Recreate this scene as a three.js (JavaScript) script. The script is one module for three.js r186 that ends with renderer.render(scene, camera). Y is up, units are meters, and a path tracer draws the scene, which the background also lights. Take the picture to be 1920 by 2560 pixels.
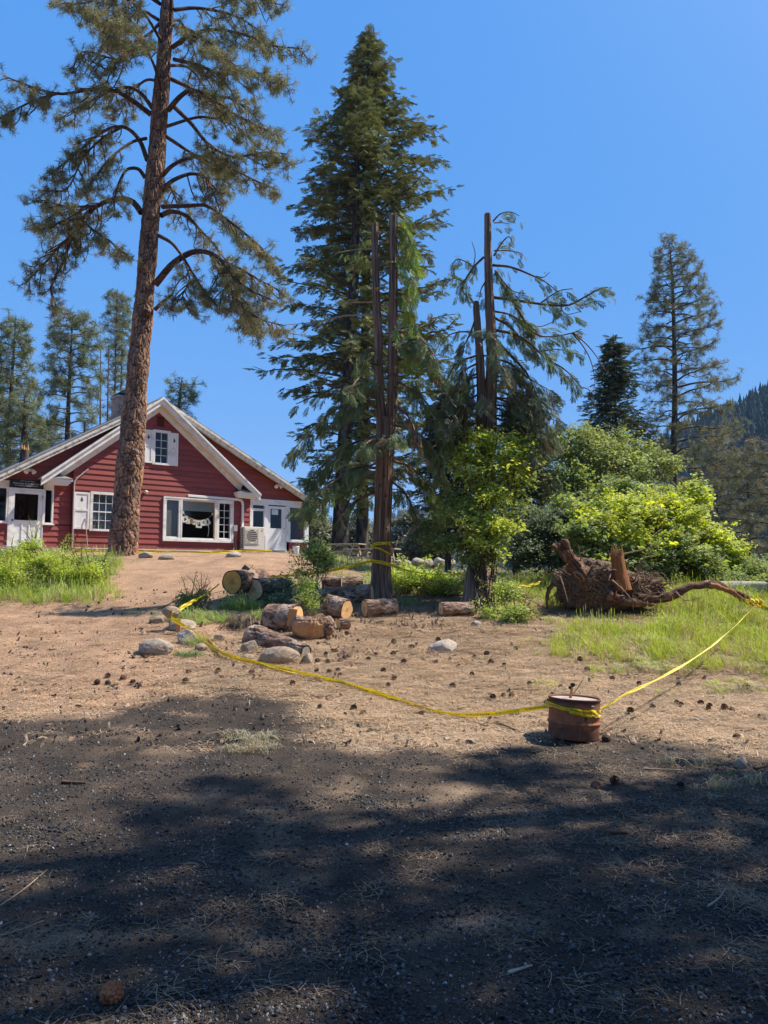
import * as THREE from 'three';
import { mergeGeometries } from 'three/addons/utils/BufferGeometryUtils.js';
import { ImprovedNoise } from 'three/addons/math/ImprovedNoise.js';
import { RoundedBoxGeometry } from 'three/addons/geometries/RoundedBoxGeometry.js';

// ------------------------------------------------------------------ camera, sky, sun, exposure
const scene = new THREE.Scene();
const EYE = 1.75, FOV = 67, F = 1280 / Math.tan(FOV * Math.PI / 360), PITCH = Math.atan(160 / F);
const camera = new THREE.PerspectiveCamera(FOV, 0.75, 0.1, 9000);
camera.position.set(0, EYE, 0);
camera.rotation.x = PITCH;
const SUN = new THREE.Vector3(0.575, 0.799, -0.178).normalize();
{ // clear blue sky, a little paler towards the horizon and round the sun
  const w = 512, h = 256, data = new Float32Array(w * h * 4), v = new THREE.Vector3();
  for (let j = 0; j < h; j++) for (let i = 0; i < w; i++) {
    const lat = ((j + 0.5) / h - 0.5) * Math.PI, lon = ((i + 0.5) / w - 0.5) * 2 * Math.PI;
    v.set(Math.cos(lat) * Math.cos(lon), Math.sin(lat), Math.cos(lat) * Math.sin(lon));
    const e = Math.max(0, v.y), k = Math.exp(-e * 2.4), h2 = Math.exp(-e * 9), g = Math.pow(Math.max(0, v.dot(SUN)), 8) * 0.3;
    const o = (j * w + i) * 4;
    data[o] = 0.046 + 0.075 * k + 0.15 * h2 + g; data[o + 1] = 0.19 + 0.115 * k + 0.12 * h2 + g; data[o + 2] = 0.52 + 0.11 * k - 0.02 * h2 + g * 0.85; data[o + 3] = 1;
    if (v.y < 0) { data[o] = 0.2; data[o + 1] = 0.2; data[o + 2] = 0.2; }
  }
  const t = new THREE.DataTexture(data, w, h, THREE.RGBAFormat, THREE.FloatType);
  t.mapping = THREE.EquirectangularReflectionMapping; t.magFilter = t.minFilter = THREE.LinearFilter; t.needsUpdate = true;
  scene.background = t; scene.environment = t;
}
const sun = new THREE.DirectionalLight(new THREE.Color(1, 0.91, 0.78), 5.0);
sun.position.copy(SUN).multiplyScalar(120); sun.castShadow = true; sun.shadow.radius = 1;
sun.shadow.mapSize.set(4096, 4096);
Object.assign(sun.shadow.camera, { left: -60, right: 60, top: 60, bottom: -60, near: 1, far: 300 });
scene.add(sun, sun.target);
scene.fog = new THREE.FogExp2(new THREE.Color().setRGB(0.42, 0.62, 1), 0.00012);
const renderer = new THREE.WebGLRenderer({ antialias: true });
renderer.setSize(768, 1024);
renderer.toneMapping = THREE.LinearToneMapping; renderer.toneMappingExposure = 1.6;
renderer.shadowMap.enabled = true;

// ------------------------------------------------------------------ helpers
const V = (x, y, z) => new THREE.Vector3(x, y, z);
function rngOf(s) { let a = s >>> 0; return () => { a = (a + 0x6d2b79f5) | 0; let t = Math.imul(a ^ (a >>> 15), 1 | a); t = (t + Math.imul(t ^ (t >>> 7), 61 | t)) ^ t; return ((t ^ (t >>> 14)) >>> 0) / 4294967296; }; }
const perlin = new ImprovedNoise();
const N3 = (x, y, z = 0) => perlin.noise(x + 31.7, y + 11.3, z + 5.1);
const fbm = (x, y, z = 0, o = 4) => { let s = 0, a = 0.5; for (let i = 0; i < o; i++) { s += a * N3(x, y, z + i * 7.7); x *= 2.03; y *= 2.03; z *= 2.03; a *= 0.5; } return s; };
const clamp = (x, a = 0, b = 1) => Math.min(b, Math.max(a, x)), lerp = (a, b, t) => a + (b - a) * t;
const smooth = (a, b, x) => { const t = clamp((x - a) / (b - a)); return t * t * (3 - 2 * t); };
const curve = (tab, x) => { if (x <= tab[0][0]) return tab[0][1]; for (let i = 1; i < tab.length; i++) if (x <= tab[i][0]) { const t = (x - tab[i - 1][0]) / (tab[i][0] - tab[i - 1][0]); return lerp(tab[i - 1][1], tab[i][1], t); } return tab[tab.length - 1][1]; };
const ramp = (tab, x) => (curve(tab, x - 0.8) + curve(tab, x - 0.27) + curve(tab, x + 0.27) + curve(tab, x + 0.8)) / 4;
const ray = (px, py) => { const x = (px - 960) / F, y = (1280 - py) / F, c = Math.cos(PITCH), s = Math.sin(PITCH); return V(x, y * c + s, -c + y * s); };
const P = (px, py, d) => { const r = ray(px, py); return r.multiplyScalar(d / -r.z).add(V(0, EYE, 0)); };   // where the photograph's point lies at that distance
const PL = [[-80, -1], [0, -0.02], [6, -0.06], [8, -0.03], [10, 0.17], [12.6, 0.57], [17.3, 1.35], [20, 1.85], [23.5, 2.36], [27, 2.57], [32, 2.66], [48, 2.66], [70, 1.5], [140, -6], [320, -12]];
const PR = [[-80, -1], [0, -0.02], [6, -0.06], [8, -0.03], [10, 0.17], [12.6, 0.57], [15.5, 1.04], [18, 1.36], [22, 1.66], [30, 1.85], [50, 1.75], [80, -1.5], [160, -8], [320, -12]];
function ground(x, z) {
  const d = -z, k = smooth(-4.5, 3, x);
  let h = lerp(ramp(PL, d), ramp(PR, d), k);
  h += 0.05 * N3(x * 0.55, z * 0.55) * smooth(2, 8, Math.hypot(x, z)) + 0.012 * N3(x * 2.3, z * 2.3, 4);
  return h;
}
const onGround = (px, py) => { const r = ray(px, py), p = V(0, 0, 0); let a = 1; for (let k = 1; k < 120; k += 0.02) { p.copy(r).multiplyScalar(k).add(V(0, EYE, 0)); if (p.y < ground(p.x, p.z)) { a = k; break; } } p.copy(r).multiplyScalar(a).add(V(0, EYE, 0)); p.y = ground(p.x, p.z); return p; };
const G = (x, z, up = 0) => V(x, ground(x, z) + up, z);

const used = {};
function numbered(name) { const n = used[name] = (used[name] ?? -1) + 1; return n ? name + '_' + String(n).padStart(3, '0') : name; }
function tag(o, label, category, group, kind) { if (label) o.userData.label = label; if (category) o.userData.category = category; if (group) o.userData.group = group; if (kind) o.userData.kind = kind; return o; }
function thing(name, label, category, pos, group) { const o = new THREE.Group(); o.name = numbered(name); if (pos) o.position.copy(pos); scene.add(o); return tag(o, label, category, group); }
function part(name, geo, mat, parent) { const m = new THREE.Mesh(geo, mat); m.name = name; m.castShadow = m.receiveShadow = true; (parent ?? scene).add(m); return m; }
function top(name, geo, mat, label, category, group, kind) { const m = part(numbered(name), geo, mat, scene); return tag(m, label, category, group, kind); }
function copies(name, geo, mat, list, parent, colors) { // one mass of copies that nobody could count
  const m = new THREE.InstancedMesh(geo, mat, list.length); m.name = parent ? name : numbered(name); m.castShadow = m.receiveShadow = true; m.userData.kind = 'stuff';
  list.forEach((x, i) => { m.setMatrixAt(i, x); if (colors) m.setColorAt(i, colors[i]); });
  (parent ?? scene).add(m); return m;
}
const M4 = () => new THREE.Matrix4(), Q = () => new THREE.Quaternion();
const place = (p, q, s) => M4().compose(p, q, typeof s === 'number' ? V(s, s, s) : s);
const aim = (dir, roll = 0) => { const q = Q().setFromUnitVectors(V(0, 1, 0), dir.clone().normalize()); return q.multiply(Q().setFromAxisAngle(V(0, 1, 0), roll)); }; // +y towards dir
class GB { // collects shapes into one geometry
  constructor() { this.p = []; this.n = []; this.u = []; this.c = []; this.i = []; this.col = false; }
  get count() { return this.p.length / 3; }
  vert(p, n, u, v, c) { this.p.push(p.x, p.y, p.z); this.n.push(n.x, n.y, n.z); this.u.push(u, v); if (c) { this.col = true; this.c.push(c[0], c[1], c[2]); } else this.c.push(1, 1, 1); }
  tube(pts, rad, seg = 6, o = {}) {
    const n = pts.length, b = this.count, T = V(), R = V(), S = V(), nn = V(), q = V(); let len = 0; const ref = V(0.31, 0.13, 0.94);
    for (let k = 0; k < n; k++) {
      T.subVectors(pts[Math.min(n - 1, k + 1)], pts[Math.max(0, k - 1)]).normalize();
      if (Math.abs(T.dot(ref)) > 0.9) ref.set(0.9, 0.2, -0.3);
      R.crossVectors(T, ref).normalize(); S.crossVectors(R, T); ref.crossVectors(T, R).negate();
      ref.copy(S);
      if (k) len += pts[k].distanceTo(pts[k - 1]);
      const r0 = typeof rad === 'function' ? rad(k / (n - 1)) : rad[k];
      for (let s = 0; s <= seg; s++) {
        const a = s / seg * Math.PI * 2; nn.copy(R).multiplyScalar(Math.cos(a)).addScaledVector(S, Math.sin(a));
        const r = r0 * (o.bump ? 1 + o.bump(a, len, pts[k]) : 1);
        q.copy(pts[k]).addScaledVector(nn, r);
        this.vert(q, nn, (o.u0 ?? 0) + s / seg * (o.uw ?? 1), (o.v0 ?? 0) + len, o.color);
      }
    }
    for (let k = 0; k < n - 1; k++) for (let s = 0; s < seg; s++) { const a = b + k * (seg + 1) + s, c = a + seg + 1; this.i.push(a, a + 1, c, a + 1, c + 1, c); }
    if (o.cap) for (const k of [0, n - 1]) { const c0 = this.count; T.subVectors(pts[k], pts[k ? k - 1 : 1]).normalize(); this.vert(pts[k], T, 0.5, 0.5, o.color); for (let s = 0; s <= seg; s++) { const j = (b + k * (seg + 1) + s) * 3; this.vert(V(this.p[j], this.p[j + 1], this.p[j + 2]), T, 0.5 + 0.5 * Math.cos(s / seg * 6.283), 0.5 + 0.5 * Math.sin(s / seg * 6.283), o.color); } for (let s = 0; s < seg; s++) this.i.push(c0, c0 + 1 + s, c0 + 2 + s); }
    return this;
  }
  add(geo, m, color) {
    const b = this.count, pa = geo.attributes.position, na = geo.attributes.normal, ua = geo.attributes.uv, p = V(), n = V(), nm = new THREE.Matrix3().getNormalMatrix(m ?? M4());
    for (let k = 0; k < pa.count; k++) { p.fromBufferAttribute(pa, k); n.fromBufferAttribute(na, k); if (m) { p.applyMatrix4(m); n.applyMatrix3(nm).normalize(); } this.vert(p, n, ua ? ua.getX(k) : 0, ua ? ua.getY(k) : 0, color); }
    if (geo.index) for (let k = 0; k < geo.index.count; k++) this.i.push(b + geo.index.getX(k)); else for (let k = 0; k < pa.count; k++) this.i.push(b + k);
    return this;
  }
  tri(a, b, c, color, uv) { const n = V().subVectors(b, a).cross(V().subVectors(c, a)).normalize(), k = this.count; this.vert(a, n, uv ? uv[0] : 0, uv ? uv[1] : 0, color); this.vert(b, n, uv ? uv[2] : 1, uv ? uv[3] : 0, color); this.vert(c, n, uv ? uv[4] : 0, uv ? uv[5] : 1, color); this.i.push(k, k + 1, k + 2); return this; }
  quad(a, b, c, d, color) { this.tri(a, b, c, color, [0, 0, 1, 0, 1, 1]); this.tri(a, c, d, color, [0, 0, 1, 1, 0, 1]); return this; }
  box(x0, x1, y0, y1, z0, z1, m, color) { return this.add(new THREE.BoxGeometry(x1 - x0, y1 - y0, z1 - z0).translate((x0 + x1) / 2, (y0 + y1) / 2, (z0 + z1) / 2), m, color); }
  build() {
    const P0 = this.p, N0 = this.n, I0 = this.i; // faces turn the way their normals point
    for (let k = 0; k < I0.length; k += 3) { const A = I0[k] * 3, B = I0[k + 1] * 3, C = I0[k + 2] * 3, ux = P0[B] - P0[A], uy = P0[B + 1] - P0[A + 1], uz = P0[B + 2] - P0[A + 2], vx = P0[C] - P0[A], vy = P0[C + 1] - P0[A + 1], vz = P0[C + 2] - P0[A + 2]; if ((uy * vz - uz * vy) * (N0[A] + N0[B] + N0[C]) + (uz * vx - ux * vz) * (N0[A + 1] + N0[B + 1] + N0[C + 1]) + (ux * vy - uy * vx) * (N0[A + 2] + N0[B + 2] + N0[C + 2]) < 0) { const t = I0[k + 1]; I0[k + 1] = I0[k + 2]; I0[k + 2] = t; } }
    return this.raw();
  }
  raw() {
    const g = new THREE.BufferGeometry();
    g.setAttribute('position', new THREE.Float32BufferAttribute(this.p, 3)); g.setAttribute('normal', new THREE.Float32BufferAttribute(this.n, 3)); g.setAttribute('uv', new THREE.Float32BufferAttribute(this.u, 2));
    if (this.col) g.setAttribute('color', new THREE.Float32BufferAttribute(this.c, 3));
    g.setIndex(this.i); return g;
  }
  smooth() { const g = this.raw(); g.computeVertexNormals(); return g; }
}
const spline = (pts, n) => new THREE.CatmullRomCurve3(pts, false, 'centripetal').getPoints(n);

// ------------------------------------------------------------------ textures (colour, grain and fine relief only)
const enc = (x) => { x = clamp(x); return Math.round(255 * (x <= 0.0031308 ? 12.92 * x : 1.055 * Math.pow(x, 1 / 2.4) - 0.055)); };
const hsh = (x, y, s) => { let h = Math.imul(x | 0, 374761393) ^ Math.imul(y | 0, 668265263) ^ Math.imul(s | 0, 974634777); h = Math.imul(h ^ (h >>> 13), 1274126177); h ^= h >>> 16; return (h >>> 0) / 4294967296; };
const mod = (a, n) => ((a % n) + n) % n;
function vn(x, y, px, py, s) { // smooth noise that repeats after px, py cells
  const i = Math.floor(x), j = Math.floor(y), f = x - i, g = y - j, u = f * f * (3 - 2 * f), w = g * g * (3 - 2 * g), a = mod(i, px), b = mod(i + 1, px), c = mod(j, py), d = mod(j + 1, py);
  return lerp(lerp(hsh(a, c, s), hsh(b, c, s), u), lerp(hsh(a, d, s), hsh(b, d, s), u), w);
}
function tf(u, v, nx, ny, s, o = 4) { let t = 0, a = 0.5, k = 1; for (let i = 0; i < o; i++) { t += a * vn(u * nx * k, v * ny * k, nx * k, ny * k, s + i); k *= 2; a *= 0.5; } return t / (1 - Math.pow(0.5, o)); }
function cells(u, v, nx, ny, s) { // [edge distance, cell id] of a jittered cell pattern that repeats
  const x = u * nx, y = v * ny, i = Math.floor(x), j = Math.floor(y); let f1 = 9, f2 = 9, id = 0;
  for (let dj = -1; dj <= 1; dj++) for (let di = -1; di <= 1; di++) { const a = mod(i + di, nx), b = mod(j + dj, ny), cx = i + di + 0.15 + 0.7 * hsh(a, b, s), cy = j + dj + 0.15 + 0.7 * hsh(a, b, s + 9), d = Math.hypot(cx - x, cy - y); if (d < f1) { f2 = f1; f1 = d; id = hsh(a, b, s + 5); } else if (d < f2) f2 = d; }
  return [f2 - f1, id];
}
function tex(w, h, fn, srgb = true) {
  const data = new Uint8Array(w * h * 4);
  for (let j = 0; j < h; j++) for (let i = 0; i < w; i++) { const c = fn((i + 0.5) / w, (j + 0.5) / h, i, j), o = (j * w + i) * 4; if (srgb) { data[o] = enc(c[0]); data[o + 1] = enc(c[1]); data[o + 2] = enc(c[2]); } else data[o] = data[o + 1] = data[o + 2] = Math.round(255 * clamp(c)); data[o + 3] = 255; }
  const t = new THREE.DataTexture(data, w, h); t.wrapS = t.wrapT = THREE.RepeatWrapping; t.magFilter = THREE.LinearFilter; t.minFilter = THREE.LinearMipmapLinearFilter; t.generateMipmaps = true; if (srgb) t.colorSpace = THREE.SRGBColorSpace; t.needsUpdate = true; return t;
}
const rep = (t, x, y) => { t = t.clone(); t.repeat.set(x, y); t.needsUpdate = true; return t; };
const mixc = (a, b, t) => [lerp(a[0], b[0], t), lerp(a[1], b[1], t), lerp(a[2], b[2], t)], mul = (a, k) => [a[0] * k, a[1] * k, a[2] * k];
const std = (o) => new THREE.MeshStandardMaterial({ roughness: 0.9, side: THREE.DoubleSide, ...o });
const lin = (r, g, b) => new THREE.Color().setRGB(r, g, b);
function canvas(w, h, draw, srgb = true) { const c = document.createElement('canvas'); c.width = w; c.height = h; draw(c.getContext('2d'), w, h); const t = new THREE.CanvasTexture(c); if (srgb) t.colorSpace = THREE.SRGBColorSpace; t.wrapS = t.wrapT = THREE.RepeatWrapping; return t; }

// pine bark: long puzzle plates between dark furrows
const barkField = (() => { const w = 512, h = 1024, H = new Float32Array(w * h), I = new Float32Array(w * h); for (let j = 0; j < h; j++) for (let i = 0; i < w; i++) { const u = (i + 0.5) / w, v = (j + 0.5) / h, wu = u + 0.13 * (tf(u, v, 8, 9, 3, 5) - 0.5), wv = v + 0.34 * (tf(u, v, 10, 7, 13, 5) - 0.5), [e, id] = cells(wu, wv, 17, 5, 21); H[j * w + i] = smooth(-0.02, 0.2, e) * (0.55 + 0.45 * id) * (0.72 + 0.28 * smooth(0.35, 0.6, tf(u, v, 30, 16, 37, 3))) + 0.45 * (tf(u, v, 34, 20, 31, 5) - 0.5); I[j * w + i] = id; } return { w, h, H, I }; })();
const barkH = (u, v) => { const { w, h, H } = barkField; return H[(Math.floor(mod(v, 1) * h) % h) * w + (Math.floor(mod(u, 1) * w) % w)]; };
const tPine = tex(512, 1024, (u, v, i, j) => { const H = barkField.H[j * 512 + i], id = barkField.I[j * 512 + i], n = tf(u, v, 30, 60, 41, 3), pl = mixc(mixc([0.18, 0.1, 0.068], [0.35, 0.17, 0.085], smooth(0.35, 0.95, id)), [0.34, 0.24, 0.18], 0.45 * smooth(0.42, 0.72, n)); return mul(mixc([0.05, 0.035, 0.028], pl, smooth(0.02, 0.6, H)), 0.55 + 0.8 * n); });
const tPineB = tex(512, 1024, (u, v, i, j) => barkField.H[j * 512 + i] * 0.8 + 0.1, false);
const logH = (u, v) => 0.55 * (1 - Math.abs(2 * tf(u + 0.06 * tf(u, v, 5, 5, 8, 3), v, 16, 6, 131, 4) - 1)) + 0.45 * tf(u, v, 40, 24, 133, 3);
const tLog = tex(512, 512, (u, v) => { const H = logH(u, v), n = tf(u, v, 5, 5, 135, 4); return mul(mixc([0.055, 0.038, 0.03], mixc([0.26, 0.15, 0.1], [0.34, 0.25, 0.19], smooth(0.5, 0.7, n)), smooth(0.42, 0.78, H)), 0.6 + 0.7 * n); });
const tLogB = tex(512, 512, (u, v) => logH(u, v), false);
const cedarH = (u, v) => { const wu = u + 0.02 * (tf(u, v, 4, 8, 51, 3) - 0.5); return 0.6 * Math.pow(tf(wu, v, 26, 3, 53, 3), 1.3) + 0.4 * tf(wu, v, 60, 10, 57, 2); };
const tCedar = tex(512, 512, (u, v) => { const H = cedarH(u, v); return mixc([0.05, 0.036, 0.029], [0.36, 0.23, 0.155], smooth(0.18, 0.72, H)); });
const tCedarB = tex(512, 512, (u, v) => cedarH(u, v), false);
const tFir = tex(256, 256, (u, v) => { const H = tf(u, v, 14, 5, 63, 4); return mixc([0.03, 0.024, 0.02], [0.15, 0.115, 0.095], smooth(0.3, 0.7, H)); });
const tWood = tex(512, 512, (u, v) => { const g = tf(u, v, 6, 2, 71, 3), f = tf(u, v, 90, 4, 73, 2); return mul(mixc([0.5, 0.29, 0.13], [0.42, 0.2, 0.075], g), 0.65 + 0.6 * f); });
const tGrey = tex(256, 256, (u, v) => { const f = tf(u, v, 60, 3, 83, 3), g = tf(u, v, 4, 4, 85, 3); return mul([0.42, 0.38, 0.33], 0.45 + 0.7 * f * (0.6 + 0.7 * g)); });
const tRings = (seed, base, dark) => tex(512, 512, (u, v) => { const x = u * 2 - 1, y = v * 2 - 1, a = Math.atan2(y, x), r = Math.hypot(x, y) * (1 + 0.05 * Math.sin(a * 2 + seed) + 0.03 * Math.sin(a * 5 + seed * 2)); const q = r * 26 + 1.5 * tf(u, v, 6, 6, seed, 3); let k = 0.5 + 0.5 * Math.sin(q * 6.283); const saw = tf(u, v, 4, 90, seed + 3, 2); let c = mixc(base, dark, 0.45 * k * k + 0.5 * (saw - 0.4)); c = mixc(c, mul(dark, 0.75), 0.65 * smooth(0.32, 0.2, r)); c = mixc(c, [0.1, 0.06, 0.04], smooth(0.93, 0.98, r)); const cr = Math.abs(Math.sin((a + seed) * 1.5 + 0.3 * Math.sin(r * 9))); if (r < 0.85 && cr < 0.018 / (0.2 + r)) c = mul(c, 0.45); return mul(c, 0.8 + 0.4 * tf(u, v, 9, 9, seed + 7, 3)); });
const tRock = tex(512, 512, (u, v) => { const s = hsh(Math.floor(u * 512), Math.floor(v * 512), 91), n = tf(u, v, 6, 6, 93, 5), f = tf(u, v, 60, 60, 97, 2); let c = mixc([0.27, 0.235, 0.2], [0.45, 0.405, 0.35], n); c = mul(c, 0.6 + 0.75 * f); if (s > 0.93) c = mul(c, 0.45); else if (s < 0.05) c = mul(c, 1.35); return mixc(c, [0.17, 0.16, 0.12], 0.55 * smooth(0.58, 0.74, tf(u, v, 9, 9, 99, 4))); });
const tRockB = tex(512, 512, (u, v) => 0.6 * tf(u, v, 24, 24, 93, 4) + 0.4 * tf(u, v, 90, 90, 97, 2), false);

const M = {
  pine: std({ map: tPine, bumpMap: tPineB, bumpScale: 0.035, roughness: 0.95 }),
  pineLimb: std({ map: rep(tPine, 0.35, 0.5), roughness: 0.95, color: lin(0.42, 0.4, 0.4) }),
  log: std({ map: tLog, bumpMap: tLogB, bumpScale: 0.03, roughness: 0.95 }),
  cedar: std({ map: tCedar, bumpMap: tCedarB, bumpScale: 0.03 }),
  cedarLimb: std({ map: tCedar, color: lin(0.55, 0.5, 0.46) }),
  paleTwig: std({ color: lin(0.34, 0.25, 0.17) }),
  fir: std({ map: tFir }),
  wood: std({ map: tWood, roughness: 0.8 }),
  grey: std({ map: tGrey }),
  ringA: std({ map: tRings(3, [0.66, 0.36, 0.08], [0.4, 0.2, 0.04]), roughness: 0.85 }),
  ringB: std({ map: tRings(17, [0.8, 0.56, 0.31], [0.55, 0.34, 0.16]), roughness: 0.85 }),
  ringC: std({ map: tRings(29, [0.75, 0.48, 0.22], [0.5, 0.26, 0.1]), roughness: 0.85 }),
  rock: std({ map: tRock, bumpMap: tRockB, bumpScale: 0.012, roughness: 0.95 }),
  white: std({ color: lin(0.74, 0.73, 0.7), roughness: 0.55 }),
  leaf: (o = {}) => new THREE.MeshPhysicalMaterial({ side: THREE.DoubleSide, roughness: 0.75, transmission: 0.4, thickness: 0, ...o }),
};
M.needle = std({ color: 0xffffff, roughness: 0.7, vertexColors: false });

// ------------------------------------------------------------------ ground
// how much charcoal lies at a spot (the burnt patch in front), and how much bare drive
function charAt(x, z) {
  const d = -z, n = fbm(x * 0.42, z * 0.7, 3, 4), n2 = fbm(x * 1.5, z * 2.2, 9, 3);
  const edge = 8.4 + 1.5 * Math.exp(-(((x + 2.3) / 1.1) ** 2)) + 0.7 * smooth(-0.3, -1.5, x) - 0.7 * smooth(2.5, 4.5, x) + 1.1 * n;
  let k = smooth(edge + 0.8, edge - 0.9, d) * (1.12 + 1.5 * n2 + 0.8 * n);
  k *= 1 - 0.65 * smooth(1.8, 4.2, x) * smooth(7, 4, d);
  return clamp(k);
}
function driveAt(x, z) { const d = -z, w = 0.35 * N3(x * 0.8, z * 0.8, 7); return smooth(0.5, -0.6, x + 2.6 + w - 0.06 * (d - 12) * smooth(14, 20, d) * 4 + 0.5 * smooth(11, 8, d)) * smooth(8.6, 10, d) * smooth(40, 30, d); }
const litter = (() => {
  const W = 2048, r = rngOf(5); // 3 m square: soil, chips and lying pine needles
  return canvas(W, W, (g) => {
    const img = g.createImageData(W, W), D = img.data;
    for (let j = 0; j < W; j++) for (let i = 0; i < W; i++) { const u = i / W, v = j / W, n = tf(u, v, 8, 8, 111, 5), f = hsh(i >> 1, j >> 1, 3), o = (j * W + i) * 4; const k = (0.55 + 0.55 * n) * (0.72 + 0.5 * f), c = mul(mixc([0.22, 0.15, 0.1], [0.33, 0.225, 0.15], n), k); D[o] = enc(c[0]); D[o + 1] = enc(c[1]); D[o + 2] = enc(c[2]); D[o + 3] = 255; }
    g.putImageData(img, 0, 0); g.lineCap = 'round';
    const pal = [[0.58, 0.42, 0.26], [0.44, 0.29, 0.17], [0.22, 0.13, 0.085], [0.68, 0.53, 0.36], [0.13, 0.08, 0.055], [0.48, 0.32, 0.2]];
    for (let k = 0; k < 26000; k++) {
      const x = r() * W, y = r() * W, a = r() * 6.283, L = 12 + r() * r() * 75, c = mul(pal[Math.floor(r() * pal.length)], 0.6 + 0.5 * r()), bx = Math.cos(a + 0.3) * L * 0.5, by = Math.sin(a + 0.3) * L * 0.5, ex = Math.cos(a) * L, ey = Math.sin(a) * L;
      g.strokeStyle = `rgb(${enc(c[0])},${enc(c[1])},${enc(c[2])})`; g.lineWidth = 1 + r() * 2.2; g.globalAlpha = 0.55 + 0.45 * r();
      for (const ox of x < 90 ? [0, W] : x > W - 90 ? [0, -W] : [0]) for (const oy of y < 90 ? [0, W] : y > W - 90 ? [0, -W] : [0]) { g.beginPath(); g.moveTo(x + ox, y + oy); g.quadraticCurveTo(x + bx + ox, y + by + oy, x + ex + ox, y + ey + oy); g.stroke(); }
    }
    for (let k = 0; k < 9000; k++) { const x = r() * W, y = r() * W, s = 1.5 + r() * r() * 7, c = r() < 0.5 ? mul([0.07, 0.05, 0.045], 0.6 + r()) : mul([0.42, 0.33, 0.27], 0.5 + 0.7 * r()); g.globalAlpha = 0.8; g.fillStyle = `rgb(${enc(c[0])},${enc(c[1])},${enc(c[2])})`; g.beginPath(); g.ellipse(x, y, s, s * (0.4 + 0.5 * r()), r() * 3, 0, 6.283); g.fill(); }
    g.globalAlpha = 1;
  });
})();
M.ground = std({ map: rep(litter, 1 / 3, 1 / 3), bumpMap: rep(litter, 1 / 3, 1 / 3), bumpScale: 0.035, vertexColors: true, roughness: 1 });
function groundTint(x, z) {
  const d = -z, n = fbm(x * 0.35, z * 0.35, 1, 4), m = fbm(x * 2.1, z * 2.1, 2, 3);
  let c = mul([0.98, 0.98, 0.92], 1.34 + 0.4 * n + 0.55 * m);
  const dr = driveAt(x, z); c = mixc(c, mul([1.16, 1.0, 0.88], 1.32 + 0.3 * m), dr * 0.8);
  const gr = smooth(15, 19, d) * smooth(-3, 1, x) + smooth(0.8, 2.2, x - 5.2 + 0.5 * (d - 11)) * smooth(10, 11.5, d); c = mixc(c, mul([0.42, 0.55, 0.24], 0.8 + 0.5 * m), clamp(gr) * 0.75);
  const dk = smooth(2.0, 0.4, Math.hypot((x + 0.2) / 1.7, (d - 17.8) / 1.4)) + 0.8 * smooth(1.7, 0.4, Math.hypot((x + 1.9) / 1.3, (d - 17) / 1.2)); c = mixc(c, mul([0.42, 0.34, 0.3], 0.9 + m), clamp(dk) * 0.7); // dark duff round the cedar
  const ch = charAt(x, z); c = mixc(c, mul([0.16, 0.16, 0.165], 0.4 + 1.8 * (m + 0.3)), clamp(ch * 0.97));
  if (d > 60) c = mixc(c, [0.32, 0.38, 0.2], smooth(60, 100, d));
  return c;
}
{
  const g = new GB(), A = [], R = [];
  for (let a = -38; a <= 38.01; a += 0.3) A.push(a);
  for (let a = 42; a < 321; a += 4.5) A.push(a);
  let r = 0.6; while (r < 60) { R.push(r); r *= 1.0125; } while (r < 8000) { R.push(r); r *= 1.12; }
  const up = V(0, 1, 0), nA = A.length;
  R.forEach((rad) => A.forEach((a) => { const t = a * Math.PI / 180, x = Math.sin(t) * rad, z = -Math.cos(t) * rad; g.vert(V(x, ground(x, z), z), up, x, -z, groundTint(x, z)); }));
  for (let k = 0; k < R.length - 1; k++) for (let s = 0; s < nA; s++) { const a = k * nA + s, b = k * nA + (s + 1) % nA; g.i.push(a, b, a + nA, b, b + nA, a + nA); }
  const c = g.count; g.vert(V(0, ground(0, 0), 0), up, 0, 0, groundTint(0, 0)); for (let s = 0; s < nA; s++) g.i.push(c, (s + 1) % nA, s);
  const geo = g.smooth(), nn = geo.attributes.normal; for (let k = 0; k < nn.count; k++) if (nn.getY(k) < 0) nn.setXYZ(k, -nn.getX(k), -nn.getY(k), -nn.getZ(k));
  tag(part('ground', geo, M.ground), 'sloping ground of pine litter, bare drive and black charcoal', null, null, 'structure');
}
// ------------------------------------------------------------------ forested hills
function hill(name, label, x0, x1, ridge, dNear, dFar, color, seed) { // a slope that rises from dNear to its ridge at dFar; ridge(x) is its height
  const g = new GB(), nx = 120, nz = 26;
  for (let j = 0; j <= nz + 8; j++) for (let i = 0; i <= nx; i++) { const x = lerp(x0, x1, i / nx), t = j / nz, d = lerp(dNear, dFar, t), y = -14 + (ridge(x) + 14) * (t <= 1 ? Math.sin(t * Math.PI / 2) : 1 - (t - 1) * (t - 1) * 2) * (1 + 0.09 * fbm(x / dFar * 9, t * 5, seed, 4)); g.vert(V(x, y, -d), V(0, 1, 0), x / 40, d / 40, mul(color, 0.8 + 0.8 * (fbm(x / dFar * 40, t * 30, seed + 4, 3) + 0.3))); }
  for (let j = 0; j < nz + 8; j++) for (let i = 0; i < nx; i++) { const a = j * (nx + 1) + i; g.i.push(a, a + 1, a + nx + 1, a + 1, a + nx + 2, a + nx + 1); }
  const geo = g.smooth(); tag(part(name, geo, std({ vertexColors: true, roughness: 1 })), label, null, null, 'structure');
  return geo;
}
const hEl = (px, py, d) => P(px, py, d);
const ridgeFrom = (list, d) => { const tab = list.map(([px, py]) => { const p = P(px, py, d); return [p.x, p.y]; }); return (x) => curve(tab, x); };
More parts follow.
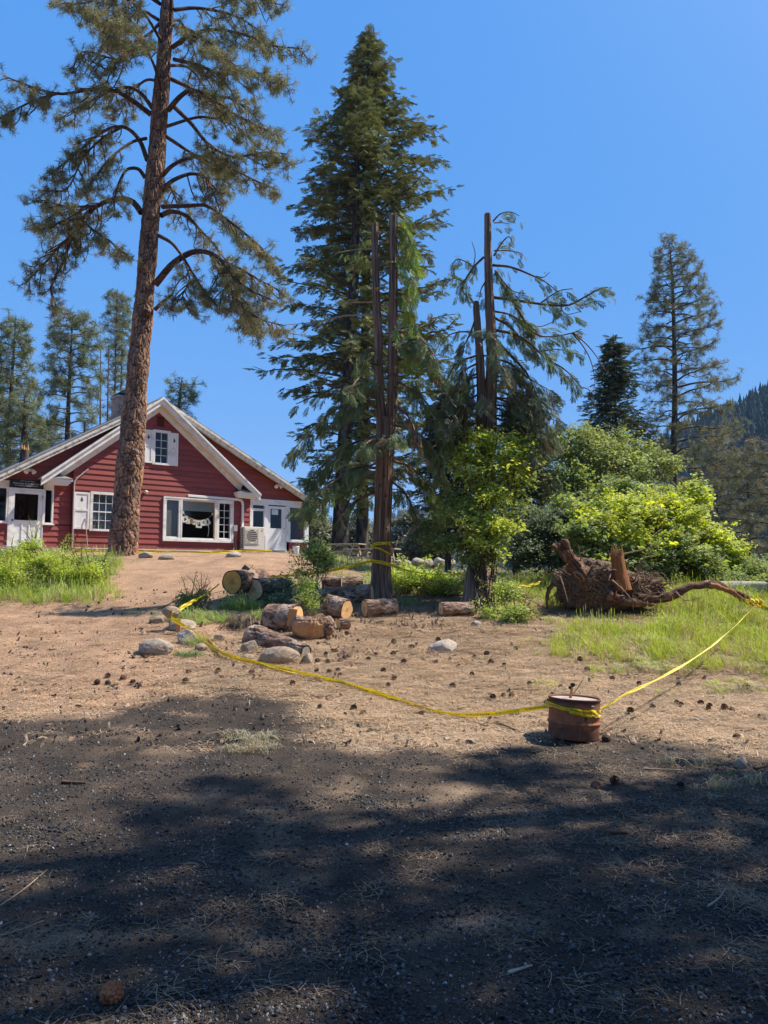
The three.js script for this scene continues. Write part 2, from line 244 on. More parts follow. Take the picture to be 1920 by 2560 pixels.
const hillR = hill('hillside', 'steep hillside covered with dark conifers at the right edge', 20, 900, ridgeFrom([[1200, 1480], [1350, 1400], [1500, 1290], [1650, 1120], [1770, 1070], [1850, 1035], [1920, 1000], [2100, 930], [2600, 900]], 620), 260, 620, [0.045, 0.06, 0.035], 3);
const hillB = hill('hillside_far', 'blue far off forested ridge seen between the trees', -1500, 900, ridgeFrom([[-400, 1310], [500, 1320], [780, 1300], [900, 1345], [1000, 1300], [1060, 1288], [1150, 1292], [1300, 1330], [1600, 1340]], 1900), 900, 1900, [0.05, 0.07, 0.05], 8);
{ // the hillside's forest
  const con = new GB(), r = rngOf(71);
  for (let k = 0; k < 5; k++) { const y0 = 0.1 + k * 0.17, y1 = y0 + 0.3, rr = 0.2 * (1 - k * 0.18), n = 7; for (let s = 0; s < n; s++) { const a = (s + k * 0.5) / n * 6.283, b = a + 6.283 / n, q = rr * (0.7 + 0.6 * r()); con.tri(V(Math.cos(a) * q, y0 - 0.05 * r(), Math.sin(a) * q), V(Math.cos(b) * rr * 0.8, y0, Math.sin(b) * rr * 0.8), V(0, Math.min(1, y1), 0)); } }
  const geo = con.build(), mat = std({ roughness: 1 });
  for (const [hg, n, h0, h1, seed, label, c] of [[hillR, 7000, 9, 19, 5, 'dense conifer forest on the right hillside', [0.05, 0.068, 0.038]], [hillB, 7000, 14, 26, 6, 'far forest on the blue ridge', [0.05, 0.07, 0.045]]]) {
    const q = rngOf(seed), pa = hg.attributes.position, nx = 121, list = [], cols = [];
    for (let k = 0; k < n; k++) { const i = Math.floor(q() * (nx - 1)), j = Math.floor(q() * 29), a = j * nx + i, u = q(), v = q(), L = (c) => lerp(lerp(pa.array[a * 3 + c], pa.array[(a + 1) * 3 + c], u), lerp(pa.array[(a + nx) * 3 + c], pa.array[(a + nx + 1) * 3 + c], u), v); const s = lerp(h0, h1, q()); list.push(place(V(L(0), L(1) - 0.8, L(2)), Q().setFromAxisAngle(V(0, 1, 0), q() * 6), V(s * 0.95, s, s * 0.95))); const w = 0.7 + 0.7 * q(); cols.push(lin(c[0] * w * (0.9 + 0.3 * q()), c[1] * w, c[2] * w)); }
    tag(copies('hillside_forest', geo, mat, list, null, cols), label, null, null, 'stuff');
  }
}

// ------------------------------------------------------------------ the red house (x along its front, y up, z outwards)
M.red = [0, 1, 2].map((k) => std({ color: lin(0.245 + 0.025 * k, 0.044 + 0.005 * k, 0.035 + 0.004 * k), roughness: 0.62, map: tex(256, 64, (u, v) => { const n = tf(u, v, 3, 3, 200 + k, 4), s = tf(u, v, 40, 4, 210 + k, 3); const q = 0.74 + 0.22 * n + 0.2 * (s - 0.3); return [q, q, q]; }) }));
M.trim = std({ roughness: 0.6, map: tex(256, 256, (u, v) => { const n = tf(u, v, 4, 4, 221, 4), s = tf(u, v, 2, 30, 223, 3); const c = mixc([0.76, 0.75, 0.73], [0.58, 0.56, 0.52], 0.8 * smooth(0.5, 0.8, n) + 0.35 * smooth(0.6, 0.9, s)); return c; }) });
M.trimOld = std({ roughness: 0.75, map: tex(512, 64, (u, v) => { const n = tf(u, v, 14, 4, 231, 4), s = tf(u, v, 8, 10, 233, 4); return mixc([0.66, 0.62, 0.55], [0.3, 0.26, 0.22], smooth(0.55, 0.75, s) * 0.8 + 0.3 * smooth(0.5, 0.8, n)); }) });
M.cream = std({ color: lin(0.68, 0.62, 0.5), roughness: 0.6 });
M.dark = std({ color: lin(0.06, 0.055, 0.05), roughness: 0.9 });
M.room = std({ color: lin(0.09, 0.085, 0.08), roughness: 0.95 });
M.glass = new THREE.MeshPhysicalMaterial({ color: lin(0.93, 0.96, 0.95), transmission: 1, thickness: 0, roughness: 0, ior: 1.5, side: THREE.DoubleSide });
M.shingle = std({ map: tex(256, 256, (u, v) => { const row = Math.floor(v * 16), b = hsh(Math.floor(u * 12 + (row & 1) * 0.5), row, 7); return mul([0.2, 0.19, 0.18], 0.6 + 0.5 * b + 0.3 * tf(u, v, 40, 40, 3, 2)); }) });
M.concrete = std({ map: tex(256, 256, (u, v) => mul([0.42, 0.38, 0.34], 0.6 + 0.6 * tf(u, v, 6, 6, 251, 5))) });
const HO = V(-12.908, 2.792, -27.9), house = thing('house', 'low red clapboard house with white trim behind the big pine', 'house', HO);
house.rotation.y = 39 * Math.PI / 180; house.updateMatrixWorld(true);
const H2W = (t, y, o) => house.localToWorld(V(t, y, o));
const bx = (name, parent, x0, x1, y0, y1, z0, z1, mat) => part(name, (() => { const g = new THREE.BoxGeometry(x1 - x0, y1 - y0, z1 - z0); const u = g.attributes.uv, p = g.attributes.position, n = g.attributes.normal; for (let k = 0; k < u.count; k++) { const X = Math.abs(n.getX(k)) > 0.5 ? p.getZ(k) : p.getX(k), Y = Math.abs(n.getY(k)) > 0.5 ? p.getZ(k) : p.getY(k); u.setXY(k, X + x0 * 0.7, Y + y0 * 1.3); } return g.translate((x0 + x1) / 2, (y0 + y1) / 2, (z0 + z1) / 2); })(), mat, parent);
const AP = 4.8, RT = 6.1, MW = 0.12; // ridge place and height; the middle front stands this far before the porches
const yOut = (t) => RT - (t < AP ? 0.61 * (AP - t) : 0.497 * (t - AP)), yIn = (t) => RT - 0.02 - 0.8 * Math.abs(t - AP);
{ // siding: every lapped board, cut round doors and windows and along the roof
  const rowH = 0.2165;
  const clad = (x0, x1, yb, yt, roof, holes, z, rs) => {
    for (let y = yb; y < yt - 0.02; y += rowH) {
      const ya = y, yc = Math.min(y + rowH + 0.012, yt), L = (yy) => { let a = x0, b = x1; if (roof) { while (a < b && roof(a) < yy) a += 0.01; while (b > a && roof(b) < yy) b -= 0.01; } return [a, b]; };
      const [a0, b0] = L(ya), [a1, b1] = L(yc); if (b0 - a0 < 0.05 || b1 - a1 < 0.02) continue;
      let segs = [[a0, b0, a1, b1, ya, yc]];
      for (const [hx0, hx1, hy0, hy1] of holes) {
        if (yc < hy0 + 0.01 || ya > hy1 - 0.01) continue;
        segs = segs.flatMap(([p, q, p1, q1, s0, s1]) => { if (hx1 <= p || hx0 >= q || s1 <= hy0 || s0 >= hy1) return [[p, q, p1, q1, s0, s1]]; const out = []; if (hx0 > p + 0.02) out.push([p, Math.min(q, hx0), Math.min(p1, hx0 - 0.01), Math.min(q1, hx0), s0, s1]); if (hx1 < q - 0.02) out.push([Math.max(p, hx1), q, Math.max(p1, hx1), Math.max(q1, hx1 + 0.01), s0, s1]); const l = Math.max(p, hx0), r = Math.min(q, hx1); if (s0 < hy0) out.push([l, r, l, r, s0, hy0]); if (s1 > hy1) out.push([l, r, l, r, hy1, s1]); return out; });
      }
      for (const [p, q, p1, q1, s0, s1] of segs) {
        if (q - p < 0.03) continue;
        const P1 = Math.min(p1, q1), Q1 = Math.max(p1, q1);
        const z0 = z + 0.036 + 0.004 * rs(), bz = lerp(z0, z + 0.004, (s0 - ya) / (yc - ya)), tz = lerp(z0, z + 0.004, (s1 - ya) / (yc - ya)), bk = z - 0.02, g = new GB(), f = (x, yy, zz) => V(x, yy, zz);
        const A = f(p, s0, bz), B = f(q, s0, bz), C = f(Q1, s1, tz), D = f(P1, s1, tz), E = f(p, s0, bk), Fq = f(q, s0, bk), Gq = f(Q1, s1, bk), Hq = f(P1, s1, bk);
        g.quad(A, B, C, D).quad(E, Fq, B, A).quad(Fq, E, Hq, Gq).quad(B, Fq, Gq, C).quad(E, A, D, Hq).quad(D, C, Gq, Hq);
        for (let k = 0; k < g.p.length / 3; k++) { g.u[k * 2] = g.p[k * 3] * 0.35 + ya * 3.7; g.u[k * 2 + 1] = (g.p[k * 3 + 1] - ya) * 2 + ya * 5.1; }
        part('siding_board', g.build(), M.red[Math.floor(rs() * 3)], house);
      }
    }
  };
  const rs = rngOf(12), midHoles = [[2.17, 3.38, 0.66, 2.16], [5.09, 8.17, 0.37, 2.14], [4.56, 5.29, 3.41, 4.82], [4.69, 5.06, 4.95, 5.41]];
  clad(1.53, 8.3, 0.02, 5.75, (t) => yIn(t) - 0.22, midHoles, MW, rs);
  clad(8.303, 9.04, 0.02, 2.6, null, [], MW - 0.03, rs);
  clad(-2.2, 1.527, 2.33, 5.2, (t) => yOut(t) - 0.18, [], 0, rs);       // left wing above the porch
  clad(-2.2, -0.66, 0.0, 0.83, null, [], 0, rs); clad(0.54, 1.527, 0, 0.83, null, [], 0, rs); clad(0.885, 1.527, 0.866, 2.34, null, [], 0, rs);
  clad(1.53, 4.78, 2.6, 6, (t) => Math.min(yOut(t) - 0.18, 99), [[1.5, 9, 0, 2.6], [4.3, 4.9, 3.2, 5.6]], -0.06, rs);
  clad(4.785, 12.05, 2.36, 6, (t) => yOut(t) - 0.2, [[4.7, 5.5, 3.2, 5.6]], -0.06, rs);
  clad(11.09, 12.05, 0.05, 0.47, null, [], 0, rs);
  // skirt, footing and inner shell
  bx('skirt_board', house, 1.53, 9.04, -0.012, 0.016, MW, MW + 0.045, M.trim);
  bx('foundation', house, 1.53, 9.04, -0.45, -0.014, -0.1, MW + 0.01, std({ color: lin(0.2, 0.05, 0.05) }));
  bx('foundation', house, -2.2, 1.527, -0.5, -0.004, -0.1, 0.02, M.concrete);
  bx('foundation', house, 9.044, 12.05, -0.5, 0.03, -0.1, 0.06, M.concrete);
  bx('floor', house, -2.2, 12.05, -0.1, -0.004, -9, -0.104, M.room); bx('ceiling', house, -2.1, 11.95, 2.48, 2.56, -8.9, -0.1, M.room);
  bx('side_wall', house, -2.2, -2.05, 0, 2.47, -9, -0.03, M.red[1]); bx('side_wall', house, 11.9, 12.05, 0, 2.42, -9, -0.03, M.red[1]);
  bx('inner_wall', house, -2.0, 11.85, 0, 2.47, -3.2, -3.1, M.room);
  bx('inner_wall', house, 1.45, 1.52, 0, 2.47, -3.05, -0.1, M.room); bx('inner_wall', house, 8.9, 8.98, 0, 2.47, -3.05, -0.1, M.room); bx('inner_wall', house, 3.9, 3.98, 0, 2.47, -3.05, 0.05, M.room);
  const sh = new THREE.Shape([[-2.2, 2.5], [12.05, 2.5], [12.05, yOut(12.05) - 0.2], [AP, RT - 0.2], [-2.2, yOut(-2.2) - 0.2]].map(([x, y]) => new THREE.Vector2(x, y)));
  part('back_wall', new THREE.ExtrudeGeometry(sh, { depth: 0.1, bevelEnabled: false }).translate(0, 0, -9), M.red[1], house); bx('back_wall', house, -2.2, 12.05, 0, 2.5, -9, -8.9, M.red[1]);
}
{ // roofs: two slopes each, with fascia, soffit and frieze; cornice returns at the foot of the middle gable
  const slab = (name, pts, z0, z1, mat, parent) => part(name, new THREE.ExtrudeGeometry(new THREE.Shape(pts.map(([x, y]) => new THREE.Vector2(x, y))), { depth: z1 - z0, bevelEnabled: false }).translate(0, 0, z0), mat, parent);
  const ridge = (f, side, end, z0, z1, th, dy, name, mat, parent) => { const a = side < 0 ? end : AP, b = side < 0 ? AP : end; return slab(name, [[a, f(a) + dy], [b, f(b) + dy], [b, f(b) + dy - th], [a, f(a) + dy - th]], z0, z1, mat, parent); };
  for (const s of [-1, 1]) {
    const end = s < 0 ? -2.75 : 12.5, ein = s < 0 ? 0.3 : 9.3;
    const ro = ridge(yOut, s, end, -9.4, 0.40, 0.05, 0.03, 'roof', M.shingle, house);
    ridge(yOut, s, end, 0.33, 0.47, 0.1, 0.012 - 0.05, 'rake_crown', M.trimOld, ro); ridge(yOut, s, end, 0.33, 0.43, 0.13, -0.14, 'rake_board', M.trimOld, ro);
    ridge(yOut, s, end, 0.022, 0.328, 0.03, -0.17, 'soffit', M.cream, ro); ridge(yOut, s, end, -8.9, 0.02, 0.06, -0.022, 'roof_deck', M.room, ro);
    const ri = ridge(yIn, s, ein, -0.2, 0.52, 0.05, 0.012, 'gable_roof', M.shingle, house);
    ridge(yIn, s, ein, 0.49, 0.6, 0.085, 0.016, 'rake_crown', M.trim, ri); ridge(yIn, s, ein, 0.45, 0.535, 0.2, -0.07, 'rake_board', M.trim, ri);
    ridge(yIn, s, ein + s * -0.75, MW + 0.06, 0.448, 0.03, -0.2, 'soffit', M.trim, ri); ridge(yIn, s, ein + s * -0.75, MW + 0.03, MW + 0.075, 0.3, -0.235, 'frieze_board', M.trim, ri); ridge(yIn, s, ein + s * -0.75, MW + 0.076, MW + 0.13, 0.07, -0.235, 'frieze_moulding', M.cream, ri);
    // return
    const x0 = s < 0 ? 0.47 : 8.2, x1 = s < 0 ? 1.4 : 9.24, cr = bx('cornice_return', house, x0, x1, 2.43, 2.53, MW - 0.1, 0.5, M.trim);
    bx('return_moulding', cr, x0 + 0.05, x1 - 0.05, 2.36, 2.43, MW - 0.1, 0.45, M.trim); bx('return_base', cr, x0 + 0.1, x1 - 0.1, 2.3, 2.36, MW - 0.1, 0.4, M.trim);
    const top4 = new GB(), q0 = V(x0 - 0.02, 2.53, 0.53), q1 = V(x1 + 0.02, 2.53, 0.53), q2 = V(x1 + 0.02, 2.53, MW), q3 = V(x0 - 0.02, 2.53, MW), ap = V((x0 + x1) / 2, 2.74, MW + 0.03); top4.tri(q0, q1, ap).tri(q1, q2, ap).tri(q3, q0, ap); part('return_roof', top4.build(), M.shingle, cr);
  }
}
function win(parent, name, x0, x1, y0, y1, z, o = {}) { // frame, sill, muntins and one pane per opening
  const w = new THREE.Group(); w.name = name; parent.add(w); const f = o.f ?? 0.1, ft = o.ft ?? 0.06;
  bx('jamb', w, x0, x0 + f, y0, y1, z - 0.06, z + ft, M.trim); bx('jamb', w, x1 - f, x1, y0, y1, z - 0.06, z + ft, M.trim); bx('head', w, x0 + f, x1 - f, y1 - f, y1, z - 0.06, z + ft, M.trim); bx('sill', w, x0 + f, x1 - f, y0, y0 + f * 0.8, z - 0.06, z + ft + 0.01, M.trim);
  const a = x0 + f, b = x1 - f, c = y0 + f * 0.8, d = y1 - f, nx = o.nx ?? 1, ny = o.ny ?? 1, pg = new THREE.BoxGeometry(1, 1, 1);
  if (o.screen) bx('sash', w, a, b, c, c + 0.035, z - 0.03, z + 0.02, M.trim);
  for (let i = 1; i < nx; i++) { const x = lerp(a, b, i / nx); bx('muntin', w, x - 0.009, x + 0.009, c, d, z - 0.024, z + 0.004, M.trim); }
  for (let j = 1; j < ny; j++) { const y = lerp(c, d, j / ny); bx('muntin', w, a, b, y - 0.009 - (o.rail === j ? 0.012 : 0), y + 0.009 + (o.rail === j ? 0.012 : 0), z - 0.022, z + 0.006, M.trim); }
  for (let i = 0; i < nx; i++) for (let j = 0; j < ny; j++) { const p = part('pane', new THREE.PlaneGeometry((b - a) / nx, (d - c) / ny), M.glass, w); p.position.set(lerp(a, b, (i + 0.5) / nx), lerp(c, d, (j + 0.5) / ny), z - 0.012); }
  return w;
}
const blind = (w, x0, x1, y0, y1, z, col = [0.42, 0.4, 0.36]) => { const g = new GB(); for (let y = y0; y < y1; y += 0.048) g.box(x0, x1, y, y + 0.046, z - 0.012, z, M4()); const m = part('blind', (() => { const q = new GB(), r = rngOf(4); for (let y = y0; y < y1 - 0.02; y += 0.05) { const a = V(x0, y, z), b = V(x1, y, z), c = V(x1, y + 0.047, z - 0.03), d = V(x0, y + 0.047, z - 0.03); q.quad(a, b, c, d); } return q.build(); })(), std({ color: lin(...col), roughness: 0.7 }), w); return m; };
const treeCut = (() => { const s = new THREE.Shape(); s.moveTo(-0.012, -0.11); s.lineTo(0.012, -0.11); s.lineTo(0.012, -0.06); s.lineTo(0.062, -0.06); s.lineTo(0.028, 0.0); s.lineTo(0.044, 0.0); s.lineTo(0.012, 0.06); s.lineTo(0.0, 0.11); s.lineTo(-0.012, 0.06); s.lineTo(-0.044, 0.0); s.lineTo(-0.028, 0.0); s.lineTo(-0.062, -0.06); s.lineTo(-0.012, -0.06); return new THREE.ExtrudeGeometry(s, { depth: 0.004, bevelEnabled: false }); })();
function shutter(x0, x1, y0, y1, z, split, cy) {
  const s = bx('shutter', house, x0, x1, y0, y1, z, z + 0.03, M.trim), f = 0.07;
  bx('stile', s, x0, x0 + f, y0, y1, z + 0.031, z + 0.05, M.trim); bx('stile', s, x1 - f, x1, y0, y1, z + 0.031, z + 0.05, M.trim);
  for (const [a, b] of [[y0, y0 + f], [split - f / 2, split + f / 2], [y1 - f, y1]]) bx('rail', s, x0 + f, x1 - f, a, b, z + 0.031, z + 0.049, M.trim);
  const t = part('tree_cutout', treeCut, M.dark, s); t.position.set((x0 + x1) / 2, cy, z + 0.031); return s;
}
{ // middle front
  win(house, 'window', 2.17, 3.38, 0.66, 2.16, MW + 0.02, { nx: 4, ny: 4, rail: 2, f: 0.1 });
  blind(house, 2.25, 3.3, 0.72, 2.1, MW - 0.1, [0.13, 0.125, 0.115]);
  shutter(1.56, 2.15, 0.71, 2.1, MW + 0.03, 1.43, 1.84); shutter(3.4, 3.99, 0.71, 2.1, MW + 0.03, 1.43, 1.84);
  win(house, 'window', 4.56, 5.29, 3.41, 4.82, MW + 0.02, { nx: 2, ny: 4, f: 0.1 });
  shutter(4.2, 4.555, 3.45, 4.78, MW + 0.03, 4.16, 4.5); shutter(5.295, 5.63, 3.42, 4.77, MW + 0.03, 4.14, 4.47);
  bx('inner_wall', house, 4.0, 6, 2.6, 5.2, -1.7, -1.6, M.room);
  const lv = bx('gable_vent', house, 4.69, 5.06, 4.95, 5.41, MW - 0.06, MW - 0.03, M.dark); bx('vent_frame', lv, 4.69, 4.72, 4.95, 5.41, MW - 0.02, MW + 0.04, M.red[0]); bx('vent_frame', lv, 5.03, 5.06, 4.95, 5.41, MW - 0.02, MW + 0.04, M.red[0]); bx('vent_frame', lv, 4.72, 5.03, 5.38, 5.41, MW - 0.02, MW + 0.04, M.red[0]); bx('vent_frame', lv, 4.72, 5.03, 4.95, 4.98, MW - 0.02, MW + 0.04, M.red[0]);
  for (let k = 0; k < 8; k++) { const s = part('louvre_slat', new THREE.BoxGeometry(0.31, 0.006, 0.055), M.red[k % 3], lv); s.position.set(4.875, 5.01 + k * 0.047, MW + 0.002); s.rotation.x = 0.7; }
  const z = MW + 0.02, w = new THREE.Group(); w.name = 'picture_window'; house.add(w);
  const wl = win(house, 'casement_window', 5.12, 5.80, 0.45, 2.1, z, { f: 0.075, screen: true }); blind(house, 5.2, 5.72, 0.5, 2.02, z - 0.045, [0.16, 0.15, 0.135]);
  win(house, 'casement_window', 7.44, 8.13, 0.45, 2.1, z, { f: 0.085, nx: 2, ny: 5, screen: true });
  bx('frame', w, 5.06, 8.19, 2.1, 2.16, MW - 0.05, z + 0.075, M.trim); bx('frame', w, 5.06, 8.19, 0.36, 0.45, MW - 0.05, z + 0.085, M.trim); bx('frame', w, 5.06, 5.118, 0.45, 2.1, MW - 0.05, z + 0.07, M.trim); bx('frame', w, 8.132, 8.19, 0.45, 2.1, MW - 0.05, z + 0.07, M.trim);
  bx('mullion', w, 5.803, 5.87, 0.45, 2.1, MW - 0.05, z + 0.068, M.trim); bx('mullion', w, 7.32, 7.437, 0.45, 2.1, MW - 0.05, z + 0.068, M.cream); bx('frame', w, 5.87, 7.32, 2.03, 2.1, MW - 0.05, z + 0.05, M.cream); bx('frame', w, 5.87, 7.32, 0.45, 0.52, MW - 0.05, z + 0.05, M.trim);
  const p = part('pane', new THREE.PlaneGeometry(1.45, 1.51), M.glass, w); p.position.set(6.595, 1.275, z - 0.01);
  blind(w, 5.88, 7.31, 1.64, 2.02, z - 0.06, [0.4, 0.37, 0.32]);
  // string of printed cards behind the pane
  const gl = thing('card_garland', 'string of printed paper cards hanging inside the picture window', 'garland'); house.updateMatrixWorld(true); gl.position.copy(H2W(0, 0, 0)); gl.rotation.copy(house.rotation);
  const rc = rngOf(8), cards = [[6.05, 1.28, 0.2, 0.25, 0.25], [6.17, 1.2, -0.1, 0.17, 0.2], [6.3, 1.22, 0.12, 0.2, 0.22], [6.46, 1.17, -0.2, 0.14, 0.2], [6.67, 1.1, -0.04, 0.26, 0.3], [6.88, 1.17, 0.12, 0.2, 0.24], [7.06, 1.2, 0.6, 0.24, 0.24]];
  cards.forEach(([x, y, a, cw, chh], k) => { const t = canvas(64, 80, (g) => { g.fillStyle = k === 2 ? '#a98468' : '#e6e2d6'; g.fillRect(0, 0, 64, 80); g.fillStyle = ['#4a5648', '#7a6a52', '#6f4b3a', '#8a7f6a', '#2b3340', '#474f47', '#4b4658'][k]; for (let i = 0; i < 9; i++) { g.beginPath(); g.ellipse(18 + 28 * rc(), 22 + 36 * rc(), 4 + 8 * rc(), 3 + 7 * rc(), rc() * 3, 0, 6.3); g.fill(); } }); const c = part('card', new THREE.BoxGeometry(cw, chh, 0.003), std({ map: t, roughness: 0.9 }), gl); c.position.set(x, y, z - 0.05 - 0.006 * k); c.rotation.z = a; });
  part('string', new GB().tube(spline([V(5.93, 1.55, z - 0.045), V(6.1, 1.41, z - 0.045), V(6.6, 1.26, z - 0.045), V(7.0, 1.34, z - 0.045), V(7.27, 1.54, z - 0.045)], 24), () => 0.006, 5).build(), M.cream, gl);
  part('ribbon', new GB().tube(spline([V(7.08, 1.12, z - 0.04), V(7.1, 0.9, z - 0.04), V(7.07, 0.6, z - 0.04)], 12), (t) => 0.022 - 0.012 * t, 4).build(), M.cream, gl);
  for (const x of [5.96, 7.25]) part('bow', new GB().box(x - 0.03, x + 0.03, 1.5, 1.6, z - 0.045, z - 0.035, M4()).build(), M.cream, gl);
  // pipes, boxes and lamps on the wall
  const pipe = (name, pts, r, mat, seg = 8) => part(name, new GB().tube(pts, () => r, seg, { cap: true }).build(), mat, house);
  pipe('downpipe', spline([V(2.06, 3.0, MW + 0.06), V(1.58, 2.5, MW + 0.07), V(1.56, 2.35, MW + 0.07), V(1.56, 0.0, MW + 0.07)], 30), 0.028, std({ color: lin(0.4, 0.33, 0.31) }));
  pipe('vent_hood', spline([V(4.3, 2.26, MW), V(4.3, 2.28, MW + 0.12), V(4.33, 2.22, MW + 0.22)], 10), 0.06, M.cream, 10);
  const dz = MW + 0.1, duct = new GB(), dp = [[6.12, 2.245], [8.4, 2.225], [8.53, 2.2], [8.6, 2.13], [8.625, 2.0], [8.625, 0.25], [8.6, 0.1]];
  dp.forEach(([x, y], k) => { if (!k) return; const [a, b] = dp[k - 1], L = Math.hypot(x - a, y - b), m = M4().makeRotationZ(Math.atan2(y - b, x - a)); m.setPosition((x + a) / 2, (y + b) / 2, dz - 0.03); duct.add(new RoundedBoxGeometry(L + 0.05, 0.1, 0.08, 1, 0.012), m); });
  part('line_set_cover', duct.build(), M.white, house);
  bx('electric_box', house, 8.195, 8.36, 0.86, 1.12, MW + 0.03, MW + 0.13, std({ color: lin(0.33, 0.36, 0.36), roughness: 0.5 }));
  for (const x of [8.23, 8.32]) pipe('conduit', spline([V(x, 0.86, MW + 0.08), V(x, 0.3, MW + 0.08), V(x + 0.03, 0.02, MW + 0.1)], 12), 0.012, std({ color: lin(0.35, 0.33, 0.32), roughness: 0.5 }), 6);
  for (const [x, y, zz] of [[0.0, 2.74, 0.04], [10.46, 2.96, 0.0]]) { const fl = bx('floodlight', house, x - 0.06, x + 0.06, y, y + 0.1, zz, zz + 0.05, M.white); for (const s of [-1, 1]) { const l = part('lamp_head', new THREE.CylinderGeometry(0.045, 0.085, 0.15, 14), M.white, fl); l.position.set(x + s * 0.11, y + 0.005, zz + 0.1); l.rotation.set(-0.6, 0, s * 0.45); } }
  // white line of foundation stone by the wall
}
{ // left porch: sign, screen door, screens
  bx('porch_header', house, -2.2, -0.64, 2.17, 2.36, -0.02, 0.05, M.trim); bx('porch_header', house, 0.49, 0.88, 2.17, 2.36, -0.02, 0.05, M.trim); bx('header_moulding', house, -2.2, -0.66, 2.14, 2.17, -0.02, 0.07, M.trim);
  win(house, 'porch_screen', -2.1, -0.66, 0.86, 2.14, 0, { f: 0.06, nx: 2 }); win(house, 'porch_screen', 0.53, 0.885, 0.86, 2.168, 0, { f: 0.06 }); bx('porch_sill', house, 0.53, 0.93, 0.82, 0.858, -0.02, 0.1, M.trim); bx('porch_sill', house, -2.2, -0.66, 0.82, 0.858, -0.02, 0.1, M.trim);
  bx('door_jamb', house, -0.657, -0.56, 0.0, 2.12, -0.03, 0.07, M.trim); bx('door_jamb', house, 0.5, 0.527, 0.0, 2.12, -0.03, 0.07, M.trim); bx('door_head', house, -0.56, 0.5, 2.04, 2.12, -0.03, 0.068, M.trim);
  const d = new THREE.Group(); d.name = 'screen_door'; house.add(d);
  bx('stile', d, -0.555, -0.45, 0.015, 2.035, 0.0, 0.05, M.trim); bx('stile', d, 0.35, 0.495, 0.015, 2.035, 0.0, 0.05, M.trim); bx('rail', d, -0.45, 0.35, 1.92, 2.035, 0.001, 0.049, M.trim); bx('rail', d, -0.45, 0.35, 0.83, 0.96, 0.001, 0.049, M.trim); bx('rail', d, -0.45, 0.35, 0.015, 0.12, 0.001, 0.049, M.trim);
  for (const x of [-0.19, 0.05]) bx('rail', d, x, x + 0.05, 0.12, 0.83, 0.002, 0.045, M.trim); bx('door_panel', d, -0.45, 0.35, 0.12, 0.83, 0.004, 0.02, M.trim);
  const p = part('pane', new THREE.PlaneGeometry(0.8, 0.96), M.glass, d); p.position.set(-0.05, 1.44, 0.02);
  for (const y of [0.25, 1.05, 1.78]) bx('hinge', d, 0.455, 0.515, y, y + 0.1, 0.071, 0.078, std({ color: lin(0.45, 0.36, 0.27) })); bx('latch', d, -0.53, -0.48, 0.92, 0.98, 0.051, 0.09, M.dark);
  const sg = canvas(1024, 240, (g) => { g.fillStyle = '#0d0a0b'; g.fillRect(0, 0, 1024, 240); g.strokeStyle = '#8d8d90'; g.lineWidth = 6; for (const [dy, a] of [[0, 1], [8, -1], [4, 0.5]]) { g.beginPath(); g.moveTo(310, 50 + dy); g.bezierCurveTo(400, 20 + dy - 26 * a, 450, 50 + dy + 30 * a, 512, 50 + dy); g.bezierCurveTo(580, 50 - 30 * a, 640, 30 + dy + 30 * a, 730, 60 + dy * a); g.stroke(); } g.fillStyle = '#d8d8da'; g.textBaseline = 'alphabetic'; const caps = (words, x, y, big, small) => { let q = x; const go = (draw) => { let w = 0; for (const word of words) { for (let i = 0; i < word.length; i++) { g.font = `${i === 0 ? big : small}px serif`; if (draw) g.fillText(word[i], q + w, y); w += g.measureText(word[i]).width; } w += 22; } return w - 22; }; q = x - go(false) / 2; go(true); }; caps(['WENATCHEE', 'RIVER', "INSTITUTE'S"], 512, 148, 66, 50); caps(['E.', 'LORENE', 'YOUNG', 'HOUSE'], 512, 214, 66, 50); });
  const s = thing('house_sign', 'black signboard with white lettering over the screen door', 'sign'); s.position.copy(H2W(-0.075, 2.285, 0.1)); s.rotation.copy(house.rotation);
  part('board', new THREE.BoxGeometry(1.14, 0.28, 0.03), std({ color: lin(0.006, 0.005, 0.006), roughness: 0.5 }), s); const f = part('lettering', new THREE.PlaneGeometry(1.13, 0.265), std({ map: sg, roughness: 0.5 }), s); f.position.z = 0.0175;
  // porch slab and wall seen inside
  bx('doorstep', house, -1.2, 1.0, -0.2, -0.02, 0.022, 0.75, M.concrete);
  // right porch
  const T = M.trim; bx('porch_header', house, 9.044, 12.05, 2.11, 2.345, -0.02, 0.06, T); for (const x of [9.044, 9.83, 10.93, 11.98]) bx('porch_post', house, x, x + 0.1, x > 10.9 ? 0.5 : 0.06, 2.108, -0.02, 0.07, T);
  for (const x of [9.86, 10.9]) bx('header_batten', house, x, x + 0.04, 2.112, 2.34, 0.062, 0.075, T);
  win(house, 'transom_window', 9.148, 9.828, 1.87, 2.106, 0.01, { f: 0.05 }); win(house, 'porch_screen', 9.148, 9.828, 0.72, 1.866, 0.01, { f: 0.06 }); bx('porch_panel', house, 9.148, 9.828, 0.06, 0.716, -0.03, 0.03, T);
  win(house, 'transom_window', 11.034, 11.976, 1.72, 2.106, 0.01, { f: 0.06 }); win(house, 'porch_screen', 11.034, 11.976, 0.53, 1.716, 0.01, { f: 0.085 }); bx('porch_sill', house, 11.0, 12.1, 0.475, 0.52, -0.02, 0.1, T); bx('corner_board', house, 12.052, 12.12, 0.03, 2.345, -0.1, 0.04, T);
  const e = new THREE.Group(); e.name = 'back_door'; house.add(e); const W = M.white;
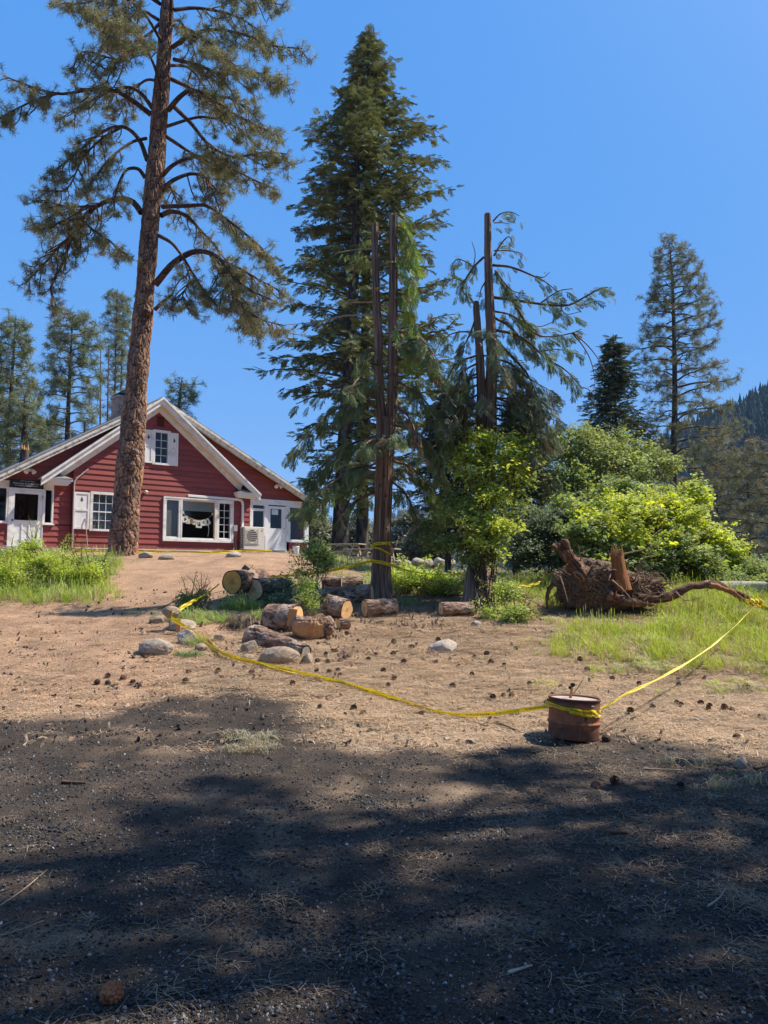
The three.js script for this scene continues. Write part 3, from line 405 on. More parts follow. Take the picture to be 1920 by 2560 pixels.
  bx('stile', e, 9.97, 10.09, 0.09, 2.06, 0, 0.045, W); bx('stile', e, 10.67, 10.88, 0.09, 2.06, 0, 0.045, W); bx('rail', e, 10.09, 10.67, 1.94, 2.06, 0.001, 0.044, W); bx('door_panel', e, 10.09, 10.67, 0.09, 1.07, 0.001, 0.044, W); const q = part('pane', new THREE.PlaneGeometry(0.58, 0.87), M.glass, e); q.position.set(10.38, 1.505, 0.02);
  bx('notice', e, 10.17, 10.5, 1.68, 1.92, 0.012, 0.016, std({ color: lin(0.7, 0.72, 0.7) })); for (const y of [0.92, 1.08]) { const k = part('knob', new THREE.SphereGeometry(0.032, 12, 8), std({ color: lin(0.35, 0.32, 0.27), metalness: 0.7, roughness: 0.4 }), e); k.position.set(10.8, y, 0.08); }
  bx('door_jamb', house, 9.932, 9.966, 0.06, 2.1, -0.02, 0.06, T); bx('door_jamb', house, 10.884, 10.926, 0.06, 2.1, -0.02, 0.06, T); bx('doorstep', house, 9.8, 12.3, -0.3, -0.06, 0.062, 1.1, M.concrete); bx('threshold', house, 9.85, 11.0, -0.056, 0.055, 0.062, 0.3, M.concrete);
}
{ // chimney on the back slope
  const c = P(297, 1020, 33.5), l = house.worldToLocal(c.clone()), t = l.x + 0.25, o = l.z;
  const brick = std({ map: tex(256, 256, (u, v) => { const row = Math.floor(v * 16), x = u * 5 + (row & 1) * 0.5, f = x - Math.floor(x), g = v * 16 - row; const m = f < 0.06 || g < 0.14; return m ? [0.4, 0.37, 0.33] : mul([0.33, 0.21, 0.15], 0.6 + 0.8 * hsh(Math.floor(x) % 5, row, 5)); }) });
  const ch = bx('chimney', house, t - 0.42, t + 0.45, 3.8, l.y + 0.42, o - 0.45, o + 0.35, brick); bx('chimney_crown', ch, t - 0.47, t + 0.5, l.y + 0.42, l.y + 0.5, o - 0.5, o + 0.4, M.concrete);
  const cap = part('chimney_cap', new THREE.CylinderGeometry(0.12, 0.58, 0.22, 4, 1), M.dark, ch); cap.position.set(t + 0.02, l.y + 0.72, o - 0.05); cap.rotation.y = Math.PI / 4; for (const s of [-1, 1]) bx('cap_leg', ch, t + s * 0.25, t + s * 0.25 + 0.03, l.y + 0.5, l.y + 0.62, o - 0.05, o - 0.02, M.dark);
  const st = part('vent_stack', new THREE.CylinderGeometry(0.05, 0.05, 0.7, 10), M.dark, house); const v = house.worldToLocal(P(212, 1078, 31.5)); st.position.set(v.x, v.y, v.z);
}

// ------------------------------------------------------------------ foliage pieces
function needleTuft(seed, n, len, width, spread, back = 0.05) { // burst of needles round a shoot that points along +y
  const g = new GB(), r = rngOf(seed);
  for (let k = 0; k < n; k++) {
    const a = r() * 6.283, c = 1 - Math.pow(r(), 0.8) * spread, s = Math.sqrt(Math.max(0, 1 - c * c)), d = V(Math.cos(a) * s, c, Math.sin(a) * s), L = len * (0.7 + 0.4 * r()), o = V(0, -back * 4 * r(), 0), w = V(r() - 0.5, r() - 0.5, r() - 0.5).cross(d).normalize().multiplyScalar(width * 0.5);
    const tip = o.clone().addScaledVector(d, L); tip.y -= L * 0.08 * r();
    const mid = o.clone().addScaledVector(d, L * 0.6);
    g.tri(o.clone().sub(w), mid.clone().add(w), tip); g.tri(o.clone().sub(w), o.clone().add(w), mid.clone().add(w));
  }
  return g.build();
}
function firSpray(seed, flat) { // flat branchlet along +x, one metre long, twiglets both ways with short needles
  const g = new GB(), r = rngOf(seed);
  const twig = (a, b, w) => { const d = V().subVectors(b, a), n1 = d.clone().cross(V(0.1, 1, 0)).normalize().multiplyScalar(w), n2 = d.clone().cross(n1).normalize().multiplyScalar(w * 0.8); for (const n of [n1, n2]) { const m = a.clone().lerp(b, 0.45); g.tri(a, m.clone().add(n), b); g.tri(a, b, m.clone().sub(n)); } };
  twig(V(-0.05, 0, 0), V(1, -0.03, 0), 0.036);
  for (let k = 0; k < 9; k++) { const t = 0.08 + k * 0.1; for (const s of [-1, 1]) { const L = (0.2 + 0.34 * (1 - t)) * (0.7 + 0.5 * r()), a = V(t, -0.02, 0), y = flat ? 0.03 * (r() - 0.5) : 0.22 * (r() - 0.45); const b = a.clone().add(V(L * (0.65 + 0.2 * r()), y * L * 2 - 0.03, s * L * 0.75)); twig(a, b, 0.03 + 0.012 * r()); if (L > 0.28) { const c = a.clone().lerp(b, 0.5); twig(c, c.clone().add(V(L * 0.42, -0.03 + y, s * L * 0.08)), 0.036); } } }
  return g.build();
}
function cedarFrond(seed) { // flat fern-like spray along +x, hanging; its side sprays again divided
  const g = new GB(), r = rngOf(seed);
  const leaf = (a, b, w) => { const d = V().subVectors(b, a), n = d.clone().cross(V(0.15 * (r() - 0.5), 1, 0.15 * (r() - 0.5))).normalize().multiplyScalar(w), m = a.clone().lerp(b, 0.4); g.tri(a, m.clone().add(n), b); g.tri(a, b, m.clone().sub(n)); };
  const curveAt = (t) => V(t * (1 - 0.16 * t), -0.34 * t * t, 0);
  for (let k = 0; k < 5; k++) leaf(curveAt(k / 5), curveAt((k + 1.3) / 5), 0.014);
  for (let k = 0; k < 13; k++) { const t = 0.06 + k * 0.072, s = k % 2 ? 1 : -1, L = (0.16 + 0.26 * Math.sin(Math.PI * Math.min(1, t * 0.8 + 0.2))) * (0.8 + 0.4 * r()), a = curveAt(t), b = a.clone().add(V(L * 0.72, -L * (0.25 + 0.35 * r()), s * L * 0.62)); leaf(a, b, 0.03); for (let m = 1; m < 4; m++) { const c = a.clone().lerp(b, m / 4.2), q = L * 0.36 * (1.1 - m / 5); for (const z of [-1, 1]) leaf(c, c.clone().add(V(q * 0.8 * (z > 0 ? 1 : 0.8), -q * 0.5, s * q * (z > 0 ? 0.05 : 0.95))), 0.025); } }
  return g.build();
}
function leafCluster(seed, n, size, leaf, lobed) { // loose cluster of broad leaves with a fold
  const g = new GB(), r = rngOf(seed);
  for (let k = 0; k < n; k++) {
    const c = V(r() - 0.5, (r() - 0.5) * 0.7, r() - 0.5).multiplyScalar(size), a = r() * 6.283, dir = V(Math.cos(a), -0.25 - 0.35 * r(), Math.sin(a)).normalize(), up = V((r() - 0.5) * 0.9, 1, (r() - 0.5) * 0.9), s = dir.clone().cross(up).normalize(), n0 = s.clone().cross(dir), L = leaf * (0.7 + 0.6 * r()), w = L * (lobed ? 0.5 : 0.33);
    const e = (x, y, z) => c.clone().addScaledVector(dir, x * L).addScaledVector(s, y * w).addScaledVector(n0, z * L);
    if (lobed) { const b = e(0, 0, 0); g.tri(b, e(0.35, 1, 0.08), e(0.55, 0.35, 0.02)); g.tri(b, e(0.55, 0.35, 0.02), e(1, 0, -0.1)); g.tri(b, e(1, 0, -0.1), e(0.55, -0.35, 0.02)); g.tri(b, e(0.55, -0.35, 0.02), e(0.35, -1, 0.08)); }
    else { g.tri(e(0, 0, 0), e(0.5, 1, 0.1), e(1, 0, -0.05)); g.tri(e(0, 0, 0), e(1, 0, -0.05), e(0.5, -1, 0.1)); }
  }
  return g.build();
}
const foliage = {
  tuft: [1, 2].map((s) => needleTuft(s, 36, 0.2, 0.0105, 1.2)), tuftFar: needleTuft(3, 22, 0.4, 0.03, 1.3), tuftMid: needleTuft(4, 30, 0.3, 0.016, 1.3),
  fir: [firSpray(11, false), firSpray(12, false)], cedar: [cedarFrond(21), cedarFrond(22)],
  leaf: leafCluster(31, 12, 0.34, 0.085), leafSmall: leafCluster(32, 14, 0.3, 0.055), maple: leafCluster(33, 10, 0.42, 0.1, true), low: leafCluster(34, 12, 0.24, 0.06, true),
};
M.pineNeedle = M.leaf({ roughness: 0.9, transmission: 0.3 }); M.firNeedle = M.leaf({ roughness: 0.95, transmission: 0.25 }); M.cedarLeaf = M.leaf({ roughness: 0.95, transmission: 0.45 }); M.broadLeaf = M.leaf({ roughness: 0.95, transmission: 0.58 });
const vary = (c, r, k = 0.3) => { const w = 1 - k + 2 * k * r(), h = (r() - 0.5) * 0.2; return lin(c[0] * w * (1 + h), c[1] * w, c[2] * w * (1 - h)); };
const rdir = (r) => { const a = r() * 6.283, z = r() * 2 - 1, s = Math.sqrt(1 - z * z); return V(s * Math.cos(a), z, s * Math.sin(a)); };
const spots = (list, ox, oy, sc, d0, d1) => list.map(([x, y], k) => P(ox + x / sc, oy + y / sc, lerp(d0, d1, k / (list.length - 1))));
function trunkGeo(path, rad, seg, rings, disp, hf, uvs) { // round trunk whose bark stands out by hf(u, v)
  const pts = spline(path, rings), g = new GB(), L = pts.length, T = V(), R = V(), S = V(); let len = 0;
  const circ = uvs[0], vv = uvs[1];
  pts.forEach((p, k) => {
    T.subVectors(pts[Math.min(L - 1, k + 1)], pts[Math.max(0, k - 1)]).normalize(); R.set(1, 0, 0).addScaledVector(T, -T.x).normalize(); S.crossVectors(T, R); if (k) len += p.distanceTo(pts[k - 1]);
    const r0 = rad(k / (L - 1));
    for (let s = 0; s <= seg; s++) { const a = s / seg * 6.28318, n = V().addScaledVector(R, Math.cos(a)).addScaledVector(S, Math.sin(a)), u = s / seg * circ, v = len * vv, q = r0 * (1 + (rad.lobe ? rad.lobe(a, len) : 0)) + disp * (hf ? hf(u, v) - 0.5 : 0); g.vert(p.clone().addScaledVector(n, q), n, u, v); }
  });
  for (let k = 0; k < L - 1; k++) for (let s = 0; s < seg; s++) { const a = k * (seg + 1) + s, c = a + seg + 1; g.i.push(a, a + 1, c, a + 1, c + 1, c); }
  const geo = g.smooth(), n = geo.attributes.normal; // close the seam's shading
  for (let k = 0; k < L; k++) { const a = k * (seg + 1), b = a + seg, m = V(n.getX(a) + n.getX(b), n.getY(a) + n.getY(b), n.getZ(a) + n.getZ(b)).normalize(); n.setXYZ(a, m.x, m.y, m.z); n.setXYZ(b, m.x, m.y, m.z); }
  return geo;
}
class Crown { // limbs with side branches and twigs; collects the places of the foliage copies
  constructor(seed) { this.r = rngOf(seed); this.m = []; this.c = []; }
  leafAt(p, dir, size, color, roll) { this.m.push(place(p, aim(dir, roll ?? this.r() * 6.28), size)); this.c.push(color); }
  along(p, dir, up, size, color) { // a spray whose +x goes along dir and whose +y is up
    const x = dir.clone().normalize(), z = x.clone().cross(up).normalize(), y = z.clone().cross(x), m = M4().makeBasis(x, y, z); m.scale(V(size, size, size)); m.setPosition(p); this.m.push(m); this.c.push(color);
  }
  pineLimb(g, pts, r0, o = {}) {
    const r = this.r, path = spline(pts, 26), n = path.length, L = path.reduce((s, p, k) => s + (k ? p.distanceTo(path[k - 1]) : 0), 0), wob = rdir(r).multiplyScalar(0.05 * L);
    path.forEach((p, k) => { const t = k / (n - 1); p.addScaledVector(wob, Math.sin(t * 9 + r0 * 50) * t * 0.25); });
    g.tube(path, (t) => r0 * (1 - 0.86 * t) + 0.006, 7, { uw: 0.5 });
    const start = o.start ?? 0.3, step = (o.step ?? 0.2) / L, size = o.size ?? 1; let side = 1;
    for (let t = start; t <= 1.0; t += step * (0.6 + 0.8 * r())) {
      const k = Math.min(n - 2, Math.floor(t * (n - 1))), p = path[k], dir = V().subVectors(path[k + 1], path[Math.max(0, k - 1)]).normalize(); side = -side;
      const lat = dir.clone().cross(V(0, 1, 0)).normalize().multiplyScalar(side), bl = (o.sub ?? 0.95) * (1.15 - 0.7 * t) * (0.45 + 0.9 * r());
      const d = dir.clone().multiplyScalar(0.55 + 0.3 * r()).addScaledVector(lat, 0.5 + 0.5 * r()).add(V(0, (o.droop ?? -0.55) * (0.4 + r()) + 0.35 * (r() - 0.4), 0)).normalize();
      const q1 = p.clone().addScaledVector(d, bl * 0.45).add(V(0, -0.05 * bl, 0)).addScaledVector(rdir(r), 0.1 * bl), q2 = p.clone().addScaledVector(d, bl * 0.8).addScaledVector(rdir(r), 0.14 * bl).add(V(0, -0.1 * bl, 0)), q3 = p.clone().addScaledVector(d, bl).add(V(0, 0.05 * bl, 0)).addScaledVector(rdir(r), 0.12 * bl), br = spline([p, q1, q2, q3], 7);
      g.tube(br, (s) => 0.016 * (1 - 0.6 * s) * (0.7 + 0.4 * bl) * (o.twig ?? 1), 4, { uw: 0.2 });
      const twigs = 2 + Math.floor(r() * 3 + bl * 1.3);
      for (let w = 0; w <= twigs; w++) {
        const f = w === twigs ? 1 : 0.3 + 0.65 * r(), b = br[Math.min(7, Math.floor(f * 7))], e = w === twigs ? d.clone() : d.clone().multiplyScalar(0.4).add(rdir(r)).normalize(); e.y += 0.1; const tl = w === twigs ? 0.03 : (0.12 + 0.3 * r()) * (o.tl ?? 1);
        const tip = b.clone().addScaledVector(e, tl), mid = b.clone().lerp(tip, 0.5).addScaledVector(rdir(r), 0.06 * tl); mid.y -= 0.1 * tl;
        if (w < twigs) g.tube([b, mid, tip], (s) => 0.007 * (1 - 0.4 * s) * (o.twig ?? 1), 3, { uw: 0.1 });
        if (r() < (o.bare ?? 0.1)) continue;
        const up = tip.clone().sub(mid).normalize(); up.y += 0.35; const dead = r() < (o.dead ?? 0.025);
        this.leafAt(tip, up, size * (0.75 + 0.5 * r()), dead ? vary([0.3, 0.14, 0.06], r) : vary(o.color ?? [0.2, 0.19, 0.09], r, 0.35));
        if (o.dense && r() < o.dense) this.leafAt(mid, up.clone().add(rdir(r)), size * 0.85, vary(o.color ?? [0.2, 0.19, 0.09], r, 0.35));
      }
    }
  }
  firLimb(g, p0, dir, L, o = {}) { // bough that sinks and lifts at its tip, sprays on both sides and hanging
    const r = this.r, n = 8, path = [], s = o.sag ?? 0.3, up0 = o.rise ?? 0.1;
    for (let k = 0; k <= n; k++) { const t = k / n; path.push(p0.clone().addScaledVector(dir, L * t).add(V(0, L * (up0 * t - s * t * t + 0.12 * t * t * t), 0)).addScaledVector(rdir(r), 0.03 * L * t)); }
    g.tube(path, (t) => (o.r0 ?? 0.012 * L + 0.012) * (1 - 0.85 * t) + 0.004, 5, { uw: 0.3 });
    const lat = dir.clone().cross(V(0, 1, 0)).normalize(), step = (o.step ?? 0.27) / L;
    for (let t = o.start ?? 0.18; t <= 1.02; t += step * (0.7 + 0.6 * r())) {
      const k = Math.min(n - 1, Math.floor(t * n)), f = t * n - k, p = path[k].clone().lerp(path[k + 1], Math.min(1, f)), d = V().subVectors(path[k + 1], path[k]).normalize();
      for (const sd of t > 0.93 ? [0] : [-1, 1]) { if (r() < (o.gap ?? 0.12)) continue; const size = (o.size ?? 0.75) * (0.7 + 0.5 * r()) * (1.1 - 0.35 * t), q = d.clone().multiplyScalar(0.75).addScaledVector(lat, sd * (0.7 + 0.3 * r())).add(V(0, (o.hang ?? -0.25) * (0.3 + r()), 0)).normalize(); q.addScaledVector(rdir(r), 0.45).normalize(); this.along(p.clone().addScaledVector(rdir(r), 0.16), q, V((r() - 0.5) * 0.5, 1, (r() - 0.5) * 0.5), size, vary(o.color ?? [0.035, 0.045, 0.024], r, 0.35)); }
    }
  }
  done(name, geo, mat, parent) { if (Array.isArray(geo)) { geo.forEach((g, i) => { const idx = this.m.map((_, k) => k).filter((k) => k % geo.length === i); copies(name, g, mat, idx.map((k) => this.m[k]), parent, idx.map((k) => this.c[k])); }); } else copies(name, geo, mat, this.m, parent, this.c); }
}

// ------------------------------------------------------------------ the big pine in front of the house
{
  const D = 24, t = thing('ponderosa_pine', 'huge pine with orange plated bark rising in front of the red house', 'tree');
  const Z = (list, dz = 0) => spots(list, 0, 0, 2.023, D, D + dz);
  const tr = [[303, 1402], [305, 1385], [315, 1280], [325, 1162], [333, 1068], [341, 974], [348, 880], [358, 791], [365, 692], [377, 544], [391, 395], [402, 247], [413, 99], [419, 0], [428, -140], [436, -290], [440, -420]].map(([x, y]) => P(x, y, D));
  const wid = [[0, 80], [0.02, 74], [0.06, 71], [0.13, 67], [0.18, 65], [0.24, 61], [0.29, 56], [0.34, 52], [0.39, 50], [0.48, 45], [0.56, 45], [0.65, 42], [0.74, 37], [0.79, 32], [0.88, 22], [1, 5]];
  const rad = (k) => curve(wid, k) / 2 / F * D * (1 + 0.035 * Math.sin(k * 75) + 0.02 * Math.sin(k * 31 + 1)); rad.lobe = (a, l) => 0.09 * Math.exp(-l * 1.4) * Math.sin(a * 5 + 1) + 0.02 * Math.sin(a * 3 + l * 2);
  part('trunk', trunkGeo(tr, rad, 96, 620, 0.045, barkH, [1, 0.42]), M.pine, t);
  const kn = rngOf(41); // knots and branch scars
  for (const [x, y, s] of [[352, 912, 7], [354, 955, 9], [340, 1060, 10], [338, 1130, 9], [330, 1165, 11], [372, 590, 6], [380, 540, 5], [365, 780, 10], [360, 655, 7]]) { const g = new THREE.IcosahedronGeometry(s / F * D, 3), p = g.attributes.position, v = V(); for (let k = 0; k < p.count; k++) { v.fromBufferAttribute(p, k); const q = 1 + 0.9 * fbm(v.x * 9, v.y * 9, v.z * 9 + x, 3); p.setXYZ(k, v.x * q, v.y * q, v.z * q * 0.8); } g.computeVertexNormals(); const m = part('knot', g, kn() < 0.5 ? M.pineLimb : M.log, t); m.position.copy(P(x, y, D - curve(wid, clamp((1391 - y) / 1760)) / 2 / F * D * 0.93)); }
  const c = new Crown(101), R = c.r, limbs = [
    [[[785, 1440], [880, 1330], [980, 1275], [1060, 1280], [1130, 1320], [1180, 1390], [1260, 1470], [1400, 1540]], 0.11, -1.6, 0.45], [[[1060, 1280], [1110, 1380], [1180, 1500], [1290, 1600], [1440, 1640]], 0.05, -2.2, 0.2], [[[1130, 1320], [1200, 1350], [1320, 1420], [1440, 1480]], 0.04, -1.2, 0.1], [[[1180, 1390], [1190, 1480], [1230, 1580], [1300, 1700]], 0.04, -0.6, 0.1], [[[930, 1310], [960, 1420], [920, 1500], [960, 1560]], 0.035, -1.4, 0.2], [[[800, 1190], [870, 1230], [930, 1310], [1000, 1420], [1080, 1520]], 0.06, -1.0, 0.5],
    [[[815, 1090], [870, 1070], [940, 1090], [1010, 1160], [1070, 1220], [1150, 1330]], 0.085, 1.4, 0.45], [[[820, 1045], [930, 1040], [1040, 1040], [1130, 1100], [1250, 1190], [1330, 1260], [1400, 1380]], 0.07, -1.8, 0.4], [[[820, 960], [880, 910], [970, 880], [1040, 900], [1080, 980], [1120, 1080]], 0.075, 1.6, 0.35],
    [[[820, 890], [870, 840], [950, 800], [1060, 790], [1150, 840], [1290, 920], [1400, 960]], 0.07, -1.2, 0.35], [[[840, 690], [930, 750], [1010, 800], [1100, 860], [1180, 960]], 0.06, 2, 0.3], [[[850, 560], [910, 490], [970, 455], [1060, 490], [1170, 570], [1300, 640], [1430, 690]], 0.085, -1.4, 0.35],
    [[[865, 400], [950, 440], [1020, 480], [1150, 490], [1250, 560], [1330, 640]], 0.065, 1.8, 0.35], [[[880, 540], [960, 620], [1050, 720], [1180, 790], [1320, 780], [1450, 780]], 0.07, -2.2, 0.35], [[[870, 240], [960, 180], [1080, 150], [1250, 180], [1380, 230], [1530, 245]], 0.07, -1.5, 0.35], [[[880, 300], [1000, 330], [1120, 370], [1300, 370], [1450, 420]], 0.06, -2.4, 0.25],
    [[[880, 50], [1000, 40], [1150, 70], [1280, 130], [1400, 230]], 0.06, 1.4, 0.25], [[[880, -80], [1050, -90], [1250, -20], [1430, 20]], 0.055, -1, 0.25], [[[880, 130], [980, 160], [1100, 250], [1200, 330]], 0.05, -3, 0.2],
    [[[735, 900], [700, 855], [650, 855], [610, 910], [580, 990], [575, 1100]], 0.065, -0.8, 0.55], [[[715, 1075], [670, 1020], [600, 1005], [500, 1040], [410, 1110], [360, 1190], [310, 1330], [260, 1460], [300, 1560]], 0.1, 1.2, 0.35], [[[500, 1040], [350, 1045], [200, 1010]], 0.05, 1.2, 0.1], [[[420, 1100], [300, 1130], [160, 1130]], 0.04, 2, 0.1], [[[360, 1190], [260, 1290], [140, 1430]], 0.045, 0.6, 0.15],
    [[[410, 1110], [480, 1170], [560, 1220], [640, 1290]], 0.04, -0.8, 0.2], [[[765, 580], [700, 530], [620, 480], [520, 450], [300, 470], [150, 430], [20, 390]], 0.085, -1.4, 0.35], [[[300, 470], [200, 500], [60, 560], [10, 590]], 0.04, -1.0, 0.1], [[[770, 545], [720, 480], [650, 440], [540, 470], [400, 540], [280, 620]], 0.07, 1.8, 0.35],
    [[[745, 810], [700, 700], [620, 640], [520, 660], [430, 740], [330, 830], [250, 880]], 0.075, 1.0, 0.35], [[[620, 640], [520, 700], [420, 800], [330, 960], [230, 960]], 0.04, 1.6, 0.2], [[[740, 700], [660, 720], [560, 800], [480, 900], [430, 940]], 0.05, -2, 0.4],
    [[[790, 240], [700, 240], [600, 300], [550, 350], [450, 300]], 0.065, -0.6, 0.4], [[[600, 300], [540, 290], [430, 260], [380, 300]], 0.035, -0.6, 0.1], [[[800, 100], [720, 60], [620, 100], [520, 110], [420, 60]], 0.055, 1.2, 0.3], [[[810, 20], [700, -40], [550, -20], [400, 20], [320, 15]], 0.055, 1, 0.3], [[[805, 120], [740, 180], [640, 210], [540, 180]], 0.05, -2, 0.3], [[[800, 10], [720, -40], [650, 20], [600, 110], [560, 90]], 0.055, -4, 0.45],
    [[[830, -250], [980, -300], [1200, -230]], 0.05, 1, 0.3], [[[820, -300], [680, -330], [480, -250]], 0.05, -1, 0.3], [[[830, -480], [940, -560], [1080, -520]], 0.04, 1, 0.3], [[[830, -500], [720, -570], [600, -520]], 0.04, -1, 0.3],
  ];
  for (const [list, r0, dz, st] of limbs) { const g = new GB(); c.pineLimb(g, Z(list, dz), r0, { start: st, step: 0.135, sub: 0.95, tl: 1.15, dense: 0.35, twig: 1.5, size: 0.95, color: [0.27, 0.265, 0.11] }); part('limb', g.build(), M.pineLimb, t); }
  for (const [x, y, L, yaw, dz] of [[840, 640, 3.0, 0.4, 2.5], [830, 420, 3.0, 2.4, -2.5], [850, 330, 2.8, 1.2, 3], [830, 820, 2.6, 2.0, 3.0], [860, 150, 2.6, 5.0, -3], [800, 960, 2.2, 1.5, 2.6], [830, 500, 2.4, 4.6, -2.8], [850, 100, 2.4, 1.4, 3], [840, 250, 2.6, 4.2, -2.6]]) { const p = P(x / 2.023, y / 2.023, D), e = p.clone().add(V(Math.cos(yaw) * L, 0.3, -Math.sin(yaw) * L)), g = new GB(); c.pineLimb(g, [p, p.clone().lerp(e, 0.4).add(V(0, 0.5, 0)), p.clone().lerp(e, 0.75).add(V(0, 0.3, 0)), e.add(V(0, -0.3, 0))], 0.05, { start: 0.4, step: 0.19, twig: 1.4, size: 0.95, dense: 0.3, color: [0.26, 0.26, 0.11] }); part('limb', g.build(), M.pineLimb, t); }
  const st = new GB().tube(Z([[785, 1565], [820, 1530], [872, 1490]], -0.4), (k) => 0.065 - 0.02 * k, 9, { cap: true, uw: 0.5 }); part('broken_stub', st.build(), M.pineLimb, t);
  { const e = P(872 / 2.023, 1490 / 2.023, D - 0.4); const k = part('broken_end', new THREE.ConeGeometry(0.04, 0.1, 7), M.wood, t); k.position.copy(e); k.rotation.z = -1; }
  c.done('needles', foliage.tuft, M.pineNeedle, t);
}

// ------------------------------------------------------------------ conifers by outline: env lists [y, left, right] in photograph pixels from the trunk's line
function conifer(o) {
  const t = thing(o.name, o.label, 'tree', null, o.group), c = new Crown(o.seed), r = c.r, S = F / o.d, line = (y) => curve(o.line, y), A = o.line[0][0], B = o.line[o.line.length - 1][0];
  const path = o.line.map(([y, x]) => P(x, y, o.d)).reverse(); if (o.foot) { const b = path[0].clone(); b.y = ground(b.x, b.z) - 0.2; if (b.y < path[0].y - 0.3) path.unshift(b); }
  const bend = { rad: (k) => (o.r1 ?? 0.02) + (o.r0 - (o.r1 ?? 0.02)) * Math.pow(1 - k, 0.85) };
  part('trunk', trunkGeo(path, bend.rad, o.seg ?? 14, o.rings ?? 40, 0, null, [1, 0.5]), o.bark ?? M.fir, t);
  const g = new GB(), y0 = o.env[0][0], y1 = o.env[o.env.length - 1][0]; let az = r() * 6;
  const stepPx = (o.gap ?? 0.3) * S;
  for (let y = y0 + 2; y < y1; y += stepPx * (0.35 + (o.pine ? 0.75 : 0.32) * (y - y0) / (y1 - y0)) * (0.6 + 0.8 * r()) / (o.whorl ?? 3)) {
    az += 2.4 + 0.5 * (r() - 0.5);
    const Lp = curve(o.env.map((e) => [e[0], e[1]]), y), Rp = curve(o.env.map((e) => [e[0], e[2]]), y), cx = Math.cos(az), side = lerp(Lp, Rp, 0.5 + 0.5 * clamp(cx * 1.3, -1, 1));
    const irr = o.pine ? 0 : fbm(Math.cos(az) * 0.9 + o.seed, y / S * 0.42, Math.sin(az) * 0.9, 3), L = side / S * (0.68 + 0.44 * r()) * (1 + 0.85 * irr); if (L < 0.12 || (!o.pine && L > 1 && irr < -0.15)) continue;
    const p = P(line(y), y, o.d), dir = V(cx, 0, Math.sin(az));
    if (o.pine) { const e1 = p.clone().addScaledVector(dir, L * 0.35).add(V(0, L * 0.1 * (o.lift ?? 1), 0)), e2 = p.clone().addScaledVector(dir, L * 0.72).add(V(0, L * 0.1 * (o.lift ?? 1), 0)), e3 = p.clone().addScaledVector(dir, L).add(V(0, L * (0.22 * (o.lift ?? 1)), 0)); c.pineLimb(g, [p, e1, e2, e3], 0.014 * L + 0.015, { start: o.start ?? 0.35, step: o.step ?? 0.4, size: o.size ?? 1, sub: o.sub ?? 0.8, droop: -0.1, tl: 1.5, color: o.color, twig: o.twig ?? 1.6, bare: o.bare ?? 0.1, dead: 0.01, dense: o.dense ?? 0 }); }
    else c.firLimb(g, p, dir, L, { size: o.size, step: o.step, color: o.color, sag: o.sag, rise: o.rise, hang: o.hang, gap: o.hole, start: o.start });
  }
  if (o.extra) o.extra(c, g, t);
  part('limbs', g.build(), o.limbMat ?? M.fir, t).userData.kind = 'stuff';
  c.done('needles', o.geo, o.mat, t); return t;
}
// tall firs behind the cedar
conifer({ name: 'douglas_fir', label: 'tallest fir, dark and pointed, standing in the middle behind the split cedar', seed: 201, d: 41, r0: 0.44, line: [[64, 918], [450, 920], [900, 912], [1372, 905]], foot: true, seg: 12,
  env: [[66, 3, 3], [120, 20, 32], [165, 50, 58], [225, 72, 88], [285, 85, 120], [345, 80, 165], [420, 95, 180], [510, 120, 220], [590, 100, 240], [650, 110, 215], [775, 120, 235], [900, 120, 245], [1000, 110, 240], [1120, 100, 210], [1240, 80, 130]], gap: 0.5, whorl: 3.2, start: 0.32, size: 0.66, step: 0.16, color: [0.27, 0.285, 0.1], rise: 0.3, sag: 0.3, hang: -0.5, hole: 0.12, geo: foliage.fir, mat: M.firNeedle });
conifer({ name: 'douglas_fir', label: 'thick trunked fir with wide left boughs between house and cedar', seed: 207, d: 38, r0: 0.5, line: [[205, 896], [400, 893], [560, 890], [800, 880], [1100, 862], [1368, 850]], foot: true, seg: 14,
  env: [[215, 10, 10], [345, 115, 70], [405, 150, 80], [455, 120, 80], [510, 180, 90], [590, 165, 90], [650, 180, 100], [775, 175, 110], [850, 150, 110], [905, 215, 110], [950, 250, 100], [1000, 190, 90], [1060, 140, 80], [1130, 90, 70], [1180, 110, 80], [1270, 90, 80]], gap: 0.5, whorl: 2.8, start: 0.34, size: 0.66, step: 0.16, color: [0.25, 0.27, 0.1], rise: 0.24, sag: 0.32, hang: -0.5, hole: 0.12, geo: foliage.fir, mat: M.firNeedle });
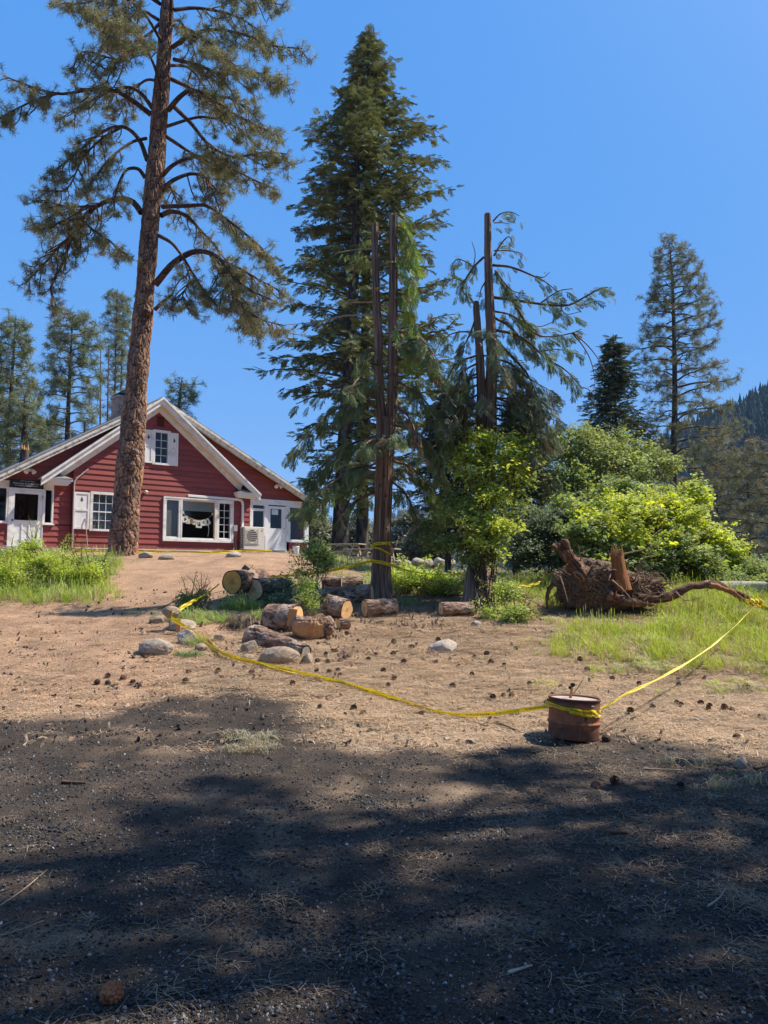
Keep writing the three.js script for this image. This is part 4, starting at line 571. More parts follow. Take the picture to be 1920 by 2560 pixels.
// the ponderosa, the spruce and other conifers on the right
conifer({ name: 'ponderosa_pine', label: 'lone open crowned pine standing tall against the sky at right', seed: 211, d: 42, r0: 0.3, pine: true, line: [[603, 1674], [760, 1683], [1000, 1687], [1160, 1684], [1300, 1684]], foot: true, bark: M.fir,
  env: [[604, 8, 8], [640, 30, 38], [685, 40, 70], [750, 62, 98], [790, 60, 115], [820, 70, 118], [862, 122, 112], [930, 85, 128], [980, 95, 148], [1035, 75, 172], [1072, 78, 192], [1130, 60, 185], [1180, 60, 160], [1240, 50, 120]], gap: 0.55, whorl: 2.5, step: 0.42, size: 0.95, color: [0.23, 0.235, 0.11], lift: 0.7, sub: 0.9, dense: 0.25, geo: foliage.tuftMid, mat: M.pineNeedle });
conifer({ name: 'spruce', label: 'dark narrow spruce between the cedar and the right hand pine', seed: 213, d: 37, r0: 0.2, line: [[836, 1533], [1250, 1545]], foot: true, env: [[838, 3, 3], [880, 22, 22], [930, 40, 52], [980, 54, 74], [1040, 76, 98], [1100, 92, 118], [1180, 100, 128], [1260, 100, 128]], gap: 0.35, whorl: 4.2, size: 0.55, step: 0.2, color: [0.14, 0.165, 0.07], rise: 0.15, sag: 0.25, hang: -0.2, geo: foliage.fir, mat: M.firNeedle });
conifer({ name: 'young_fir', label: 'dark young fir filling the space behind the right cedar', seed: 215, d: 24, r0: 0.14, line: [[960, 1120], [1380, 1120]], foot: true, env: [[962, 4, 4], [1010, 40, 44], [1080, 70, 80], [1160, 85, 110], [1260, 80, 120], [1340, 70, 110]], gap: 0.3, whorl: 3.6, size: 0.5, step: 0.17, color: [0.1, 0.115, 0.055], rise: 0.1, sag: 0.35, hang: -0.6, geo: foliage.fir, mat: M.firNeedle });
conifer({ name: 'young_fir', label: 'dark drooping young fir between the right cedar and the pale broadleaf tree', seed: 217, d: 23, r0: 0.14, line: [[1000, 1300], [1380, 1290]], foot: true, env: [[1002, 4, 4], [1050, 46, 44], [1120, 80, 70], [1220, 90, 85], [1330, 90, 90]], gap: 0.3, whorl: 3.6, size: 0.5, step: 0.17, color: [0.1, 0.12, 0.055], rise: 0.05, sag: 0.4, hang: -0.7, geo: foliage.fir, mat: M.firNeedle });
for (const [x, y, d, w, label, seed] of [[1790, 1085, 52, 95, 'olive pine right of the lone pine, at the foot of the hillside', 221], [1868, 1130, 40, 105, 'broad dark pine at the right edge above the bushes', 223], [1925, 1090, 34, 85, 'near dark pine cut by the right edge of the picture', 225], [1730, 1190, 60, 60, 'small olive pine just behind the lone pine trunk', 227]])
  conifer({ name: 'ponderosa_pine', label, seed, d, r0: 0.2, pine: true, line: [[y, x], [1330, x + 4], [1440, x + 4]], foot: true, env: [[y + 2, 4, 4], [y + 40, w * 0.4, w * 0.4], [y + 120, w * 0.8, w * 0.8], [y + 220, w, w], [1400, w * 0.9, w * 0.9]], gap: 0.55, whorl: 2.2, step: 0.6, size: 1.15, color: [0.24, 0.23, 0.115], lift: 0.6, sub: 0.9, dense: 0.2, geo: foliage.tuftMid, mat: M.pineNeedle });
// pines beyond the house
for (const [x0, x1, y, d, env, label, seed, size] of [
  [40, 22, 788, 44, [[4, 4], [30, 34], [48, 46], [42, 52], [60, 62], [66, 70], [60, 66]], 'leftmost pine behind the roof, close to the left edge', 231, 1], [182, 168, 782, 42, [[14, 14], [48, 56], [66, 72], [80, 78], [70, 74], [76, 78], [60, 66]], 'second pine behind the roof with an open twiggy crown', 233, 1],
  [293, 285, 722, 58, [[3, 3], [20, 16], [22, 20], [20, 16], [10, 16], [12, 12], [10, 10]], 'slender pine just left of the big trunk', 235, 0.85], [308, 300, 735, 60, [[3, 3], [12, 20], [16, 24], [16, 22], [10, 18], [8, 14], [8, 10]], 'slender pine half hidden by the big trunk', 237, 0.85],
  [455, 440, 944, 40, [[4, 4], [14, 16], [18, 30], [24, 40], [40, 60], [50, 66], [50, 60]], 'small pine top showing over the right slope of the roof', 239, 0.9], [62, 60, 985, 38, [[4, 4], [20, 24], [40, 44], [55, 60], [64, 66], [60, 60], [60, 60]], 'short bushy pine low behind the left end of the roof', 241, 1], [-40, -45, 840, 46, [[4, 4], [30, 30], [50, 50], [60, 60], [70, 70], [70, 70], [60, 60]], 'pine whose right boughs reach in at the left edge', 243, 1], [118, 116, 1040, 48, [[4, 4], [20, 20], [36, 36], [50, 50], [56, 56], [60, 60], [60, 60]], 'low dense pine peeping over the roof between the two taller ones', 245, 1]])
  conifer({ name: 'ponderosa_pine', label, seed, d, r0: d > 55 ? 0.17 : 0.24, pine: true, line: [[y, x0], [1100, x1], [1400, x1 - 4]], foot: true, seg: 9, bark: M.pineLimb, env: env.map((e, k) => [y + [2, 40, 85, 140, 200, 270, 420][k], e[0], e[1]]), gap: 0.6, whorl: 2.6, step: 0.42, size: size * 1.15, color: [0.2, 0.235, 0.1], lift: 0.7, sub: 0.75, dense: 0.35, bare: 0.14, geo: foliage.tuftMid, mat: M.pineNeedle });
for (const [x0, x1, y, d, label, seed] of [[252, 250, 835, 56, 'bare thin dead trunk nearest the second pine behind the roof', 251], [272, 268, 862, 56, 'bare thin dead trunk beside the slender pines', 253]]) {
  const t = thing('dead_tree', label, 'tree'), c = new Crown(seed), g = new GB(), r = c.r, path = [P(x1 - 4, 1400, d), P(x1, 1100, d), P(x0, y, d)];
  part('trunk', new GB().tube(spline(path, 12), (k) => 0.13 * (1 - 0.85 * k), 7).build(), M.pineLimb, t);
  for (let k = 0; k < 26; k++) { const y2 = lerp(y + 10, 1080, r()), p = P(lerp(x0, x1, (y2 - y) / (1100 - y)), y2, d), a = r() * 6.28, L = 0.4 + 0.8 * r(), e = p.clone().add(V(Math.cos(a) * L, 0.5 * L, Math.sin(a) * L)); g.tube([p, p.clone().lerp(e, 0.5).add(V(0, -0.1, 0)), e], (s) => 0.02 * (1 - 0.7 * s), 4); }
  part('branches', g.build(), M.pineLimb, t).userData.kind = 'stuff';
}
{ // broken trunk behind the left of the roof
  const t = thing('broken_trunk', 'snapped orange wooded trunk behind the left end of the roof', 'tree'), p = P(58, 1165, 30), q = P(62, 1126, 30), b = p.clone(); b.y = ground(b.x, b.z);
  part('trunk', new GB().tube([b, p, q], () => 0.17, 10, { cap: true }).build(), M.fir, t); const r = rngOf(3), g = new GB(); for (let k = 0; k < 9; k++) { const a = k / 9 * 6.28, e = q.clone().add(V(Math.cos(a) * 0.12, 0, Math.sin(a) * 0.12)); g.tube([e, e.clone().add(V(0, 0.1 + 0.25 * r(), 0))], (s) => 0.05 * (1 - 0.9 * s), 5); } part('splinters', g.build(), M.wood, t);
}

// ------------------------------------------------------------------ the topped cedars
function cedarLimb(c, g, pts, r0, o = {}) { // thin limb with flat sprays hanging below it
  const r = c.r, path = spline(pts, 18), n = path.length, L = path.reduce((s, p, k) => s + (k ? p.distanceTo(path[k - 1]) : 0), 0);
  g.tube(path, (t) => r0 * (1 - 0.85 * t) + 0.005, 6, { uw: 0.4 });
  for (let t = o.start ?? 0.15; t <= 1.01; t += (o.step ?? 0.16) * 0.62 / L * (0.6 + 0.8 * r())) {
    const k = Math.min(n - 2, Math.floor(t * (n - 1))), p = path[k], d = V().subVectors(path[k + 1], path[k]).normalize();
    for (let m = 0; m < (o.m ?? 2); m++) { if (r() < (o.hole ?? 0.15)) continue; const a = (r() - 0.5) * 2.4, q = d.clone().applyAxisAngle(V(0, 1, 0), a).multiplyScalar(0.9).add(V(0, -(o.hang ?? 0.7) * 0.55 * (0.1 + 1.2 * r()), 0)).normalize(); c.along(p.clone().addScaledVector(rdir(r), 0.12).add(V(0, -0.1 * r(), 0)), q, V(1.2 * (r() - 0.5), 0.5, 1.4 * (r() - 0.5) + 0.2), (o.size ?? 0.6) * 0.62 * (0.6 + 0.7 * r()), r() < (o.dead ?? 0.02) ? vary([0.26, 0.14, 0.07], r) : vary(o.color ?? [0.15, 0.21, 0.055], r, 0.35)); }
  }
}
{
  const D = 17.2, base = onGround(955, 1492), t = thing('cedar', 'split topped cedar with two cut stems and tape round its trunk', 'tree');
  const px = (l, d1 = D, d0 = D) => l.map(([x, y], k) => P(x, y, lerp(d0, d1, k / (l.length - 1))));
  const low = [base.clone().add(V(0, -0.15, 0)), ...px([[953, 1470], [953, 1400], [956, 1300], [960, 1200], [963, 1120], [965, 1045]])];
  const w = [[0, 92], [0.04, 74], [0.09, 60], [0.17, 50], [0.26, 45], [0.5, 41], [0.8, 44], [1, 46]], rad = (k) => curve(w, k) / 2 / F * D; rad.lobe = (a, l) => (0.05 + 0.2 * Math.exp(-l * 2.2)) * Math.sin(a * 6 + 0.8) + 0.03 * Math.sin(a * 11 + l * 0.7);
  part('trunk', trunkGeo(low, rad, 84, 200, 0.055, (u, v) => cedarH(mod(u, 1), mod(v, 1)), [2, 0.35]), M.cedar, t);
  for (const [l, ra, rb] of [[[[957, 1120], [953, 1045], [947, 960], [946, 850], [940, 720], [937, 560]], 0.115, 0.075], [[[973, 1120], [978, 1045], [981, 960], [982, 850], [983, 720], [984, 541]], 0.125, 0.095]]) { const rr = (k) => lerp(ra, rb, k); rr.lobe = (a, ln) => 0.06 * Math.sin(a * 4 + ln * 0.8) + 0.03 * Math.sin(a * 9); const p = px(l); part('stem', trunkGeo(p, rr, 40, 190, 0.05, (u, v) => 0.75 * cedarH(mod(u, 1), mod(v * 0.8, 1)) + 0.25 * barkH(u * 0.7, v), [1, 0.35]), M.cedar, t); const cf = part('cut_top', new THREE.CylinderGeometry(rb * 0.97, rb * 0.97, 0.012, 16), M.grey, t); cf.position.copy(p[p.length - 1]); }
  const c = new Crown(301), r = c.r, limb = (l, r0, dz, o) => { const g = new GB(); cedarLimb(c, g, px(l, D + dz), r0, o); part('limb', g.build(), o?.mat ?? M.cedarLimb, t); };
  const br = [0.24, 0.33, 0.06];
  limb([[938, 787], [860, 790], [790, 805], [715, 812]], 0.022, -0.8, { start: 2, mat: M.paleTwig }); limb([[938, 755], [870, 758], [800, 775]], 0.016, -0.4, { start: 2, mat: M.paleTwig }); limb([[936, 622], [890, 624], [845, 632]], 0.014, -0.3, { start: 0.7, mat: M.paleTwig, size: 0.35, color: br });
  for (const [y, dx, dz] of [[548, 40, 0.4], [580, 48, -0.3], [620, 52, 0.2], [665, 50, -0.5], [700, 55, 0.4], [745, 52, -0.2], [790, 58, 0.5], [840, 55, -0.4], [880, 60, 0.3]]) limb([[985, y - 14], [985 + dx * 0.45, y - 8], [985 + dx * 0.8, y + 20], [985 + dx, y + 62]], 0.018, dz, { color: br, hang: 0.9, size: 0.62, step: 0.13, m: 2, hole: 0.15 });
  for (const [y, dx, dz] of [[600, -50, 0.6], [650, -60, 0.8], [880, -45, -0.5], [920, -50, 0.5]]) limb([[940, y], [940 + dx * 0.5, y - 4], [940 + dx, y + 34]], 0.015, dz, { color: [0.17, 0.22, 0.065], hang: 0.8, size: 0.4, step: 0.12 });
  for (const [l, dz, o] of [[[[945, 1020], [890, 1000], [830, 1030], [770, 1085], [718, 1140]], -0.8, {}], [[[945, 1000], [880, 960], [800, 985], [740, 1010]], -0.4, { m: 1 }], [[[940, 1090], [880, 1110], [820, 1150], [775, 1200]], -0.6, {}], [[[940, 1170], [890, 1170], [840, 1200], [790, 1235], [745, 1275]], -1.2, {}], [[[940, 1180], [870, 1215], [800, 1255], [755, 1300]], 0.8, {}], [[[935, 1230], [880, 1260], [840, 1310]], -0.4, { m: 1 }],
    [[[985, 950], [1040, 980], [1090, 1040], [1125, 1110]], -0.4, {}], [[[985, 900], [1060, 900], [1110, 950], [1140, 1010]], 0.8, {}], [[[980, 1060], [1040, 1080], [1085, 1130], [1105, 1200]], -0.6, {}], [[[975, 1150], [1030, 1170], [1080, 1230], [1100, 1290]], 0.4, {}], [[[975, 1200], [1010, 1230], [1040, 1290], [1050, 1330]], -0.4, {}], [[[980, 1010], [1020, 1040], [1040, 1090], [1048, 1140]], -0.9, { dead: 0.5, size: 0.35 }], [[[960, 1120], [960, 1095], [990, 1090], [1010, 1110]], -1.1, { size: 0.4 }], [[[960, 1110], [930, 1100], [905, 1120]], -1.1, { size: 0.4 }], [[[985, 860], [1050, 850], [1095, 900]], -0.9, {}], [[[940, 960], [900, 945], [870, 985]], -0.9, { color: [0.17, 0.22, 0.065] }]]) limb(l, 0.03, dz * 1.6, { size: 0.55, step: 0.13, hang: 0.85, m: 3, color: [0.15, 0.2, 0.06], ...o });
  for (let k = 0; k < 26; k++) { const s = k % 2 ? [983, 0.1] : [942, 0.09], y = 600 + r() * 480, st = new GB().tube([P(s[0] + (r() - 0.5) * 22, y, D - 0.07), P(s[0] + (r() - 0.5) * 34, y - 4, D - 0.2)], (q) => 0.022 - 0.01 * q, 5, { cap: true }); if (k < 14) part('branch_stub', st.build(), k % 3 ? M.cedarLimb : M.wood, t); }
  for (const [x, y, s] of [[952, 1214, 5], [958, 1190, 6], [965, 1240, 4], [949, 1330, 3], [966, 1322, 3], [960, 1260, 3]]) { const k = part('knot', new THREE.SphereGeometry(s / F * D, 10, 8), M.dark, t); k.position.copy(P(x, y, D - 0.17)); k.scale.z = 0.5; }
  c.done('fronds', foliage.cedar, M.cedarLeaf, t);
}
{
  const D = 17.4, t = thing('cedar', 'topped cedar with two dark cut stems and long drooping right boughs', 'tree'), base = onGround(1192, 1517);
  const z = (l, dz = 0) => l.map(([x, y], k) => P(1080 + x / 3.16, 500 + y / 3.16, D + dz * k / (l.length - 1)));
  const dB = -base.z, wv = (l) => l.map(([x, y]) => P(x, y, D));
  { const low = [base.clone().add(V(0, -0.15, 0)), P(1194, 1470, dB + 0.1), P(1200, 1380, D), P(1212, 1250, D), P(1222, 1100, D)], w = [[0, 100], [0.06, 78], [0.16, 62], [0.4, 52], [1, 36]], rad = (k) => curve(w, k) / 2 / F * D; rad.lobe = (a, l) => (0.05 + 0.16 * Math.exp(-l * 2)) * Math.sin(a * 6 + 2); part('trunk', trunkGeo(low, rad, 60, 130, 0.05, (u, v) => cedarH(mod(u, 1), mod(v, 1)), [2, 0.35]), M.cedar, t); }
  const stem = (l, ra, rb) => { const rr = (k) => lerp(ra, rb, k); rr.lobe = (a, ln) => 0.06 * Math.sin(a * 4 + ln); const p = wv(l); part('stem', trunkGeo(p, rr, 32, 150, 0.045, (u, v) => 0.75 * cedarH(mod(u, 1), mod(v * 0.8, 1)) + 0.25 * barkH(u * 0.7, v), [1, 0.35]), M.cedar, t); const cf = part('cut_top', new THREE.SphereGeometry(rb, 14, 6, 0, 6.3, 0, 1.57), M.cedar, t); cf.position.copy(p[p.length - 1]); cf.scale.y = 0.5; };
  stem([[1226, 1120], [1226, 1000], [1230, 880], [1224, 760], [1220, 640], [1219, 536]], 0.15, 0.075); stem([[1204, 1180], [1200, 1080], [1203, 980], [1200, 900], [1194, 820], [1190, 756]], 0.12, 0.07);
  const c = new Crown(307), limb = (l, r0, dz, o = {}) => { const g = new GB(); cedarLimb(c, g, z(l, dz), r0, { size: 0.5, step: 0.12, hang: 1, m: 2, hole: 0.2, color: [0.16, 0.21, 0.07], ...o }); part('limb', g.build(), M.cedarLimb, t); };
  limb([[480, 170], [540, 110], [620, 95], [690, 125]], 0.015, -0.3, { size: 0.34 }); limb([[490, 180], [560, 180], [625, 190]], 0.012, 0.2, { size: 0.3 }); limb([[490, 440], [550, 340], [610, 290], [640, 350]], 0.018, 0.3, { size: 0.38 }); limb([[490, 400], [600, 400], [700, 420], [720, 440]], 0.014, -0.3, { size: 0.34 });
  limb([[480, 515], [620, 530], [800, 600], [900, 650], [985, 720]], 0.03, -0.6, { m: 1, hole: 0.35, size: 0.4 }); limb([[490, 770], [650, 790], [850, 820], [1080, 830], [1200, 770], [1330, 700], [1390, 690]], 0.036, -0.8, { m: 2, start: 0.35, size: 0.45 }); limb([[500, 575], [600, 740], [700, 900], [780, 1030], [880, 1080], [1110, 1050], [1180, 1020]], 0.036, 0.5); limb([[500, 560], [560, 640], [640, 720], [740, 740]], 0.02, -0.8);
  limb([[510, 1030], [650, 1060], [780, 1140], [900, 1250], [1050, 1340], [1190, 1490]], 0.036, -0.6); limb([[510, 1110], [640, 1250], [750, 1370], [820, 1530], [850, 1600]], 0.034, 0.6); limb([[490, 880], [600, 900], [720, 960], [850, 1000], [960, 960]], 0.024, 0.8); limb([[490, 930], [600, 990], [700, 1090], [820, 1190], [1000, 1180], [1190, 1230]], 0.03, 1.2);
  limb([[1060, 830], [1020, 850], [1060, 900], [1180, 880]], 0.014, 0, {}); limb([[850, 820], [1000, 720], [1110, 700]], 0.016, -0.4, {}); limb([[820, 600], [880, 610], [930, 570]], 0.01, 0, { m: 1, hole: 0.7, size: 0.2 });
  limb([[1110, 1050], [1190, 1150], [1250, 1260], [1285, 1400], [1285, 1490]], 0.012, 0, { m: 1, hole: 0.86, size: 0.25 }); limb([[1120, 1050], [1230, 1150], [1310, 1250], [1370, 1350]], 0.012, -0.5, { m: 1, hole: 0.86, size: 0.25 }); limb([[1190, 1480], [1240, 1500], [1260, 1600]], 0.01, 0, { m: 1, hole: 0.6, size: 0.3 });
  limb([[410, 450], [330, 530], [250, 660], [240, 720], [330, 800]], 0.024, 0.3, { m: 2, size: 0.42 }); limb([[330, 530], [250, 480], [190, 470], [140, 560]], 0.012, 0.6, { size: 0.42 }); limb([[330, 525], [340, 420], [315, 330]], 0.008, -0.2, { start: 2 }); limb([[260, 650], [170, 620], [90, 680]], 0.014, 0.5, { size: 0.45 }); limb([[420, 650], [390, 700], [370, 790]], 0.016, -0.2, { hole: 0.6 });
  limb([[340, 950], [290, 1080], [250, 1150], [200, 1220]], 0.02, -0.3, { hole: 0.4 }); limb([[340, 1050], [250, 1040], [150, 1060], [80, 1110]], 0.02, 0.6); limb([[400, 1110], [440, 1040], [480, 1080], [520, 1180]], 0.016, -1.2, { color: [0.19, 0.23, 0.09] }); limb([[400, 1230], [470, 1240], [560, 1330], [600, 1440]], 0.018, -1.3, { color: [0.2, 0.21, 0.11], m: 3 }); limb([[350, 1540], [400, 1580], [450, 1640]], 0.016, -1.2, { color: [0.2, 0.21, 0.11] }); limb([[350, 1230], [260, 1260], [170, 1320], [120, 1420]], 0.022, 0.4, {}); limb([[350, 1400], [270, 1430], [190, 1540]], 0.02, -0.6, {});
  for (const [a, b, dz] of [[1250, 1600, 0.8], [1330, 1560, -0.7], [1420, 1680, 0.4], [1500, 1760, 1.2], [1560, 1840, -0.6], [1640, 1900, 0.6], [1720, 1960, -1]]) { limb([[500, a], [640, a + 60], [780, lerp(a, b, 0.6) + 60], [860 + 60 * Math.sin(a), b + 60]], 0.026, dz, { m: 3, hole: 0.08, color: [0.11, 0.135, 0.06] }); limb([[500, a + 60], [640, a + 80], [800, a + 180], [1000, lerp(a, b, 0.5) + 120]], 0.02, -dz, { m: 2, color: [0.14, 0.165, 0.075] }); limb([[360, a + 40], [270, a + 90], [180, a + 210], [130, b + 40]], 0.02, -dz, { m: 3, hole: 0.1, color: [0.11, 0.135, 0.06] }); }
  c.done('fronds', foliage.cedar, M.cedarLeaf, t);
}
// pines beside the camera, on the right just out of the picture: they shade the foreground
let shadePine; for (const [x, z, h, w, y0, label, seed, gap, dn] of [[9.4, -8.5, 26, 2.2, 9, 'tall pine beyond the right edge that shades the charcoal ground', 261, 0.4, 0.2], [9.0, -6.5, 22, 3.0, 4.5, 'broad pine beyond the right edge, shading the near ground', 263, 0.62, 0.25], [8.2, -5.2, 23, 3.2, 3.6, 'pine nearest the viewer on the right, outside the picture', 265, 0.29, 0.45]]) {
  const t = thing('ponderosa_pine', label, 'tree'), c = new Crown(seed), r = c.r, b = G(x, z, -0.2), e = V(x - 0.2, h, z); part('trunk', trunkGeo([b, b.clone().lerp(e, 0.5), e], (k) => 0.3 * (1 - 0.93 * k), 20, 40, 0, null, [1, 0.42]), M.pine, t);
  const g = new GB(); let az = r() * 6; for (let y = y0; y < h - 0.5; y += gap * (1 + 0.7 * r())) { az += 2.4; const L = w * (0.75 + 0.5 * r()) * Math.pow(clamp((h - y) / (h - y0) * 1.25), 0.6), p = V(x - 0.2 * y / h, y, z), d = V(Math.cos(az), 0, Math.sin(az)); c.pineLimb(g, [p, p.clone().addScaledVector(d, L * 0.4).add(V(0, 0.12 * L, 0)), p.clone().addScaledVector(d, L * 0.75).add(V(0, 0.1 * L, 0)), p.clone().addScaledVector(d, L)], 0.05, { start: 0.35, step: 0.28, size: 1.2, sub: 0.9, dense: dn }); }
  part('limbs', g.build(), M.pineLimb, t).userData.kind = 'stuff'; c.done('needles', foliage.tuft, M.pineNeedle, t); shadePine = t;
}
// the wood that closes round behind the viewer
[[3.5, 5, 'pine standing right behind the viewer'], [-3.5, 4.5, 'pine standing behind the viewer, a little to the left'], [8, 3, 'pine behind the viewer on the right'], [-8.5, 6, 'pine farther behind the viewer on the left'], [13.5, -3, 'pine beyond the first row at the right'], [-8.5, -1.5, 'pine at the left of the viewer, outside the picture'], [0, 9, 'pine in the second row behind the viewer'], [13, 5, 'pine far behind the viewer on the right'], [-13, 1, 'pine of the outer row at the left of the viewer'], [-11, -6, 'pine outside the left edge above the drive'], [6, 10, 'pine of the outer row behind the viewer'], [-5, 12, 'pine of the outer row behind and to the left'], [16, -9, 'pine on the bank beyond the right edge']].forEach(([x, z, label], k) => { const o = shadePine.clone(); o.name = numbered('ponderosa_pine'); o.userData = { label, category: 'tree' }; o.rotation.y = k * 1.3;  o.position.copy(V(x, 0, z)).sub(V(8.2, 0, -5.2).applyAxisAngle(V(0, 1, 0), k * 1.3)); scene.add(o); });


// ------------------------------------------------------------------ shrubs: leaf clusters through a set of blobs, on stems
function shrub(o) {
  const t = thing(o.name, o.label, o.category ?? 'shrub', null, o.group), r = rngOf(o.seed), m = [], cl = [], g = new GB(), base = o.base;
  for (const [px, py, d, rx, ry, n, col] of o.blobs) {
    const c = P(px, py, d), S = F / d, ax = rx / S, ay = ry / S, az = o.deep ? o.deep : ax * 0.8; let placed = 0, tries = 0;
    while (placed < n && tries++ < n * 6) {
      const q = rdir(r).multiplyScalar(Math.pow(r(), o.core ?? 0.5) * (r() < 0.2 ? 1 + 0.45 * r() : 1)), p = V(c.x + q.x * ax, c.y + q.y * ay, c.z + q.z * az);
      if (p.y < ground(p.x, p.z) + 0.05) continue;
      if (fbm(p.x * (o.nf ?? 1.6), p.y * (o.nf ?? 1.6) * 1.3, p.z * (o.nf ?? 1.6) + o.seed, 3) < (o.cut ?? -0.06)) continue;
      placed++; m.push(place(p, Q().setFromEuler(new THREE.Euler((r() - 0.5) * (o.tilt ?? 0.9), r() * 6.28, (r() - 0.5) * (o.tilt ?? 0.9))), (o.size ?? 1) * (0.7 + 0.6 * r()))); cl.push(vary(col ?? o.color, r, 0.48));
      if (placed % (o.twigs ?? 9) === 0 && base) { const e = base.clone().lerp(c, 0.75).addScaledVector(rdir(r), 0.15); g.tube(spline([e, e.clone().lerp(p, 0.5).add(V(0, 0.06, 0)), p], 5), (s) => (o.tw ?? 0.009) * (1 - 0.7 * s), 4); }
    }
    for (let k = 0; k < (o.sprigs ?? 5); k++) { const w = rdir(r), u = V(w.x, Math.abs(w.y) * 0.9 + 0.15, w.z), e0 = V(c.x + u.x * ax * 0.8, c.y + u.y * ay * 0.8, c.z + u.z * az * 0.8), l = 0.22 + 0.3 * r(), e1 = e0.clone().addScaledVector(u, l).add(V(0, 0.1 * l, 0)), q = Math.max(4, Math.round(n / 30)); g.tube([e0, e0.clone().lerp(e1, 0.5).add(V(0, 0.05, 0)), e1], (s) => (o.tw ?? 0.009) * (1 - 0.7 * s), 4); for (let m2 = 0; m2 < q; m2++) { const p = e0.clone().lerp(e1, m2 / q * 1.05).addScaledVector(rdir(r), 0.06); m.push(place(p, Q().setFromEuler(new THREE.Euler(r() - 0.5, r() * 6.28, r() - 0.5)), (o.size ?? 1) * (0.45 + 0.4 * r()))); cl.push(vary(col ?? o.color, r, 0.45)); } }
    if (base) { const s0 = base.clone().addScaledVector(V(r() - 0.5, 0, r() - 0.5), 0.25); s0.y = ground(s0.x, s0.z) - 0.05; g.tube(spline([s0, s0.clone().lerp(c, 0.5).add(V((r() - 0.5) * 0.3, 0.1, (r() - 0.5) * 0.3)), c.clone().add(V(0, ay * 0.4, 0))], 9), (s) => (o.stem ?? 0.02) * (1 - 0.7 * s), 5); }
  }
  if (g.count) part('stems', g.build(), o.bark ?? M.pineLimb, t).userData.kind = 'stuff';
  copies('leaves', o.leaf ?? foliage.leaf, M.broadLeaf, m, t, cl); return t;
}
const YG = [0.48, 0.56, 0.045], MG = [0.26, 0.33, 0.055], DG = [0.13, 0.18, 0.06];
{ // yellow-green shrub growing up in front of the right cedar
  const t = shrub({ name: 'leafy_shrub', label: 'tall yellow green shrub growing up against the right cedar stump', seed: 401, base: G(...(() => { const p = onGround(1225, 1530); return [p.x, p.z]; })()), color: YG, size: 0.95, stem: 0.02, cut: 0.04, nf: 2.0, core: 0.5,
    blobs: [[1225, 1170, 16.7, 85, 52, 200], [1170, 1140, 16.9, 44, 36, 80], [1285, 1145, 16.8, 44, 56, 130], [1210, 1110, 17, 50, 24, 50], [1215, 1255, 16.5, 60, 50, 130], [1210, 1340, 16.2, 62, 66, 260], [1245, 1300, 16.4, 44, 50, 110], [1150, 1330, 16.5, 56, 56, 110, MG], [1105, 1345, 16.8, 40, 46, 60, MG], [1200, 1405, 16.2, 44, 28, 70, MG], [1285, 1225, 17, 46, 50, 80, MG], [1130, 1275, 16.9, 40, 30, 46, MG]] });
  const g = new GB(); for (const [a, b, c] of [[[1206, 1535], [1190, 1470], [1180, 1430]], [[1222, 1530], [1208, 1480], [1198, 1430]], [[1258, 1515], [1240, 1450], [1262, 1400], [1255, 1360]], [[1258, 1515], [1246, 1470], [1225, 1400]]].map((l) => l)) { const p = [a, b, c].map(([x, y], k) => P(x, y, 15.7 + 0.25 * k)); p[0] = onGround(a[0], a[1]).add(V(0, -0.05, 0)); g.tube(spline(p, 10), (s) => 0.03 * (1 - 0.4 * s), 6); } part('bare_stem', g.build(), M.paleTwig, t);
}
shrub({ name: 'maple_bush', label: 'broad bright green maple bush behind the root plate', seed: 403, base: G(11.2 * 0.8, -20.2), color: [0.52, 0.58, 0.04], leaf: foliage.maple, size: 1.05, tilt: 0.5, cut: 0.0, nf: 1.1, stem: 0.03, tw: 0.012,
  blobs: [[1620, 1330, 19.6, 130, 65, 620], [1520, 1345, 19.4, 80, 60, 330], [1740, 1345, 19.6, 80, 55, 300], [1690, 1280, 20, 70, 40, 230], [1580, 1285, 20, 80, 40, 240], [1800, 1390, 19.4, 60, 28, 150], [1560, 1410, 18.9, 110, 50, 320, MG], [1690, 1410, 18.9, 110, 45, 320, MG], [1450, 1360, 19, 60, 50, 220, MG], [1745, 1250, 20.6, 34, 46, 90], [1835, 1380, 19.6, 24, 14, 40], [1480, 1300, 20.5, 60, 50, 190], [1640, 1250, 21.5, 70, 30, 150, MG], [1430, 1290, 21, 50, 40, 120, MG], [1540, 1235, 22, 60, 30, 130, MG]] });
shrub({ name: 'leafy_tree', label: 'loose pale green broadleaf tree behind the bushes, under the spruce', category: 'tree', seed: 405, base: G(8.2, -26), color: [0.3, 0.35, 0.075], leaf: foliage.leaf, size: 1.15, cut: -0.03, nf: 0.9, stem: 0.06, tw: 0.014,
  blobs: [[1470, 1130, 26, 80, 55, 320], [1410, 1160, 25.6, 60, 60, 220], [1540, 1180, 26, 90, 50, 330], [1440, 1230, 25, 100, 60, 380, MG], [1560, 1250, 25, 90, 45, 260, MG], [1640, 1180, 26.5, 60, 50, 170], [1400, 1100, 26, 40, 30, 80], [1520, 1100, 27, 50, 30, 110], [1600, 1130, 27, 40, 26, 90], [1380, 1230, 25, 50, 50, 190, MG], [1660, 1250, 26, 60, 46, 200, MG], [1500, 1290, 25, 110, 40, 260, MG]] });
shrub({ name: 'leafy_shrub', label: 'dark green shrub left of the upturned root plate', seed: 407, base: G(6.3, -21), color: DG, leaf: foliage.leaf, size: 0.95, cut: -0.03, stem: 0.03, blobs: [[1370, 1340, 20.5, 70, 62, 420], [1310, 1380, 20, 60, 50, 260], [1420, 1400, 20, 60, 40, 220], [1420, 1310, 21, 60, 40, 200], [1290, 1300, 21, 50, 50, 180, [0.18, 0.24, 0.07]]] });
